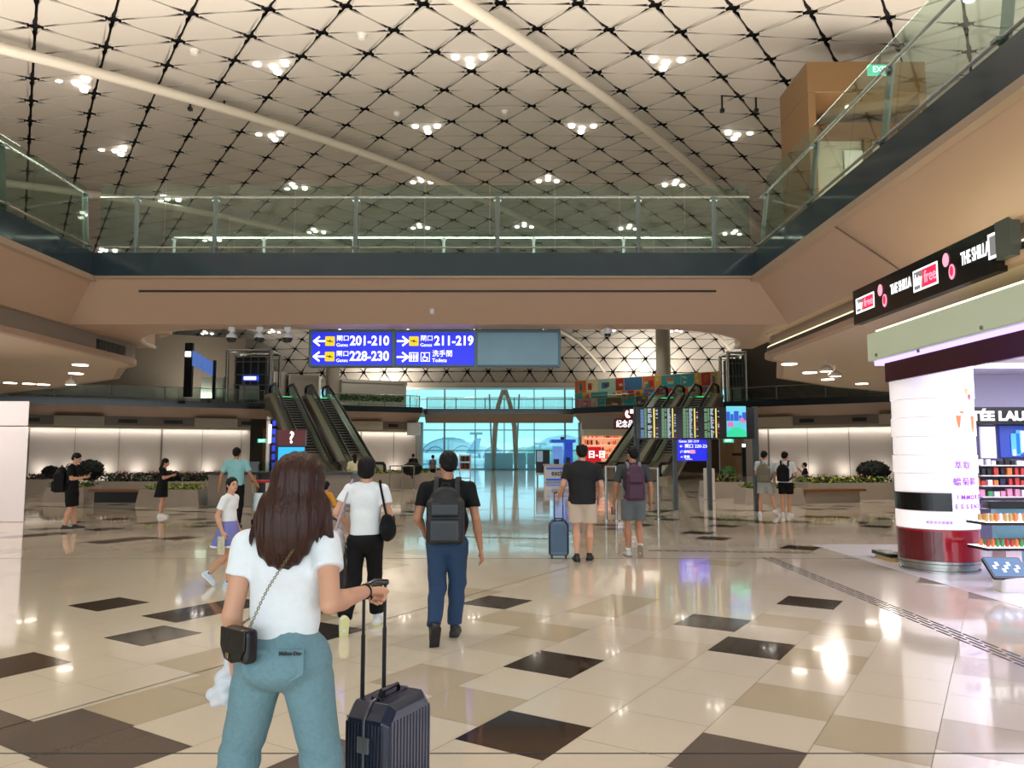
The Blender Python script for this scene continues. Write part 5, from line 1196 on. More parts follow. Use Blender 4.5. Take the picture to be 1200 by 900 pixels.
b = MB(); b.bb(xa+.3, xa+.5, Yg+.1, Yg+.4, 0, at(1190, 642, Yg).z-.04); b.build('base', mat('base_pink', '#e8d4dc', .4), r)
for yy, pal in ((612, (6, 6, 3, 1)), (642, (0, 3, 4, 4, 0))):
    z = at(1190, yy, Yg).z; x = xa+.07
    k = 0
    while x < at(1240, 620, Yg).x:
        product(x, Yg+.1, z+.002, .13, .022, pal[k % len(pal)], 'on the black shelf gondola', 'bottle'); product(x+.02, Yg+.28, z+.002, .11, .024, pal[(k+1) % len(pal)], 'on the black shelf gondola', 'bottle'); x += .062; k += 1
# tilted screen stand
pt = onz(1186, 697)
r = E('screen_lectern', 'tilted tablet screen on a white pedestal at the right edge', 'lectern', (pt.x+.12, pt.y+.25, 0), math.radians(-12))
b = MB(); b.rbox((0.05, 0, .09), (.18, .16, .09), .05); b.build('pedestal', mat('pedestal', '#dcd8d4', .3), r, world=False, bevel=.01)
Rt = Rz(math.radians(8)) @ Rx(math.radians(38)); b = MB(); b.rbox((-.02, -.02, .27), (.22, .17, .018), .02, Rt); b.build('bezel', M_black2, r, world=False)
b = MB(); b.m = 0; b.box(Rt @ V((0, 0, .021)) + V((-.02, -.02, .27)), (.20, .15, .001), Rt); b.m = 1
for k in range(7): b.box(Rt @ V((-.14+.045*k, .06*math.sin(k*2.1), .0235)) + V((-.02, -.02, .27)), (.018, .03, .001), Rt)
b.build('screen', [lampmat('tablet_blue', '#3f6f9c', .8), lampmat('tablet_white', '#dff0ff', 1.2)], r, world=False)

# ================================================================= UPPER PORTAL (right upper floor)
Yp = 20.8
x0 = at(948, 150, Yp).x; x1 = at(1088, 150, Yp).x; zp = at(948, 72, Yp).z; zi = at(1000, 108, Yp).z
r = E('timber_portal', 'tall timber clad portal with a marble recess on the upper right floor', 'portal', ((x0+x1)/2, Yp, zt))
b = MB(); b.bb(x0, x1, Yp, Yp+2.2, zi, zp); b.build('lintel', M_wood, r, bevel=.02)
b = MB(); b.bb(x0, x0+.22, Yp, Yp+2.2, zt, zi-.002); b.build('post', M_wood, r, bevel=.02)
b = MB(); b.bb(x1-.22, x1, Yp, Yp+2.2, zt, zi-.002); b.build('post', M_wood, r, bevel=.02)
M_marb = mat('marble', '#b8ae98', .3, var=.2, scale=1.2)
b = MB(); b.bb(x0+.23, x1-.23, Yp+1.5, Yp+1.7, zt, zi-.8); b.build('marble_wall', M_marb, r)
b = MB(); b.bb(x0+.23, x1-.23, Yp+1.2, Yp+1.9, zi-.79, zi-.35); b.build('inner_beam', mat('inner_timber', '#6b4529', .4, var=.1), r)
xm = at(1015, 150, Yp+1.4).x
b = MB(); b.bb(xm-.12, xm+.12, Yp+1.3, Yp+1.49, zt, zi-.8); b.build('inner_post', M_wood, r)
b = MB(); b.bb(at(990, 190, Yp+1.4).x, at(1012, 190, Yp+1.4).x, Yp+1.42, Yp+1.49, zt+.2, at(1000, 176, Yp+1.4).z); b.build('notice_board', mat('notice', '#d8d4c8', .4), r)
b = MB(); b.bb(x0+.5, xm-.2, Yp+1.1, Yp+1.45, zt, zt+1.0); b.build('reception_counter', M_wood, r)
for px, py in ((993, 96), (1064, 95)):
    p = at(px, py, Yp+.9); b = MB(); b.lathe([(.001, 0), (.09, 0), (.09, .03)], (p.x, Yp+.9, zi-.03), 12); b.build('spotlight', lampmat('portal_lamp', '#ffe2a8', 12.0), r)
exitsign(1031.5, 81.5, 19.6, .62, 'green exit sign hanging in front of the timber portal')
# ================================================================= FIGURES
def smin(a, b, k):
    if k <= 0: return np.minimum(a, b)
    h = np.maximum(k-np.abs(a-b), 0)/k; return np.minimum(a, b)-h*h*k*.25
class SDF:
    def __init__(s, res): s.P = []; s.res = res; s.disp = None; s.gcuts = []
    def cone(s, a, b, ra, rb=None, k=.02, flat=None, cuts=None, sub=False):
        rb = ra if rb is None else rb; a = np.array(a, float); b = np.array(b, float); m = max(ra, rb)
        fx = max(1.0, flat[1]) if flat else 1
        s.P.append(dict(t='c', a=a, b=b, ra=ra, rb=rb, k=k, flat=flat, cuts=cuts, sub=sub, lo=np.minimum(a, b)-m*fx, hi=np.maximum(a, b)+m*fx)); return s
    def ell(s, c, r, k=.02, R=None, cuts=None, sub=False):
        c = np.array(c, float); r = np.array(r if hasattr(r, '__len__') else (r, r, r), float); m = r.max() if R is not None else r
        s.P.append(dict(t='e', c=c, r=r, k=k, R=None if R is None else np.array(R), cuts=cuts, sub=sub, lo=c-m, hi=c+m)); return s
    def box(s, c, h, rd=.02, k=.01, R=None, cuts=None, sub=False):
        c = np.array(c, float); h = np.array(h, float); m = np.linalg.norm(h) if R is not None else h
        s.P.append(dict(t='b', c=c, h=h, rd=rd, k=k, R=None if R is None else np.array(R), cuts=cuts, sub=sub, lo=c-m, hi=c+m)); return s
    def path(s, pts, rs, k=.02, flat=None):
        rs = rs if hasattr(rs, '__len__') else [rs]*len(pts)
        for i in range(len(pts)-1): s.cone(pts[i], pts[i+1], rs[i], rs[i+1], k, flat)
        return s
    def mesh(s, name, m, parent, label=None, world=False):
        res = s.res; lo = np.min([p['lo'] for p in s.P if not p['sub']], 0)-3*res; hi = np.max([p['hi'] for p in s.P if not p['sub']], 0)+3*res
        n = np.ceil((hi-lo)/res).astype(int)+1; D = np.full(n, .2, np.float32)
        ax = [lo[i]+np.arange(n[i])*res for i in range(3)]
        for p in s.P:
            mg = p['k']+2.5*res
            i0 = np.maximum(np.floor((p['lo']-mg-lo)/res).astype(int), 0); i1 = np.minimum(np.ceil((p['hi']+mg-lo)/res).astype(int)+1, n)
            if (i1 <= i0).any(): continue
            X, Y, Z = np.meshgrid(*[ax[i][i0[i]:i1[i]] for i in range(3)], indexing='ij')
            if p['t'] == 'c':
                ab = p['b']-p['a']; L2 = max(ab @ ab, 1e-12); px, py, pz = X-p['a'][0], Y-p['a'][1], Z-p['a'][2]
                t = np.clip((px*ab[0]+py*ab[1]+pz*ab[2])/L2, 0, 1); vx, vy, vz = px-t*ab[0], py-t*ab[1], pz-t*ab[2]
                if p['flat']:
                    nv = np.array(p['flat'][0], float); nv /= np.linalg.norm(nv); q = (vx*nv[0]+vy*nv[1]+vz*nv[2])*(1/p['flat'][1]-1); vx, vy, vz = vx+nv[0]*q, vy+nv[1]*q, vz+nv[2]*q
                d = np.sqrt(vx*vx+vy*vy+vz*vz)-(p['ra']+(p['rb']-p['ra'])*t)
                if p['flat'] and p['flat'][1] < 1: d = d*max(p['flat'][1], .6)
            elif p['t'] == 'e':
                x, y, z = X-p['c'][0], Y-p['c'][1], Z-p['c'][2]
                if p['R'] is not None: R = p['R']; x, y, z = R[0,0]*x+R[1,0]*y+R[2,0]*z, R[0,1]*x+R[1,1]*y+R[2,1]*z, R[0,2]*x+R[1,2]*y+R[2,2]*z
                r = p['r']; k0 = np.sqrt((x/r[0])**2+(y/r[1])**2+(z/r[2])**2); k1 = np.sqrt((x/r[0]**2)**2+(y/r[1]**2)**2+(z/r[2]**2)**2)+1e-9; d = k0*(k0-1)/k1
            else:
                x, y, z = X-p['c'][0], Y-p['c'][1], Z-p['c'][2]
                if p['R'] is not None: R = p['R']; x, y, z = R[0,0]*x+R[1,0]*y+R[2,0]*z, R[0,1]*x+R[1,1]*y+R[2,1]*z, R[0,2]*x+R[1,2]*y+R[2,2]*z
                rd = p['rd']; qx, qy, qz = np.abs(x)-p['h'][0]+rd, np.abs(y)-p['h'][1]+rd, np.abs(z)-p['h'][2]+rd
                d = np.sqrt(np.maximum(qx, 0)**2+np.maximum(qy, 0)**2+np.maximum(qz, 0)**2)+np.minimum(np.maximum(qx, np.maximum(qy, qz)), 0)-rd
            for (c, nn) in (p['cuts'] or []):
                nn = np.array(nn, float); nn /= np.linalg.norm(nn); d = np.maximum(d, (X-c[0])*nn[0]+(Y-c[1])*nn[1]+(Z-c[2])*nn[2])
            sl = tuple(slice(i0[i], i1[i]) for i in range(3))
            if p['sub']: D[sl] = np.maximum(D[sl], -d)
            else: D[sl] = smin(D[sl], d.astype(np.float32), p['k'])
        if s.disp is not None:
            X, Y, Z = np.meshgrid(*ax, indexing='ij', sparse=True); D = D+s.disp(X, Y, Z).astype(np.float32)*(np.abs(D) < .1)
        for (c, nn) in s.gcuts:
            X, Y, Z = np.meshgrid(*ax, indexing='ij', sparse=True); nn = np.array(nn, float); nn /= np.linalg.norm(nn)
            D = np.maximum(D, ((X-c[0])*nn[0]+(Y-c[1])*nn[1]+(Z-c[2])*nn[2]).astype(np.float32))
        D[0] = D[-1] = .2; D[:, 0] = D[:, -1] = .2; D[:, :, 0] = D[:, :, -1] = .2
        N = (D < 0); cnt = np.zeros(np.array(n)-1, np.int8); off = [(i, j, k) for i in (0, 1) for j in (0, 1) for k in (0, 1)]
        for (i, j, k) in off: cnt += N[i:n[0]-1+i, j:n[1]-1+j, k:n[2]-1+k]
        A = np.argwhere((cnt > 0) & (cnt < 8)); idm = np.full(cnt.shape, -1, np.int32); idm[A[:, 0], A[:, 1], A[:, 2]] = np.arange(len(A))
        cv = np.stack([D[A[:, 0]+o[0], A[:, 1]+o[1], A[:, 2]+o[2]] for o in off], 1); acc = np.zeros((len(A), 3)); w = np.zeros(len(A))
        offa = np.array(off, float)
        for a in range(8):
            for b in range(a+1, 8):
                if abs(offa[a]-offa[b]).sum() != 1: continue
                m_ = (cv[:, a] < 0) != (cv[:, b] < 0); t = np.where(m_, cv[:, a]/np.where(m_, cv[:, a]-cv[:, b], 1), 0)[:, None]
                acc += np.where(m_[:, None], offa[a]*(1-t)+offa[b]*t, 0); w += m_
        vs = lo+(A+acc/w[:, None])*res
        fs = []
        for axis in range(3):
            o1, o2 = [(1, 2), (2, 0), (0, 1)][axis]
            S = [slice(None)]*3; S2 = [slice(None)]*3; S[axis] = slice(0, n[axis]-1); S2[axis] = slice(1, n[axis])
            E_ = np.argwhere(N[tuple(S)] != N[tuple(S2)])
            if len(E_) == 0: continue
            neg = N[tuple(S)][E_[:, 0], E_[:, 1], E_[:, 2]]
            def cid(d1, d2):
                q = E_.copy(); q[:, o1] -= d1; q[:, o2] -= d2; return idm[q[:, 0], q[:, 1], q[:, 2]]
            Q = np.stack([cid(1, 1), cid(0, 1), cid(0, 0), cid(1, 0)], 1); Q[~neg] = Q[~neg][:, ::-1]; fs.append(Q)
        Q = np.concatenate(fs); me = bpy.data.meshes.new(name)
        me.vertices.add(len(vs)); me.vertices.foreach_set('co', vs.astype(np.float32).ravel()); me.loops.add(len(Q)*4); me.loops.foreach_set('vertex_index', Q.ravel().astype(np.int32))
        me.polygons.add(len(Q)); me.polygons.foreach_set('loop_start', np.arange(0, len(Q)*4, 4, dtype=np.int32)); me.polygons.foreach_set('use_smooth', np.ones(len(Q), bool))
        for q in (m if isinstance(m, (list, tuple)) else [m]): me.materials.append(q)
        me.update(); me.validate()
        o = bpy.data.objects.new(name, me); C.objects.link(o); o.parent = parent
        if label: o['label'] = label
        return o
def folds(amp, fr=(26, 20, 14), seed=0):
    r = np.random.RandomState(seed); ph = r.rand(4)*6.28
    return lambda X, Y, Z: amp*(np.sin(fr[0]*X+9*Y+fr[2]*Z*.9+ph[0])*np.sin(fr[2]*Z-7*X+ph[1])+.5*np.sin(fr[1]*2*Z+fr[0]*X*.6+ph[2])*np.sin(fr[1]*Y+ph[3]))
SK = lambda c, nm: mat(nm, c, .5, var=.04, scale=12)
skinA = SK('#c69478', 'skin_light'); skinB = SK('#a97658', 'skin_tan')
M_hair = mat('hair_black', '#070505', .6, spec=.25, var=.3, scale=60, bump=.15, stretch=(1, 1, .12)); M_hairb = mat('hair_brown', '#31160c', .42, spec=.3, var=.45, scale=90, bump=.4, stretch=(1, 1, .08))
def cloth(nm, c, r=.8, var=.06, scale=40, bump=.08, **kw): return mat(nm, c, r, var=var, scale=scale, bump=bump, spec=.25, **kw)
M_tee = cloth('cotton_white', '#dfe3e6'); M_teeb = cloth('cotton_black', '#0d0d10'); M_jean = cloth('denim_light', '#6a8a93', .8, .16, 60, .3); M_jeand = cloth('denim_dark', '#2c4260', .8, .14, 90, .2)
M_pantb = cloth('trouser_black', '#0c0c0e'); M_shb = cloth('shorts_beige', '#b9aa9a'); M_shg = cloth('shorts_grey', '#5f6668'); M_teeg = cloth('tee_grey', '#3c4044')
M_sole = mat('sole_white', '#e3e3df', .5, var=0); M_shoeb = mat('shoe_black', '#121214', .5, var=.05); M_shoew = mat('shoe_white', '#d9dde2', .5, var=.05)
def unit(v): v = np.array(v, float); return v/max(np.linalg.norm(v), 1e-9)
def hand(s, wr, d, pn, H, curl=.35, side=1, grip=False, sc=1.0):
    """palm, four bent fingers and a thumb; d along the hand, pn out of the palm, side = +1 when the thumb is towards d x pn"""
    wr = np.array(wr, float); d = unit(d); pn = unit(np.array(pn, float)-d*np.dot(pn, d)); w = np.cross(d, pn)*side; L = .105*H*sc
    c0 = wr+d*L*.08; c1 = wr+d*L*.5
    s.cone(c0, c1, L*.17, L*.235, .012, (pn, .48))
    for k, ln in enumerate((.40, .46, .43, .33)):
        o = c1+w*L*(.165-.11*k)-d*L*(.03*abs(k-1.2)); r = L*.052*(1 if k < 3 else .88); dirn = d.copy(); p = o
        for q, f in enumerate((.45, .32, .26)):
            ang = curl*(1.0 if q == 0 else 1.25)*(1.0 if not grip else 1.0); dirn = unit(dirn*math.cos(ang)+pn*math.sin(ang)) if q or grip else unit(dirn*math.cos(ang*.6)+pn*math.sin(ang*.6))
            e = p+dirn*L*ln*f; s.cone(p, e, r*(1-.06*q), r*(.94-.08*q), .003)
            p = e; pn_ = unit(pn-dirn*np.dot(pn, dirn)); 
            if q < 2: pn = pn_ if np.linalg.norm(pn_) > .1 else pn
        pn = unit(np.cross(w*side, d)); 
    t0 = wr+d*L*.16+w*L*.15; td = unit(d*.72+w*.55+pn*.35); t1 = t0+td*L*.24; t2 = t1+unit(d*.9+w*.1+pn*.45)*L*.2
    s.cone(t0, t1, L*.085, L*.065, .008); s.cone(t1, t2, L*.062, L*.05, .004)
def figure(name, label, loc, yaw, H, pose, wear, res=.011, skin=None, male=True, wide=1.0, hair='short', hand_res=None, face=False, look=(0, 0), cat='person', handopt=None, slim=False):
    """joints are fractions of H in a frame whose +y is the facing direction"""
    skin = skin or skinA; sw = (.112 if male else .098)*wide; hw = .050*wide
    J = dict(pel=(0, 0, .515), ch=(0, 0, .72), nk=(0, -.004, .835), hd=(0, .012, .93), shL=(-sw, 0, .803), shR=(sw, 0, .803), elL=(-sw-.03, -.015, .635), elR=(sw+.03, -.015, .635), wrL=(-sw-.035, .03, .485), wrR=(sw+.035, .03, .485),
             hipL=(-hw, 0, .505), hipR=(hw, 0, .505), knL=(-hw-.004, .012, .28), knR=(hw+.004, .012, .28), anL=(-hw-.006, -.012, .045), anR=(hw+.006, -.012, .045), ftL=(0, 1, 0), ftR=(0, 1, 0), hdL=None, hdR=None, pnL=(1, 0, 0), pnR=(-1, 0, 0))
    J.update(pose); G = {k: np.array(v, float)*(1 if k[:2] in ('ft', 'hd', 'pn') and k != 'hd' else H) for k, v in J.items() if v is not None}
    root = E(name, label, cat, loc, yaw); sh = (G['shL']+G['shR'])/2
    b = SDF(res*.9)
    # --- body: one continuous surface
    b.ell(G['pel'], (.066*H*wide, .046*H, .05*H), .02); b.cone(G['pel'], G['ch'], .052*H, .058*H, .02, ((0, 1, 0), .66)); b.ell(G['ch']+np.array((0, 0, .01*H)), (sw*.66*H, .042*H, .07*H), .02)
    b.cone(G['shL'], G['shR'], .024*H, .024*H, .02); b.cone(sh+np.array((0, 0, .01*H)), G['hd']-np.array((0, .006*H, .045*H)), .034*H, .031*H, .02)
    hy, hp = look; Rh = Matrix.Rotation(hy, 3, 'Z') @ Matrix.Rotation(hp, 3, 'X'); hc = G['hd']
    def hp_(x, y, z): return hc+np.array(Rh @ V((x*H, y*H, z*H)))
    b.ell(hp_(0, -.004, .008), (.045*H, .056*H, .054*H), .01, Rh); b.cone(hp_(0, .018, -.018), hp_(0, .030, -.044), .036*H, .020*H, .02); b.ell(hp_(0, .012, -.03), (.036*H, .04*H, .034*H), .012, Rh)
    b.cone(hp_(0, .048, .002), hp_(0, .062, -.018), .005*H, .0085*H, .006); b.cone(hp_(-.018, .046, .010), hp_(.018, .046, .010), .006*H, .006*H, .01); b.cone(hp_(-.012, .050, -.034), hp_(.012, .050, -.034), .0055*H, .0055*H, .006)
    for s_ in (-1, 1): b.ell(hp_(s_*.046, -.004, -.008), (.006*H, .011*H, .017*H), .004, Rh)
    for S in 'LR':
        s_ = -1 if S == 'L' else 1; a, e, w = G['sh'+S], G['el'+S], G['wr'+S]; fd = unit(w-e)
        b.cone(a, e, .027*H, .0225*H, .012); m_ = e+(w-e)*.3; b.cone(e, m_, .0225*H, .0235*H, .01); b.cone(m_, w, .0235*H, .0145*H, .01)
        hd = G.get('hd'+S); hd = fd if hd is None else hd; ho = (handopt or {}).get(S, {})
        hand(b, w, hd, G['pn'+S], H, side=ho.get('side', -s_ if False else 1)*(1), curl=ho.get('curl', .32), grip=ho.get('grip', False))
        a, e, w = G['hip'+S], G['kn'+S], G['an'+S]; b.cone(a, e, .046*H, .029*H, .015); cr = .025 if slim else .034; m_ = e+(w-e)*.32+np.array((0, (0 if slim else -.008)*H, 0)); b.cone(e, m_, .028*H if not slim else .024*H, cr*H, .015); b.cone(m_, w, cr*H, .020*H, .02)
        ft = unit(G['ft'+S]); uv_ = unit(np.cross(np.cross(ft, (0, 0, 1)), ft)); b.cone(w-ft*.008*H-uv_*.014*H, w+ft*.07*H-uv_*.028*H, .016*H, .012*H, .01)
    bo = b.mesh('body', skin, root)
    if face:
        ink = mat('eye_dark', '#120c0a', .3, var=0); lip = mat('lip', '#9a4a45', .5, var=0)
        for s_ in (-1, 1):
            q = MB(); c = hp_(s_*.018, .0495, .001); q.ball(c, (.0075*H, .004*H, .0035*H), 10, 6); q.build('eye', ink, root, True, world=False)
            q = MB(); q.tube([hp_(s_*.009, .053, .0115), hp_(s_*.018, .053, .0135), hp_(s_*.027, .047, .011)], .0016*H, 6); q.build('eyebrow', ink, root, True, world=False)
        q = MB(); q.tube([hp_(-.011, .0535, -.033), hp_(0, .0575, -.0345), hp_(.011, .0535, -.033)], .0026*H, 6); q.build('mouth', lip, root, True, world=False)
    # --- shoes
    def shoes(m, sole=None, low=False):
        for S in 'LR':
            w = G['an'+S]; ft = unit(G['ft'+S]); sd = unit(np.cross(ft, (0, 0, 1))); upv = unit(np.cross(sd, ft)); q = SDF(res*.8)
            hl = w-upv*.026*H-ft*.022*H; toe = w-upv*.030*H+ft*.098*H; ctz = w-upv*.045*H*.98
            q.cone(hl, toe, .026*H, .023*H, .015, None, cuts=[(ctz, -upv)]); q.cone(w-ft*.004*H+upv*.006*H, w+ft*.03*H-upv*.02*H, .025*H, .024*H, .02, cuts=[(ctz, -upv)])
            q.mesh('shoe', m, root)
            q = SDF(res*.8); q.cone(hl-upv*.010*H, toe-upv*.006*H, .0275*H, .0255*H, .01, None, cuts=[(ctz-upv*.002*H, -upv), (ctz+upv*.012*H, upv)]); q.mesh('sole', sole or m, root)
    # --- clothes
    def top(m, hem=.50, sl=.5, fit=1.0, amp=.004, neck=.845, name='shirt', tuck=False, long=False, flare=1.0, shw=1.0):
        q = SDF(res); p, c = G['pel'], G['ch']; hemc = p+(c-p)*0; hemp = p+np.array((0, 0, (hem-J['pel'][2])*H)); axis = unit(c-p)
        hr = .083*H*wide*fit*flare
        q.cone(hemp-axis*.02*H, p+(c-p)*.55, hr, .078*H*wide*fit, .03, ((0, 1, 0), .74)); q.cone(p+(c-p)*.5, c+axis*.02*H, .077*H*wide*fit, (sw*.93)*H*shw, .03, ((0, 1, 0), .62))
        q.cone(G['shL']*1+np.array((.012*H, 0, -.006*H)), G['shR']+np.array((-.012*H, 0, -.006*H)), .034*H, .034*H, .03)
        q.cone(G['shL']+(sh-G['shL'])*.35+np.array((0, 0, .004*H)), sh+np.array((0, -.004*H, .022*H)), .033*H, .036*H, .02); q.cone(G['shR']+(sh-G['shR'])*.35+np.array((0, 0, .004*H)), sh+np.array((0, -.004*H, .022*H)), .033*H, .036*H, .02)
        q.cone(sh+np.array((0, .004*H, .048*H)), sh+np.array((0, .01*H, .10*H)), .034*H, .05*H, .01, sub=True)
        for S in 'LR':
            a, e, w = G['sh'+S], G['el'+S], G['wr'+S]; d = unit(e-a)
            if long: q.cone(a, e, .036*H, .031*H, .02); q.cone(e, w, .031*H, .024*H, .02, cuts=[(w-unit(w-e)*.01*H, w-e)])
            else: end = a+(e-a)*sl; q.cone(a, a+(e-a)*(sl+.25), .034*H, .038*H, .025, cuts=[(end, d)])
        q.disp = folds(amp, seed=int(H*1000) % 97)
        q.gcuts = [(hemp, -axis)]
        return q.mesh(name, m, root)
    def bottom(m, cut, name='trousers', thigh=.060, knee=.043, hemr=.036, waist=.545, amp=.004, seatw=1.0):
        q = SDF(res); up = np.array((0, 0, 1.0)); q.ell(G['pel']-np.array((0, .006*H, .012*H)), (.090*H*wide*seatw, .072*H, .060*H), .03); q.cone(G['pel'], G['pel']+(G['ch']-G['pel'])*.35, .078*H*wide, .072*H*wide, .03, ((0, 1, 0), .78))
        for S in 'LR':
            a, e, w = G['hip'+S], G['kn'+S], G['an'+S]; d1 = unit(e-a); d2 = unit(w-e)
            if cut >= J['kn'+S][2]*0+.30:   # shorts: cut given as share of the thigh
                f = cut; end = a+(e-a)*f; q.cone(a, a+(e-a)*(f+.1), thigh*H, knee*H, .022, cuts=[(end, d1)])
            else:
                f = 1-cut; end = e+(w-e)*f; q.cone(a, e, thigh*H, knee*H, .022); q.cone(e, e+(w-e)*(f+.1), knee*H, hemr*H, .02, cuts=[(end, d2)])
        q.disp = folds(amp, seed=5); q.gcuts = [(np.array((0, 0, waist*H)), (0, 0, 1))]
        return q.mesh(name, m, root)
    def hairmesh(style, m=None):
        m = m or M_hair; q = SDF(res*.8)
        if style == 'short':
            q.ell(hp_(0, -.010, .016), (.051*H, .058*H, .056*H), .01, Rh, cuts=[(hp_(0, .030, .012), np.array(Rh @ V((0, .9, -.62))))]); q.ell(hp_(0, -.032, -.012), (.042*H, .030*H, .034*H), .015, Rh); q.disp = lambda X, Y, Z: .003*np.sin(90*X+40*Z)*np.sin(80*Y+50*X)
        elif style == 'bob':
            q.ell(hp_(0, -.010, .012), (.054*H, .062*H, .060*H), .01, Rh, cuts=[(hp_(0, .032, .01), np.array(Rh @ V((0, .9, -.55))))]); q.ell(hp_(0, -.024, -.022), (.050*H, .042*H, .045*H), .015, Rh); q.disp = lambda X, Y, Z: .003*np.sin(90*X+30*Z)*np.sin(80*Y+20*X)
        elif style in ('long', 'pony'):
            q.ell(hp_(0, -.010, .014), (.052*H, .060*H, .058*H), .01, Rh, cuts=[(hp_(0, .034, .01), np.array(Rh @ V((0, .9, -.5))))])
            if style == 'long': q.cone(hp_(0, -.03, 0), hp_(0, -.045, -.13), .044*H, .040*H, .03, ((0, 1, 0), .6))
            else: q.path([hp_(0, -.05, .0), hp_(.0, -.068, -.03), hp_(0, -.062, -.11)], [.018*H, .02*H, .008*H], .01)
            q.disp = lambda X, Y, Z: .003*np.sin(110*X+8*Z)*np.sin(90*Y)
        return q.mesh('hair', m, root)
    if hair: hairmesh(hair)
    env = dict(root=root, G=G, H=H, top=top, bottom=bottom, shoes=shoes, hp_=hp_, Rh=Rh, sw=sw, res=res)
    for f in wear: f(env)
    return env
def w_top(*a, **k): return lambda e: e['top'](*a, **k)
def w_bottom(*a, **k): return lambda e: e['bottom'](*a, **k)
def w_shoes(*a, **k): return lambda e: e['shoes'](*a, **k)
def socks(m, z=.075):
    def f(e):
        for S in 'LR':
            q = SDF(e['res']*.8); a = e['G']['an'+S]; k = e['G']['kn'+S]; d = unit(k-a); q.cone(a, a+d*z*e['H'], .0235*e['H'], .025*e['H'], .01, cuts=[(a+d*z*e['H']*.9, d)]); q.mesh('sock', m, e['root'])
    return f
def wpt(env, p):     # local point (metres) -> world
    r = env['root']; return Rz(r.rotation_euler.z) @ V(p) + r.location
def foot_at(px, py): p = onz(px, py); return V((p.x, p.y, 0))
# walking poses ---------------------------------------------------------------
def walk(stride=.10, lead='R', lift=.06, wd=.05, arms=True, sw=.112):
    B = 'L' if lead == 'R' else 'R'; sx = 1 if lead == 'R' else -1
    P = {'an'+lead: (sx*wd, stride, .045), 'kn'+lead: (sx*wd, stride*.72, .282), 'ft'+lead: (sx*.08, 1, .0),
         'an'+B: (-sx*wd, -stride*1.35, .045+lift), 'kn'+B: (-sx*wd, .012, .275), 'ft'+B: (-sx*.05, .62, -.78)}
    return P
# ---- 1 the woman in front --------------------------------------------------------
H1 = 1.64; p1 = V((at(332, 760, 3.05).x, 3.05, 0))
pose1 = dict(pel=(0, -.0, .545), ch=(.002, 0, .70), hd=(.026, .014, .936), shL=(-.092, .0, .795), shR=(.097, .0, .795), elL=(-.120, -.01, .628), wrL=(-.118, .03, .485), hdL=(.1, .15, -1),
             elR=(.128, -.085, .668), wrR=(.184, .058, .672), hdR=(.42, .85, -.15), pnR=(.1, .1, -1), pnL=(1, .2, 0),
             hipL=(-.048, 0, .53), hipR=(.050, 0, .53), knL=(-.112, .05, .285), anL=(-.165, .02, .045), knR=(.090, .03, .28), anR=(.125, -.07, .05), ftL=(-.1, 1, 0), ftR=(.1, 1, -.1))
def w1_hair(e):
    H = e['H']; hp_ = e['hp_']; q = SDF(.007)
    q.ell(hp_(0, -.012, .016), (.060*H, .066*H, .060*H), .01, e['Rh'], cuts=[(hp_(0, .036, .01), np.array((0, .9, -.4)))])
    q.cone(hp_(0, -.030, .0), hp_(-.010, -.05, -.08), .055*H, .074*H, .04, ((0, 1, 0), .62)); q.cone(hp_(-.010, -.05, -.08), hp_(-.018, -.062, -.13), .076*H, .064*H, .03, ((0, 1, 0), .52)); q.cone(hp_(-.018, -.062, -.12), hp_(-.020, -.064, -.158), .055*H, .026*H, .03, ((0, 1, 0), .5))
    for (x0, x1, z1) in ((-.045, -.085, -.12), (.045, .072, -.12), (.05, .088, -.128), (-.05, -.098, -.11)): q.cone(hp_(x0, -.02, -.05), hp_(x1, -.035, z1), .026*H, .006*H, .03)
    q.disp = lambda X, Y, Z: .0022*np.sin(170*X+4*Z)+.0012*np.sin(330*X+9*Z)*np.sin(40*Y)
    q.mesh('hair', M_hairb, e['root'], 'long straight dark brown hair')
    r = random.Random(5); b = MB()
    for k in range(260):
        a = r.uniform(-1.15, 1.15); x = math.sin(a); L = -.165+.05*abs(x)**1.3+r.uniform(-.02, .012); top_z = r.uniform(-.12, .04); wid = .5+.5*min(1, (.06-top_z)/.1)
        pts = []
        for t in [i/6 for i in range(7)]:
            z = top_z+(L-top_z)*t; wx = .058+(.024)*min(1, max(0, (-z)/.1)) if z < .02 else .056; wx = wx*(1-.35*max(0, (-z-.10)/.06)*(1 if abs(x) < .8 else 0)); yb = -.012-.052*math.cos(a)*(.95)-.35*max(0, -z)*.25*math.cos(a)-.004
            fl = 1.0+.12*t*(abs(x) > .7)
            pts.append(hp_(x*wx*1.03*fl+.0012*math.sin(4*t+k)-.018*min(1, max(0, -z/.13)), yb-.012*t*math.cos(a), z))
        b.tube(pts, [.0035, .005, .0055, .005, .0045, .003, .001], 5)
    b.build('hair_strands', M_hairb, e['root'], True, world=False)
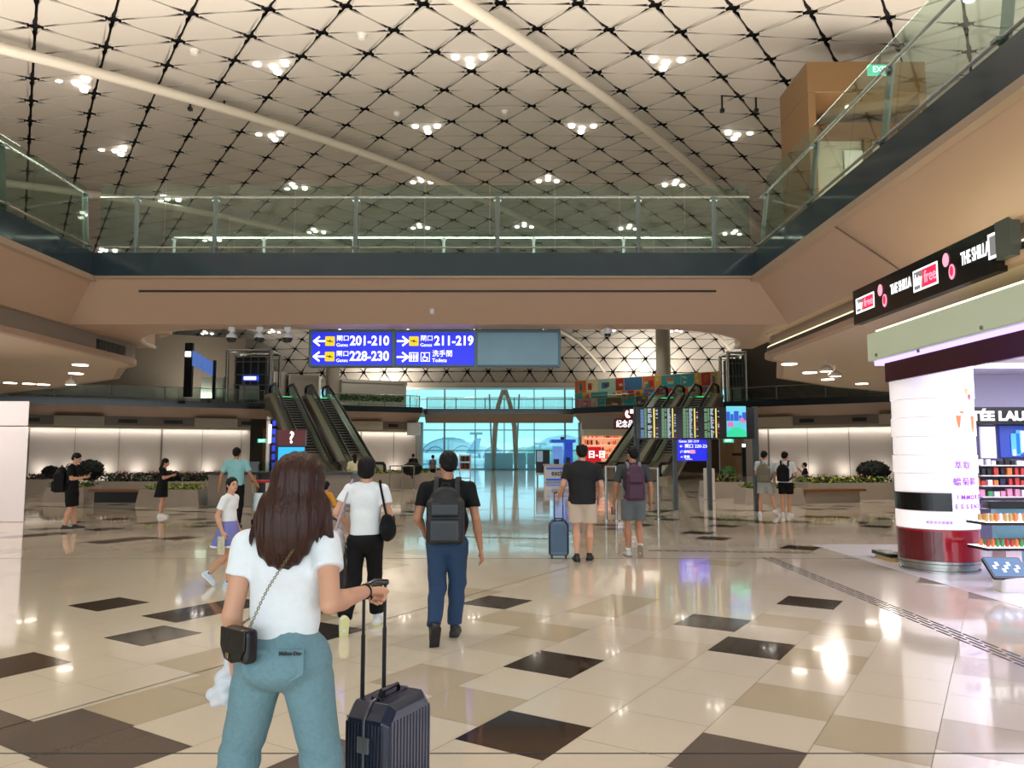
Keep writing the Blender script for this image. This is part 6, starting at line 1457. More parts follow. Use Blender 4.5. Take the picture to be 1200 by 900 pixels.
def w1_jeans(e):
    G, H = e['G'], e['H']; q = SDF(.008); q.ell(G['pel']+np.array((-.022*H, -.016*H, -.022*H)), (.066*H, .076*H, .062*H), .03); q.ell(G['pel']+np.array((.022*H, -.016*H, -.022*H)), (.066*H, .076*H, .062*H), .03); q.cone(G['pel'], G['pel']+np.array((0, .0, .05*H)), .082*H, .074*H, .03, ((0, 1, 0), .76))
    for S in 'LR':
        a, k_, w = G['hip'+S], G['kn'+S], G['an'+S]; q.cone(a, k_, .062*H, .047*H, .02); q.cone(k_, k_+(w-k_)*.35, .047*H, .050*H, .02); q.cone(k_+(w-k_)*.35, w, .050*H, .074*H, .02, cuts=[(w-np.array((0, 0, .02*H)), (0, 0, -1))])
    q.disp = lambda X, Y, Z: .0035*np.sin(60*Z+25*X)*np.exp(-((Z-.46)/.10)**2)+.003*np.sin(75*Z-20*X)*np.exp(-((Z-.84)/.05)**2)+.0016*np.sin(30*X+22*Z)
    q.gcuts = [(np.array((0, 0, .60*H)), (0, 0, 1))]
    q.mesh('jeans', M_jean, e['root'], 'light blue flared jeans')
    # back pocket with stitched outline and small dark mark
    for s_ in (1, -1):
        b = MB(); 
        Ysurf = lambda x, z: -.115*H*.78
        c = np.array((s_*.040*H, -.0885*H, .532*H)); w_ = .030*H
        o = [(-w_, .034*H), (w_, .034*H), (w_, -.022*H), (0, -.036*H), (-w_, -.022*H)]
        pts = [(c[0]+x, c[1]+.35*(abs(c[0]+x)-.042*H)**2*14+(.0 if z > 0 else .10*abs(z)), c[2]+z) for x, z in o]
        b.add(pts+[(p[0], p[1]+.012, p[2]) for p in pts], [(0, 1, 2, 3, 4), (9, 8, 7, 6, 5)]+[(i, (i+1) % 5, (i+1) % 5+5, i+5) for i in range(5)]); pk = b.build('back_pocket', M_jean, e['root'], world=False, bevel=.003); PK = pk if s_ == 1 else PK
    t = text('pocket_embroidery', 'Mahea Duv', .018, M_black2, PK, (0, 0, 0), R_front, 'CENTER', bold=.0006); t.location = (.042*H, -.0905*H, .560*H)
e1 = figure('person', 'woman with long brown hair in a white tee and flared jeans, pulling the navy suitcase', p1, 0, H1, pose1, [w_top(M_tee, hem=.572, sl=.46, fit=.96, amp=.0035), w1_jeans, w_shoes(M_shoew, M_sole)], res=.0075, male=False, wide=1.0, hair=None, slim=True, handopt=dict(R=dict(curl=.95, grip=True)))
w1_hair(e1)
# wrist band
G1 = e1['G']; b = MB(); wr = G1['wrR']; fd = unit(G1['wrR']-G1['elR']); s_ = V(wr-fd*.012); sd = V(unit(np.cross(fd, (0, 0, 1)))); uu = V(unit(np.cross(np.array(sd), fd)))
b.tube([s_+(sd*math.cos(a)+uu*math.sin(a))*.028 for a in [k*PI/8 for k in range(17)]], .004, 6); b.build('hair_tie', M_black2, e1['root'], True, world=False)
# crossbody bag on a chain
hipL = wpt(e1, (-.155*H1*.80, -.05*H1, .478*H1))
M_bagb = mat('leather_black', '#0b0b0c', .32, var=.1, scale=60, bump=.1); M_goldc = mat('chain_gold', '#8a7a58', .3, .8, var=.1)
hb = at(282, 755, 2.90); r = E('crossbody_bag', 'small black crossbody bag on a chain at the left hip of the woman in front', 'bag', hb, math.radians(-38))
q = SDF(.006); q.box((0, 0, 0), (.075, .028, .062), .018, .005, cuts=None); q.mesh('body', M_bagb, r)
b = MB(); pts = [(-.077, .062), (.077, .062), (.077, -.005), (.045, -.05), (-.0, -.062), (-.05, -.05), (-.077, -.005)]; b.add([(x, -.031, z) for x, z in pts]+[(x, -.037, z) for x, z in pts], [tuple(range(7)), tuple(range(7, 14))]+[(i, (i+1) % 7, (i+1) % 7+7, i+7) for i in range(7)]); b.build('flap', M_bagb, r, world=False, bevel=.003)
b = MB(); b.box((-.02, -.041, -.035), (.008, .004, .01)); b.build('clasp', M_goldc, r, world=False, bevel=.002)
# chain links from the bag up to the left... across the back to the right shoulder
c0 = hb+V((.02, -.045, .06)); back = [c0, wpt(e1, (-.055*H1, -.105*H1, .60*H1)), wpt(e1, (-.012*H1, -.098*H1, .70*H1)), wpt(e1, (.040*H1, -.075*H1, .79*H1)), wpt(e1, (.062*H1, -.005*H1, .852*H1)), wpt(e1, (.05*H1, .06*H1, .78*H1)), wpt(e1, (-.03*H1, .10*H1, .66*H1)), hb+V((-.02, .06, .06))]
def catmull(P, n=14):
    P = [V(p) for p in P]; out = []
    for i in range(len(P)-1):
        p0, p1_, p2, p3 = P[max(i-1, 0)], P[i], P[i+1], P[min(i+2, len(P)-1)]
        for k in range(n): t = k/n; out.append(.5*((2*p1_)+(p2-p0)*t+(2*p0-5*p1_+4*p2-p3)*t*t+(3*p1_-p0-3*p2+p3)*t**3))
    return out+[P[-1]]
cc = catmull(back, 22); b = MB()
acc_ = 0; last = cc[0]; k = 0
for i in range(1, len(cc)):
    d = cc[i]-cc[i-1]; m_ = (cc[i]+cc[i-1])/2; t = d.normalized(); a = t.cross(V((0, 0, 1)) if k % 2 else V((0, 1, 0))).normalized(); L = d.length*.62
    ring_ = [m_+t*L*math.cos(q*PI/4)+a*.0045*math.sin(q*PI/4) for q in range(9)]; b.tube(ring_, .0016, 4, cap=False); k += 1
def build_in(b, nm, m, root, **kw):    # world coordinates into a turned root
    R = Rz(-root.rotation_euler.z); b.v = [tuple(R @ (V(p)-root.location)) for p in b.v]; return b.build(nm, m, root, world=False, **kw)
build_in(b, 'chain_strap', M_goldc, r)
# plastic bag in the left hand
M_plas = mat('plastic_white', '#dfe3ea', .35, var=.05, scale=20, trans=.25)
hL = wpt(e1, G1['wrL']+np.array((.0, .03, -.10))); r = E('plastic_bag', 'white plastic carrier bag in the left hand of the woman in front', 'bag', (at(264, 800, 3.12).x, 3.12, at(264, 800, 3.12).z)); q = SDF(.007)
q.cone((0, 0, -.035), (.012, 0, .05), .055, .030, .03, ((0, 1, 0), .55)); q.cone((.012, 0, .05), (.03, 0, .115), .028, .008, .02, ((0, 1, 0), .6)); q.cone((-.03, 0, -.04), (.04, 0, -.075), .026, .02, .03, ((0, 1, 0), .6)); q.disp = lambda X, Y, Z: .004*np.sin(90*X+40*Z)+.003*np.sin(120*Z-60*X)
q.mesh('sack', M_plas, r); b = MB(); b.tube([(.03, 0, .11), (.038, -.005, .15), (.045, 0, .19)], .004, 6); b.build('handle', M_plas, r, True, world=False)
# ---- suitcase -------------------------------------------------------------------
M_case = mat('case_navy', '#0e1930', .28, .15, var=.05, coat=.3); M_caseg = mat('case_gunmetal', '#7d8084', .3, .85, var=0)
def suitcase(loc, yaw, W, D, Hc, m, label, handle=1.0, grp=None, seam=True, wheelh=.05, chamfer=.06, ribs=True, trim=None):
    """W across (ribbed shells face +-y in local frame), D depth; handle bars at the back (-y) side"""
    r = E('suitcase', label, 'suitcase', loc, yaw, grp); b = MB(); z0, z1 = wheelh, Hc; c = chamfer
    def shell(y0, y1):
        x = W/2; prof_ = [(-x, z0+c*.4), (-x+c*.4, z0), (x-c*.4, z0), (x, z0+c*.4), (x, z1-c), (x-c*.9, z1), (-x+c*.9, z1), (-x, z1-c)]
        out = -1 if y0 < 0 else 1; yf = y0 if out < 0 else y1; ym = y1 if out < 0 else y0; k = len(prof_); ins = .028
        A = [(px_, ym, pz_) for px_, pz_ in prof_]; Bm = [(px_, yf-out*ins, pz_) for px_, pz_ in prof_]; Cc_ = [(px_*(1-ins*1.6/W), yf, z0+(pz_-z0)*(1-ins*1.4/(z1-z0))+ins*.5) for px_, pz_ in prof_]
        q = MB(); q.add(A+Bm+Cc_, [tuple(range(k)), tuple(range(2*k, 3*k))]+[(j*k+i, j*k+(i+1) % k, (j+1)*k+(i+1) % k, (j+1)*k+i) for j in range(2) for i in range(k)])
        if ribs:
            n = 13
            for i in range(n):
                xx = -x*.80+1.6*x*i/(n-1); q.box((xx, yf, (z0+z1)/2), (.0055, .0035, (z1-z0)/2-c*1.05))
            for sx in (-1, 1):
                n2 = 5
                for i in range(n2): yy = ym+(yf-ym)*(.20+.6*i/(n2-1)); q.box((sx*x, yy, (z0+z1)/2-c*.2), (.0035, .0045, (z1-z0)/2-c*1.0))
        return q.build('shell', m, r, world=False, bevel=.006)
    shell(-D/2, -.004); shell(.004, D/2)
    if seam:
        q = MB(); x = W/2+.003; pr = [(-x, z0+c*.4), (-x+c*.4, z0-.002), (x-c*.4, z0-.002), (x, z0+c*.4), (x, z1-c), (x-c*.9, z1+.003), (-x+c*.9, z1+.003), (-x, z1-c)]
        q.tube([(px_, 0, pz_) for px_, pz_ in pr]+[(pr[0][0], 0, pr[0][1])], .006, 8); q.build('frame_seam', trim or M_caseg, r, True, world=False)
        for zz in (z0+(z1-z0)*.72,):
            for sx in (-1, 1): q = MB(); q.rbox((sx*(W/2+.004), 0, zz), (.008, .030, .032), .004); q.box((sx*(W/2+.012), 0, zz), (.003, .006, .02)); q.build('latch', trim or M_caseg, r, world=False, bevel=.002)
    for sx in (-1, 1):
        for sy in (-1, 1):
            q = MB(); q.tube([(sx*(W/2-.045)-.012, sy*(D/2-.035), .024), (sx*(W/2-.045)+.012, sy*(D/2-.035), .024)], .024, 12); q.box((sx*(W/2-.045), sy*(D/2-.035), .047), (.018, .014, .012)); q.build('wheel', M_black2, r, True, world=False)
    q = MB(); q.rbox((0, 0-D*.0, z1+.004), (W*.28, .03, .006), .012); q.tube([(-W*.2, 0, z1+.006), (-W*.17, 0, z1+.028), (W*.17, 0, z1+.028), (W*.2, 0, z1+.006)], .009, 8); q.build('carry_handle', M_black2, r, True, world=False)
    for sx in (-1, 1):
        q = MB(); q.tube([(sx*W*.22, -D/2+.025, z1-.01), (sx*W*.22, -D/2+.025, z1+(handle-z1)*.55)], .0095, 8); q.tube([(sx*W*.22, -D/2+.025, z1+(handle-z1)*.5), (sx*W*.22, -D/2+.025, handle-.02)], .007, 8); q.build('telescopic_rod', mat('rod_dark', '#34373a', .3, .7, var=0), r, True, world=False)
    q = MB(); q.tube([(-W*.25, -D/2+.025, handle-.015), (0, -D/2+.025, handle), (W*.25, -D/2+.025, handle-.015)], .014, 10); q.build('grip', M_black2, r, True, world=False)
    return r
# narrow side faces the camera: local x points towards the camera
yaw_s = math.radians(-90-27); wr_w = wpt(e1, G1['wrR']+unit(pose1['hdR'])*.05)
hgt = wr_w.z-.012
sc_loc = V((at(456, 850, 3.45).x, 3.45, 0)); 
Wc, Dc = .35, .225
suit = suitcase(sc_loc, yaw_s, Wc, Dc, .61, M_case, 'dark navy ribbed cabin suitcase pulled by the woman in front', handle=hgt)
print('grip', wr_w, Rz(yaw_s) @ V((0, -Dc/2+.025, hgt)) + sc_loc)

# ---- backpack maker --------------------------------------------------------------
def backpack(env, label, m, size, res=.011, off=(0, 0), zc=.70, m2=None, detail=True, name='backpack', strapm=None):
    H = env['H']; W, D, Hh = size; root = env['root']; yb = -.07*H-D/2+off[1]; c = np.array((off[0], yb, zc*H))
    R0 = Rz(root.rotation_euler.z); r = E(name, label, 'backpack', root.location + R0 @ V(c), root.rotation_euler.z)
    q = SDF(res); q.box((0, 0, -Hh*.12), (W/2, D/2, Hh*.38), .035, .03); q.ell((0, 0, Hh*.22), (W*.44, D*.48, Hh*.28), .04); q.mesh('main_body', m, r)
    q = SDF(res*.9); q.box((0, -D/2-.012, -Hh*.26), (W*.40, .035, Hh*.20), .02, .01); q.mesh('front_pocket', m2 or m, r)
    if detail: q = SDF(res*.9); q.box((0, -D/2-.004, Hh*.10), (W*.38, .028, Hh*.12), .02, .01); q.mesh('upper_pocket', m2 or m, r)
    b = MB(); b.tube([(-W*.12, 0, Hh*.46), (-W*.08, 0, Hh*.55), (W*.08, 0, Hh*.55), (W*.12, 0, Hh*.46)], .008, 6); b.build('top_loop', m, r, True, world=False)
    for s_ in (-1, 1):
        b = MB(); S = 'L' if s_ < 0 else 'R'; shp = env['G']['sh'+S]; cc_ = lambda x, y, z: V((x, y, z))-V(c)
        P_ = [cc_(s_*W*.30, yb+D/2, zc*H+Hh*.36), cc_(s_*.055*H, -.055*H, .835*H), cc_(s_*.060*H, .0, .856*H), cc_(s_*.062*H, .055*H, .80*H), cc_(s_*.075*H, .070*H, .70*H), cc_(s_*W*.52, .0, .62*H), cc_(s_*W*.42, yb+D/2, zc*H-Hh*.4)]
        pts = catmull(P_, 5); 
        n = 6; vs = []
        for i, p in enumerate(pts):
            t = (pts[min(i+1, len(pts)-1)]-pts[max(i-1, 0)]).normalized(); a_ = V((1, 0, 0)); a_ = (a_-t*a_.dot(t)).normalized(); nn = t.cross(a_)
            for (u1, u2) in ((-.021, -.005), (.021, -.005), (.021, .005), (-.021, .005)): vs.append(p+a_*u1+nn*u2)
        k = len(pts); b.add(vs, [(i*4+j, i*4+(j+1) % 4, (i+1)*4+(j+1) % 4, (i+1)*4+j) for i in range(k-1) for j in range(4)]+[(0, 1, 2, 3), (k*4-4, k*4-3, k*4-2, k*4-1)]); b.build('shoulder_strap', strapm or m, r, True, world=False)
    return r
def shoulderbag(env, side, label, m, size, strap_top, low, res=.011, nm='shoulder_bag', up=None, flat=.5, strapm=None):
    H = env['H']; root = env['root']; c = np.array(low)*H; R0 = Rz(root.rotation_euler.z); r = E(nm, label, 'bag', root.location + R0 @ V(c), root.rotation_euler.z); W, D, Hh = size
    q = SDF(res); q.ell((0, 0, -Hh*.12), (D*.55, W/2, Hh*.42), .03); q.cone((0, -W*.28, Hh*.2), (0, W*.28, Hh*.2), D*.32, D*.32, .04); q.disp = lambda X, Y, Z: .004*np.sin(50*Y+30*Z); q.mesh('bag_body', m, r)
    T_ = V(np.array(strap_top)*H-c)
    b = MB(); b.tube(catmull([(0, -W*.32, Hh*.25), V((T_.x*.5, -W*.22, T_.z*.6)), T_+V((0, -.02, .0)), T_+V((0, .03, .0)), V((T_.x*.5, W*.25, T_.z*.6)), (0, W*.32, Hh*.25)], 5), .012, 6); b.build('strap', strapm or m, r, True, world=False); return r

# ---- 2 woman with tote --------------------------------------------------------
pz = dict(walk(.11, 'R', .05, .045)); pz.update(elL=(-.165, -.03, .67), wrL=(-.125, .055, .60), elR=(.14, -.02, .65), wrR=(.13, .05, .56), pnL=(.6, 0, -.3), pnR=(-1, 0, 0), anR=(.055, .13, .045), anL=(-.085, -.16, .075), knL=(-.06, .0, .275), ftL=(-.1, .25, -1))
pos = V((at(428, 640, 7.45).x, 7.45, 0))
e2 = figure('person', 'woman with short black hair in a white tee and black trousers, walking ahead', pos, 0, 1.63, pz, [w_top(M_tee, hem=.54, sl=.55, fit=1.02, amp=.004), w_bottom(M_pantb, .12, thigh=.056, knee=.042, hemr=.042), w_shoes(M_shoew, mat('sole_lime', '#d9dba0', .5, var=0))], res=.0095, male=False, wide=1.04, hair='bob', slim=True)
shoulderbag(e2, 1, 'black shoulder bag at the right side of the woman in black trousers', M_teeb, (.24, .14, .30), (.085, -.01, .842), (.135, -.02, .60), .0095)
shoulderbag(e2, -1, 'pale patterned tote bag at the left side of the woman in black trousers', mat('tote_pale', '#c9c0cb', .7, var=.22, scale=22), (.30, .13, .36), (-.085, .0, .842), (-.165, -.01, .50), .0095, nm='tote_bag', strapm=mat('tote_strap', '#a79aa8', .7))
suitcase(V((at(393, 640, 8.2).x, 8.2, 0)), math.radians(-20), .30, .20, .72, mat('case_black', '#1a1b1d', .35), 'black suitcase half hidden behind the pale tote bag', handle=.98, ribs=False)
# ---- 3 man with black backpack --------------------------------------------------
pz = dict(walk(.10, 'R', .05, .05)); pz.update(elL=(-.155, -.02, .64), wrL=(-.135, .06, .575), elR=(.155, -.03, .635), wrR=(.178, .0, .48), pnL=(.8, 0, -.3), pnR=(-1, 0, 0), anR=(.035, .10, .045), anL=(-.055, -.13, .085), ftL=(-.12, .3, -.95))
pos = V((at(524, 650, 7.0).x, 7.0, 0))
e3 = figure('person', 'man in a black tee and dark jeans wearing a black backpack, walking ahead', pos, 0, 1.68, pz, [w_top(M_teeb, hem=.515, sl=.62, fit=1.05, amp=.004, flare=1.02), w_bottom(M_jeand, .10, thigh=.062, knee=.046, hemr=.038, amp=.006), w_shoes(mat('shoe_sb', '#1b1b1d', .5), mat('sole_blackwhite', '#151515', .5, var=0))], res=.0095, wide=1.06, hair='short', look=(.35, 0), skin=skinB, slim=True)
backpack(e3, 'black two pocket backpack on the man in dark jeans', mat('nylon_black', '#0d0e11', .55, var=.1, scale=50, bump=.1), (.33, .15, .50), .0095, zc=.665, m2=mat('nylon_slate', '#191d22', .35, var=.1))
# white trainer stripes for his shoes
# ---- 4 man with beige shorts ------------------------------------------------------
pz = dict(anL=(-.055, -.05, .045), knL=(-.052, .0, .28), anR=(.06, .02, .045), elL=(-.165, -.03, .655), wrL=(-.175, .06, .60), hdL=(-.2, .6, -.7), elR=(.165, -.02, .645), wrR=(.155, .08, .53), ftR=(.25, 1, 0), ftL=(-.1, 1, 0), pnL=(0, -.2, -1))
pos = onz(683, 657); pos = V((pos.x, pos.y, 0))
e4 = figure('person', 'heavy set man in a black tee and beige shorts pulling the blue suitcase', pos, 0, 1.80, pz, [w_top(mat('tee_ink', '#07080d', .8, var=.05), hem=.485, sl=.72, fit=1.22, amp=.004, flare=1.10, shw=1.06), w_bottom(M_shb, .80, 'shorts', .070, .066, waist=.52), w_shoes(M_shoeb, M_black2)], res=.011, wide=1.16, hair='short')
b = MB(); q = SDF(.011); hh = e4['hp_']; q.cone(hh(0, -.006, .03), hh(0, -.006, .062), .052*1.8, .047*1.8, .01, cuts=[(hh(0, 0, .062), (0, 0, 1))]); q.mesh('flat_topped_hair', M_hair, e4['root'])
sp = onz(656, 655.5); wl = wpt(e4, e4['G']['wrL']+unit((-.2, .6, -.7))*.06)
M_caseb = mat('case_blue', '#23425c', .25, .3, var=.04, coat=.4)
suitcase(V((sp.x-.01, sp.y+.12, 0)), 0, .31, .20, .60, M_caseb, 'blue hard shell suitcase beside the man in beige shorts', handle=wl.z+.01)
# ---- 5 man with purple backpack ---------------------------------------------------
pz = dict(walk(.08, 'L', .055, .045)); pz.update(anL=(-.055, -.03, .045), knL=(-.055, .0, .28), anR=(.045, -.10, .085), knR=(.05, .02, .285), ftR=(.1, .35, -.95), ftL=(-.15, 1, 0), elL=(-.16, -.03, .64), wrL=(-.175, .03, .475), elR=(.155, -.03, .64), wrR=(.165, .02, .49))
pos = onz(743, 651.5); pos = V((pos.x, pos.y, 0))
e5 = figure('person', 'man in a grey tee and grey shorts carrying the purple backpack', pos, 0, 1.77, pz, [w_top(M_teeg, hem=.50, sl=.80, fit=1.08, amp=.004), w_bottom(M_shg, .80, 'shorts', .066, .060, waist=.52), socks(M_tee), w_shoes(mat('shoe_grey', '#b9bdbd', .5, var=.2, scale=60), mat('sole_brown', '#8c7a68', .5, var=0))], res=.011, wide=1.02, hair='short', look=(.5, 0), skin=skinB)
backpack(e5, 'purple hiking backpack with grey straps', mat('nylon_purple', '#3d1833', .55, var=.15, scale=40), (.30, .17, .58), .011, zc=.675, strapm=mat('strap_grey', '#7d7080', .6))
b = MB(); G5 = e5['G']; w5 = G5['wrL']; r = E('mobile_phone', 'dark phone in the left hand of the man with the purple backpack', 'phone', wpt(e5, w5+np.array((-.01, .02, -.12))), 0); b.rbox((0, 0, 0), (.035, .008, .06), .006); b.build('case', M_black2, r, world=False)
# ---- 6 girl in the purple skirt ----------------------------------------------------
M_skirt = mat('skirt_lilac', '#6f72b0', .75, var=.08); 
pos = onz(266, 688); pos = V((pos.x, pos.y, 0)); yawg = math.radians(-98)
Hg = 1.36
pz = dict(anR=(.045, .03, .045), knR=(.042, .05, .285), anL=(-.045, -.21, .11), knL=(-.045, -.02, .29), ftL=(0, .75, -.66), ftR=(0, 1, 0), elL=(-.125, -.03, .655), wrL=(-.105, .035, .53), elR=(.125, -.05, .65), wrR=(.12, .0, .51), hd=(0, .02, .93))
def skirt(z0, z1, r0, r1, m, n=22, amp=.05, hemm=None, nm='skirt'):
    def f(e):
        H = e['H']; b = MB(); k = 88; vs = []; c = e['G']['pel']
        for j in range(7):
            t = j/6; z = (z0+(z1-z0)*t)*H; r = (r0+(r1-r0)*t)*H
            for i in range(k):
                a = 2*PI*i/k; rr = r*(1+amp*t*abs(math.sin(n*a/2)))*(1); vs.append((rr*math.cos(a)+c[0], rr*.85*math.sin(a)+c[1]-.02*t*H, z))
        fs = [(j*k+i, j*k+(i+1) % k, (j+1)*k+(i+1) % k, (j+1)*k+i) for j in range(6) for i in range(k)]; b.add(vs, fs)
        o = b.build(nm, m, e['root'], True, world=False); s = o.modifiers.new('thick', 'SOLIDIFY'); s.thickness = .006
        if hemm:
            b = MB(); z = z1*H; b.v = []; vs = []
            for zz in (z+.012, z-.012):
                for i in range(k): a = 2*PI*i/k; rr = r1*H*(1+amp*abs(math.sin(n*a/2)))*1.01; vs.append((rr*math.cos(a)+c[0], rr*.85*math.sin(a)+c[1]-.02*H, zz))
            b.add(vs, [(i, (i+1) % k, (i+1) % k+k, i+k) for i in range(k)]); o = b.build('skirt_hem', hemm, e['root'], True, world=False); s = o.modifiers.new('thick', 'SOLIDIFY'); s.thickness = .008
    return f
e6 = figure('person', 'girl with a ponytail in a white blouse and pleated lilac skirt, walking to the right', pos, yawg, Hg, pz, [w_top(M_tee, hem=.575, sl=.62, fit=1.0, amp=.003, name='blouse'), skirt(.60, .375, .084, .140, M_skirt, n=26, amp=.12, hemm=M_tee), socks(M_teeb, .02), w_shoes(mat('trainer_pale', '#b9cbe0', .5, var=.1, scale=30), M_sole)], res=.009, male=False, wide=1.0, hair='pony', face=True, look=(-.55, .0))
b = MB(); 
for s_ in (-1, 1): c = e6['hp_'](s_*.0185, .056, .001); b.tube([c+np.array(e6['Rh'] @ V((.016*math.cos(a), .0, .014*math.sin(a)))) for a in [k*PI/6 for k in range(13)]], .0018, 5)
b.build('glasses', mat('thin_frame', '#6f6258', .4, .5), e6['root'], True, world=False)
gp = wpt(e6, e6['G']['wrR']+np.array((.055, .02, -.10))); r = E('printed_fan', 'pale printed card held by the girl in the lilac skirt', 'card', gp, 0); b = MB(); b.rbox((0, 0, -.06), (.045, .006, .11), .01); b.build('card', mat('card_print', '#b8b29a', .6, var=.4, scale=28), r, world=False)
# ---- 7 man in the light blue shirt --------------------------------------------------
Y7 = 17.5; pos = V((at(275, 600, Y7).x, Y7, 0))
pz = dict(anL=(-.06, .05, .045), anR=(.06, -.05, .045), elL=(-.175, -.02, .64), wrL=(-.20, .0, .49), elR=(.18, .0, .655), wrR=(.235, .05, .56), hd=(0, .014, .93))
e7 = figure('person', 'man in a light blue shirt and dark trousers seen from behind beside the information desk', pos, 0, 1.80, pz, [w_top(cloth('shirt_blue', '#86bcc4'), hem=.50, sl=.70, fit=1.1, flare=1.04, name='shirt'), w_bottom(M_pantb, .06), w_shoes(M_shoeb, M_black2)], res=.013, wide=1.1, hair='short', skin=skinB, slim=True)
pt = V((at(305, 605, 17.9).x, 17.9, 0)); r = E('luggage_trolley', 'luggage trolley with a red push bar beside the man in the light blue shirt', 'trolley', pt)
b = MB(); b.tube([(-.22, 0, 1.02), (.22, 0, 1.02)], .035, 8); b.build('push_bar', mat('bar_red', '#b0202a', .4), r, True, world=False)
for s_ in (-1, 1):
    b = MB(); b.tube([(s_*.2, 0, 1.0), (s_*.2, .05, .25), (s_*.2, .75, .16)], .02, 8); b.build('side_tube', mat('tube_brass', '#a8966a', .35, .6), r, True, world=False)
    b = MB(); b.tube([(s_*.2-.02, .1, .08), (s_*.2+.02, .1, .08)], .08, 12); b.build('wheel', M_black2, r, True, world=False)
b = MB(); b.bb(-.22, .22, .05, .78, .14, .17); b.bb(-.2, .2, .0, .03, .35, .75); b.build('luggage_rack', M_steel, r, world=False)
b = MB(); b.tube([(-.02, .72, .07), (.02, .72, .07)], .07, 12); b.build('wheel', M_black2, r, True, world=False)
# ---- 8 standing man on the far left, looking at a phone -----------------------------
pos = onz(82, 620.5); pos = V((pos.x, pos.y, 0)); yw = math.radians(-80)
pz = dict(elL=(-.125, .03, .66), wrL=(-.06, .13, .675), elR=(.125, .03, .66), wrR=(.07, .135, .67), hdL=(.3, .9, .1), hdR=(-.3, .9, .1), pnL=(.6, 0, .8), pnR=(-.6, 0, .8), anL=(-.055, .04, .045), anR=(.055, -.05, .045), hd=(0, .04, .925), nk=(0, .01, .835))
e8 = figure('person', 'man in black tee and black shorts standing with a phone at the far left', pos, yw, 1.68, pz, [w_top(M_teeb, hem=.48, sl=.72, fit=1.16, flare=1.04), w_bottom(M_pantb, .92, 'shorts', .066, .058, waist=.52), w_shoes(M_shoeb, mat('sandal_sole', '#8a8078', .6, var=0))], res=.012, wide=1.05, hair='short', look=(0, -.45), face=True, handopt=dict(L=dict(curl=.5), R=dict(curl=.5)))
backpack(e8, 'large black backpack on the standing man at the far left', M_teeb, (.34, .22, .56), .013, zc=.65, detail=False)
def phone(env, f, lab, tilt=.9):
    r = E('mobile_phone', lab, 'phone', wpt(env, np.array(f)*env['H']), env['root'].rotation_euler.z); b = MB(); b.m = 0; b.rbox((0, 0, 0), (.037, .075, .005), .008, Rx(tilt)); b.build('case', M_black2, r, world=False); b = MB(); b.rbox(Rx(tilt) @ V((0, 0, .006)), (.033, .068, .001), .006, Rx(tilt)); b.build('screen', mat('phone_glass', '#20242c', .1, emit='#8fa4c0', es=.3), r, world=False)
phone(e8, (0, .19, .70), 'phone held by the standing man at the far left')
# ---- 9 woman in the black dress -----------------------------------------------------
pos = onz(189, 606); pos = V((pos.x, pos.y, 0)); 
pz = dict(elL=(-.115, .03, .66), wrL=(-.06, .13, .70), elR=(.115, .03, .66), wrR=(.06, .135, .70), hdL=(.3, .9, .1), hdR=(-.3, .9, .1), pnL=(.6, 0, .8), pnR=(-.6, 0, .8), hd=(0, .035, .925))
e9 = figure('person', 'woman in a black dress and white trainers looking at her phone before the left planters', pos, math.radians(-75), 1.54, pz, [w_top(M_teeb, hem=.56, sl=.75, fit=1.05, name='bodice'), skirt(.60, .34, .094, .125, M_teeb, n=10, amp=.06, nm='dress_skirt'), w_shoes(M_shoew, M_sole)], res=.012, male=False, hair='long', look=(0, -.3), face=True, handopt=dict(L=dict(curl=.5), R=dict(curl=.5)))
phone(e9, (0, .19, .725), 'phone held by the woman in the black dress')
# ---- 10, 11 two young men on the right ----------------------------------------------
M_check = mat('shirt_pale', '#c6ccd2', .7, var=.12, scale=40)
pos = onz(898, 604.5); pos = V((pos.x, pos.y, 0))
pz = dict(anL=(-.09, -.02, .045), knL=(-.07, .0, .28), anR=(.14, -.06, .08), knR=(.095, .02, .285), ftR=(.5, .4, -.5), ftL=(-.1, 1, 0), elR=(.135, -.02, .64), wrR=(.135, .03, .49), elL=(-.13, .02, .65), wrL=(-.10, .09, .62))
e10 = figure('person', 'young man in a pale shirt and light shorts with the olive backpack', pos, math.radians(-15), 1.74, pz, [w_top(M_check, hem=.49, sl=.75, fit=1.1), w_bottom(mat('shorts_pale', '#a9aca6', .7), .74, 'shorts', .066, .062, waist=.52), w_shoes(M_shoew, M_sole)], res=.013, hair='short', look=(-.6, 0))
backpack(e10, 'olive grey backpack on the young man in the pale shirt', mat('canvas_olive', '#6d6956', .7, var=.08), (.34, .18, .50), .013, zc=.66, off=(-.05, 0), detail=False)
pos = onz(922, 605.5); pos = V((pos.x, pos.y, 0))
pz = dict(anL=(-.05, -.02, .045), anR=(.03, .03, .045), elR=(.15, .02, .65), wrR=(.15, .12, .62), elL=(-.14, .0, .65), wrL=(-.09, .09, .60), ftR=(.35, 1, 0), ftL=(-.1, 1, 0), hd=(0, .02, .93))
e11 = figure('person', 'young man in a white tee and black shorts with the black backpack', pos, math.radians(-28), 1.72, pz, [w_top(M_tee, hem=.49, sl=.78, fit=1.1), w_bottom(M_pantb, .70, 'shorts', .062, .060, waist=.52), w_shoes(M_shoew, M_sole)], res=.013, hair='short', look=(-.4, 0))
backpack(e11, 'black backpack on the young man in the white tee', M_teeb, (.31, .16, .46), .013, zc=.67, off=(-.03, 0), detail=False)
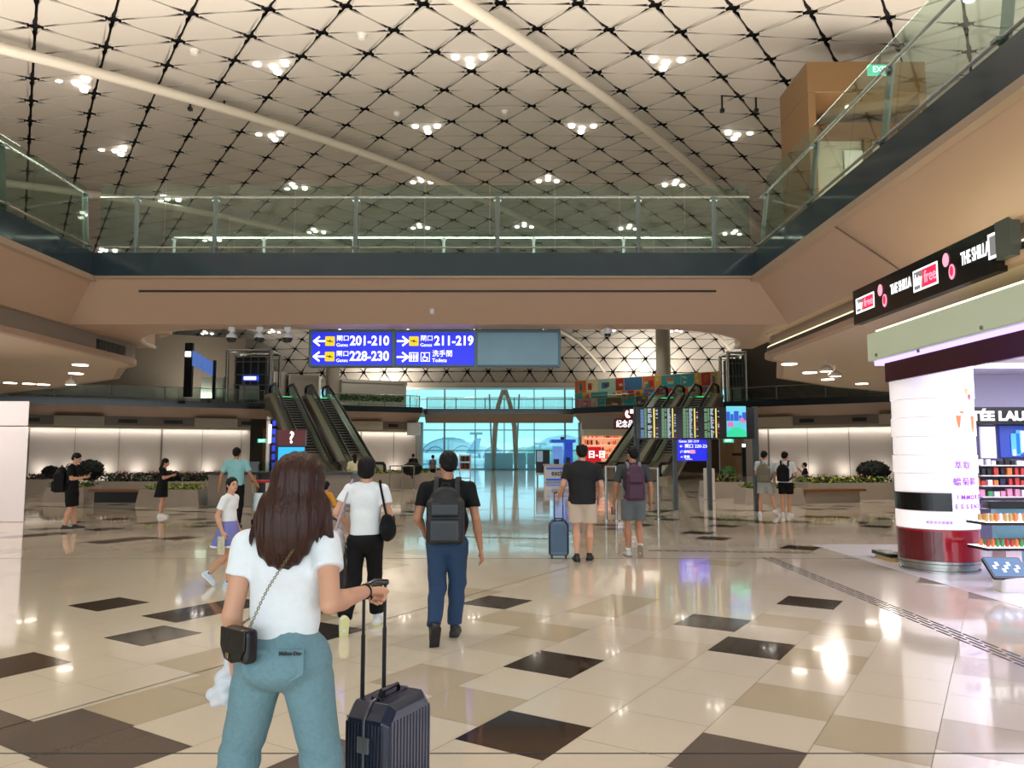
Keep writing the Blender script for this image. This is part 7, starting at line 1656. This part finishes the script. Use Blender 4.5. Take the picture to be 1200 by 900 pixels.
# ---- background figures --------------------------------------------------------------
def bg(px, Y, H, yaw, lab, topm, botm, hair='short', pose=None, z=0, extra=None, hs=None, **k):
    pos = V((at(px, 560, Y).x, Y, z)); P_ = dict(pose or {}); return figure('person', lab, pos, yaw, H, P_, [w_top(topm, hem=.49, sl=.8, fit=1.08, **k), w_bottom(botm, .08), w_shoes(M_shoeb, M_black2)], res=.018, hair=hair, slim=True)
SIT = dict(pel=(0, 0, .27), ch=(0, .02, .48), shL=(-.112, .02, .575), shR=(.112, .02, .575), nk=(0, .02, .6), hd=(0, .04, .69), elL=(-.14, .06, .42), elR=(.15, .10, .50), wrL=(-.08, .17, .38), wrR=(.06, .16, .58), hipL=(-.05, 0, .26), hipR=(.05, 0, .26), knL=(-.06, .22, .27), knR=(.06, .22, .27), anL=(-.06, .20, .045), anR=(.06, .20, .045))
q = figure('person', 'person in black sitting behind the right planter and drinking', V((at(945, 560, 31.5).x, 31.5, .0)), math.radians(60), 1.72, SIT, [w_top(M_teeb, hem=.25, sl=.8, fit=1.1, neck=.845), w_shoes(M_shoeb)], res=.018)
r = E('garden_stool', 'low stone stool under the person drinking behind the right planter', 'stool', (at(945, 560, 31.5).x, 31.5, 0)); b = MB(); b.bb(-.4, .4, -.3, .3, 0, .38); b.build('block', M_stone, r, world=False, bevel=.02)
bg(415, 27.5, 1.66, math.radians(30), 'person in a cream top standing behind the woman in black trousers', cloth('top_cream', '#cfc7a4'), mat('trouser_grey', '#6c6c66', .8), 'long')
bg(484, 44, 1.66, 0, 'person with dark hair behind the round shrub near the end window', M_teeb, M_pantb)
bg(507, 41, 1.60, math.radians(-40), 'person in grey standing near the end window left of the white display rack', M_shg, M_pantb)
bg(653, 47.6, 1.68, math.radians(180), 'clerk in dark clothes behind the exchange counter', M_teeb, M_pantb)
bg(667, 47.6, 1.62, math.radians(200), 'second clerk in dark clothes behind the exchange counter, next to the blue pillar', M_teeb, M_pantb)
# child in a mustard jacket
pc_ = V((at(381, 600, 13.5).x, 13.5, 0))
q = figure('person', 'child in a mustard jacket behind the hair of the woman in front', pc_, math.radians(-30), 1.18, dict(elR=(.17, .02, .66), wrR=(.20, .09, .60)), [w_top(cloth('jacket_mustard', '#b8802a'), hem=.42, long=True, fit=1.25, flare=1.1, name='jacket'), w_bottom(M_pantb, .08), w_shoes(M_shoeb)], res=.012, male=False, hair='bob')
# upper floor people, right
for px, lab in ((1071-150, 'person in dark clothes on the upper floor behind the right balustrade, left one'), (1078-150, 'person in a red top on the upper floor behind the right balustrade')):
    pass
# ================================================================= LIGHT
w = bpy.data.worlds.new('sky'); sc.world = w; w.use_nodes = True; nt = w.node_tree; bg = nt.nodes['Background']
bg.inputs['Color'].default_value = (.84, .94, 1.0, 1); bg.inputs['Strength'].default_value = 1.35
warm = (1.0, .93, .84)
# roof lamps: spots at the clusters
def spot(name, loc, power, col=(1,1,1), ang=120, r=.12, rot=(0,0,0), blend=.6):
    l = bpy.data.lights.new(name, 'SPOT'); l.energy = power; l.color = col; l.spot_size = math.radians(ang); l.spot_blend = blend; l.shadow_soft_size = r
    o = bpy.data.objects.new(name, l); C.objects.link(o); o.location = loc; o.rotation_euler = rot; return o
for (x, y) in [(x, y) for x in (-13, -4.5, 2, 10) for y in (6, 17, 27, 38, 52, 68)]:
    p, n = arc(s25+(y-25.2)); spot('roof_spot', (x, y, p.y - x*x*sagc(y) - .3), 800, warm)
# uplighters on top of the decks, washing the roof
for (x, sy, y) in ((XL-1.6, 18, 8), (XR+1.6, 18, 8), (XL-5, 14, 14), (XR+6, 12, 18)):
    area('uplight', (x, y, zt+.25), 1.0, 1000, warm, (PI, 0, 0), sy=sy)
area('uplight', ((XL+XR)/2, YB+1.4, zt+.2), 14, 1300, warm, (PI, 0, 0), sy=.6)
for (x, y) in ((-27, 66.5), (-13, 79), (14, 78), (26, 74)):
    area('uplight', (x, y, zt+.4), 3, 900, warm, (PI, 0, 0))
# downlights in the low ceilings
for (x, y) in ((-13, 4), (-13, 10), (-13, 16), (-18, 24), (-20, 12), (9, 16), (9, 22), (13, 27)):
    area('low_ceiling_lamp', (x, y, zl-.03), .5, 90, warm)

# added bluish fill from behind the camera, brightening the backs of the people
area('rear_fill', (-2, -6.8, 3.2), 22, 900, (.82, .93, 1.0), (PI/2, 0, 0), sy=5.5)
# added fill strips under the far decks that brighten the pale walls
def washer(ln, pa, pb, power):
    d, n = along(ln); P = onl(pa, ln, 1.4); Q = onl(pb, ln, 1.4); c = (P+Q)/2; L = (Q-P).length
    area('wall_washer', (c.x, c.y, 3.7), L, power, warm, (math.radians(12), 0, math.atan2(d.y, d.x)), sy=.12)
washer(LN, 20, 290, 110); washer(LN, 410, 485, 40); washer(RN, 888, 1060, 80); washer(RN, 1070, 1180, 40)
for ln, pxs in ((LN, (48, 84, 125, 162, 203, 245, 280, 430, 465)), (RN, (905, 945, 985, 1030))):
    d, n = along(ln)
    for px in pxs:
        p = onl(px, ln, .95); area('floor_uplight', (p.x, p.y, .25), .6, 11, warm, (math.radians(180-38), 0, math.atan2(d.y, d.x)))
area('kiosk_wash', (-12.5, 17.0, 3.9), 1.2, 60, warm)
# shop light
area('shop_light', (9.5, 9, zc-.1), 5, 430, (.93, .9, 1.0), sy=6)
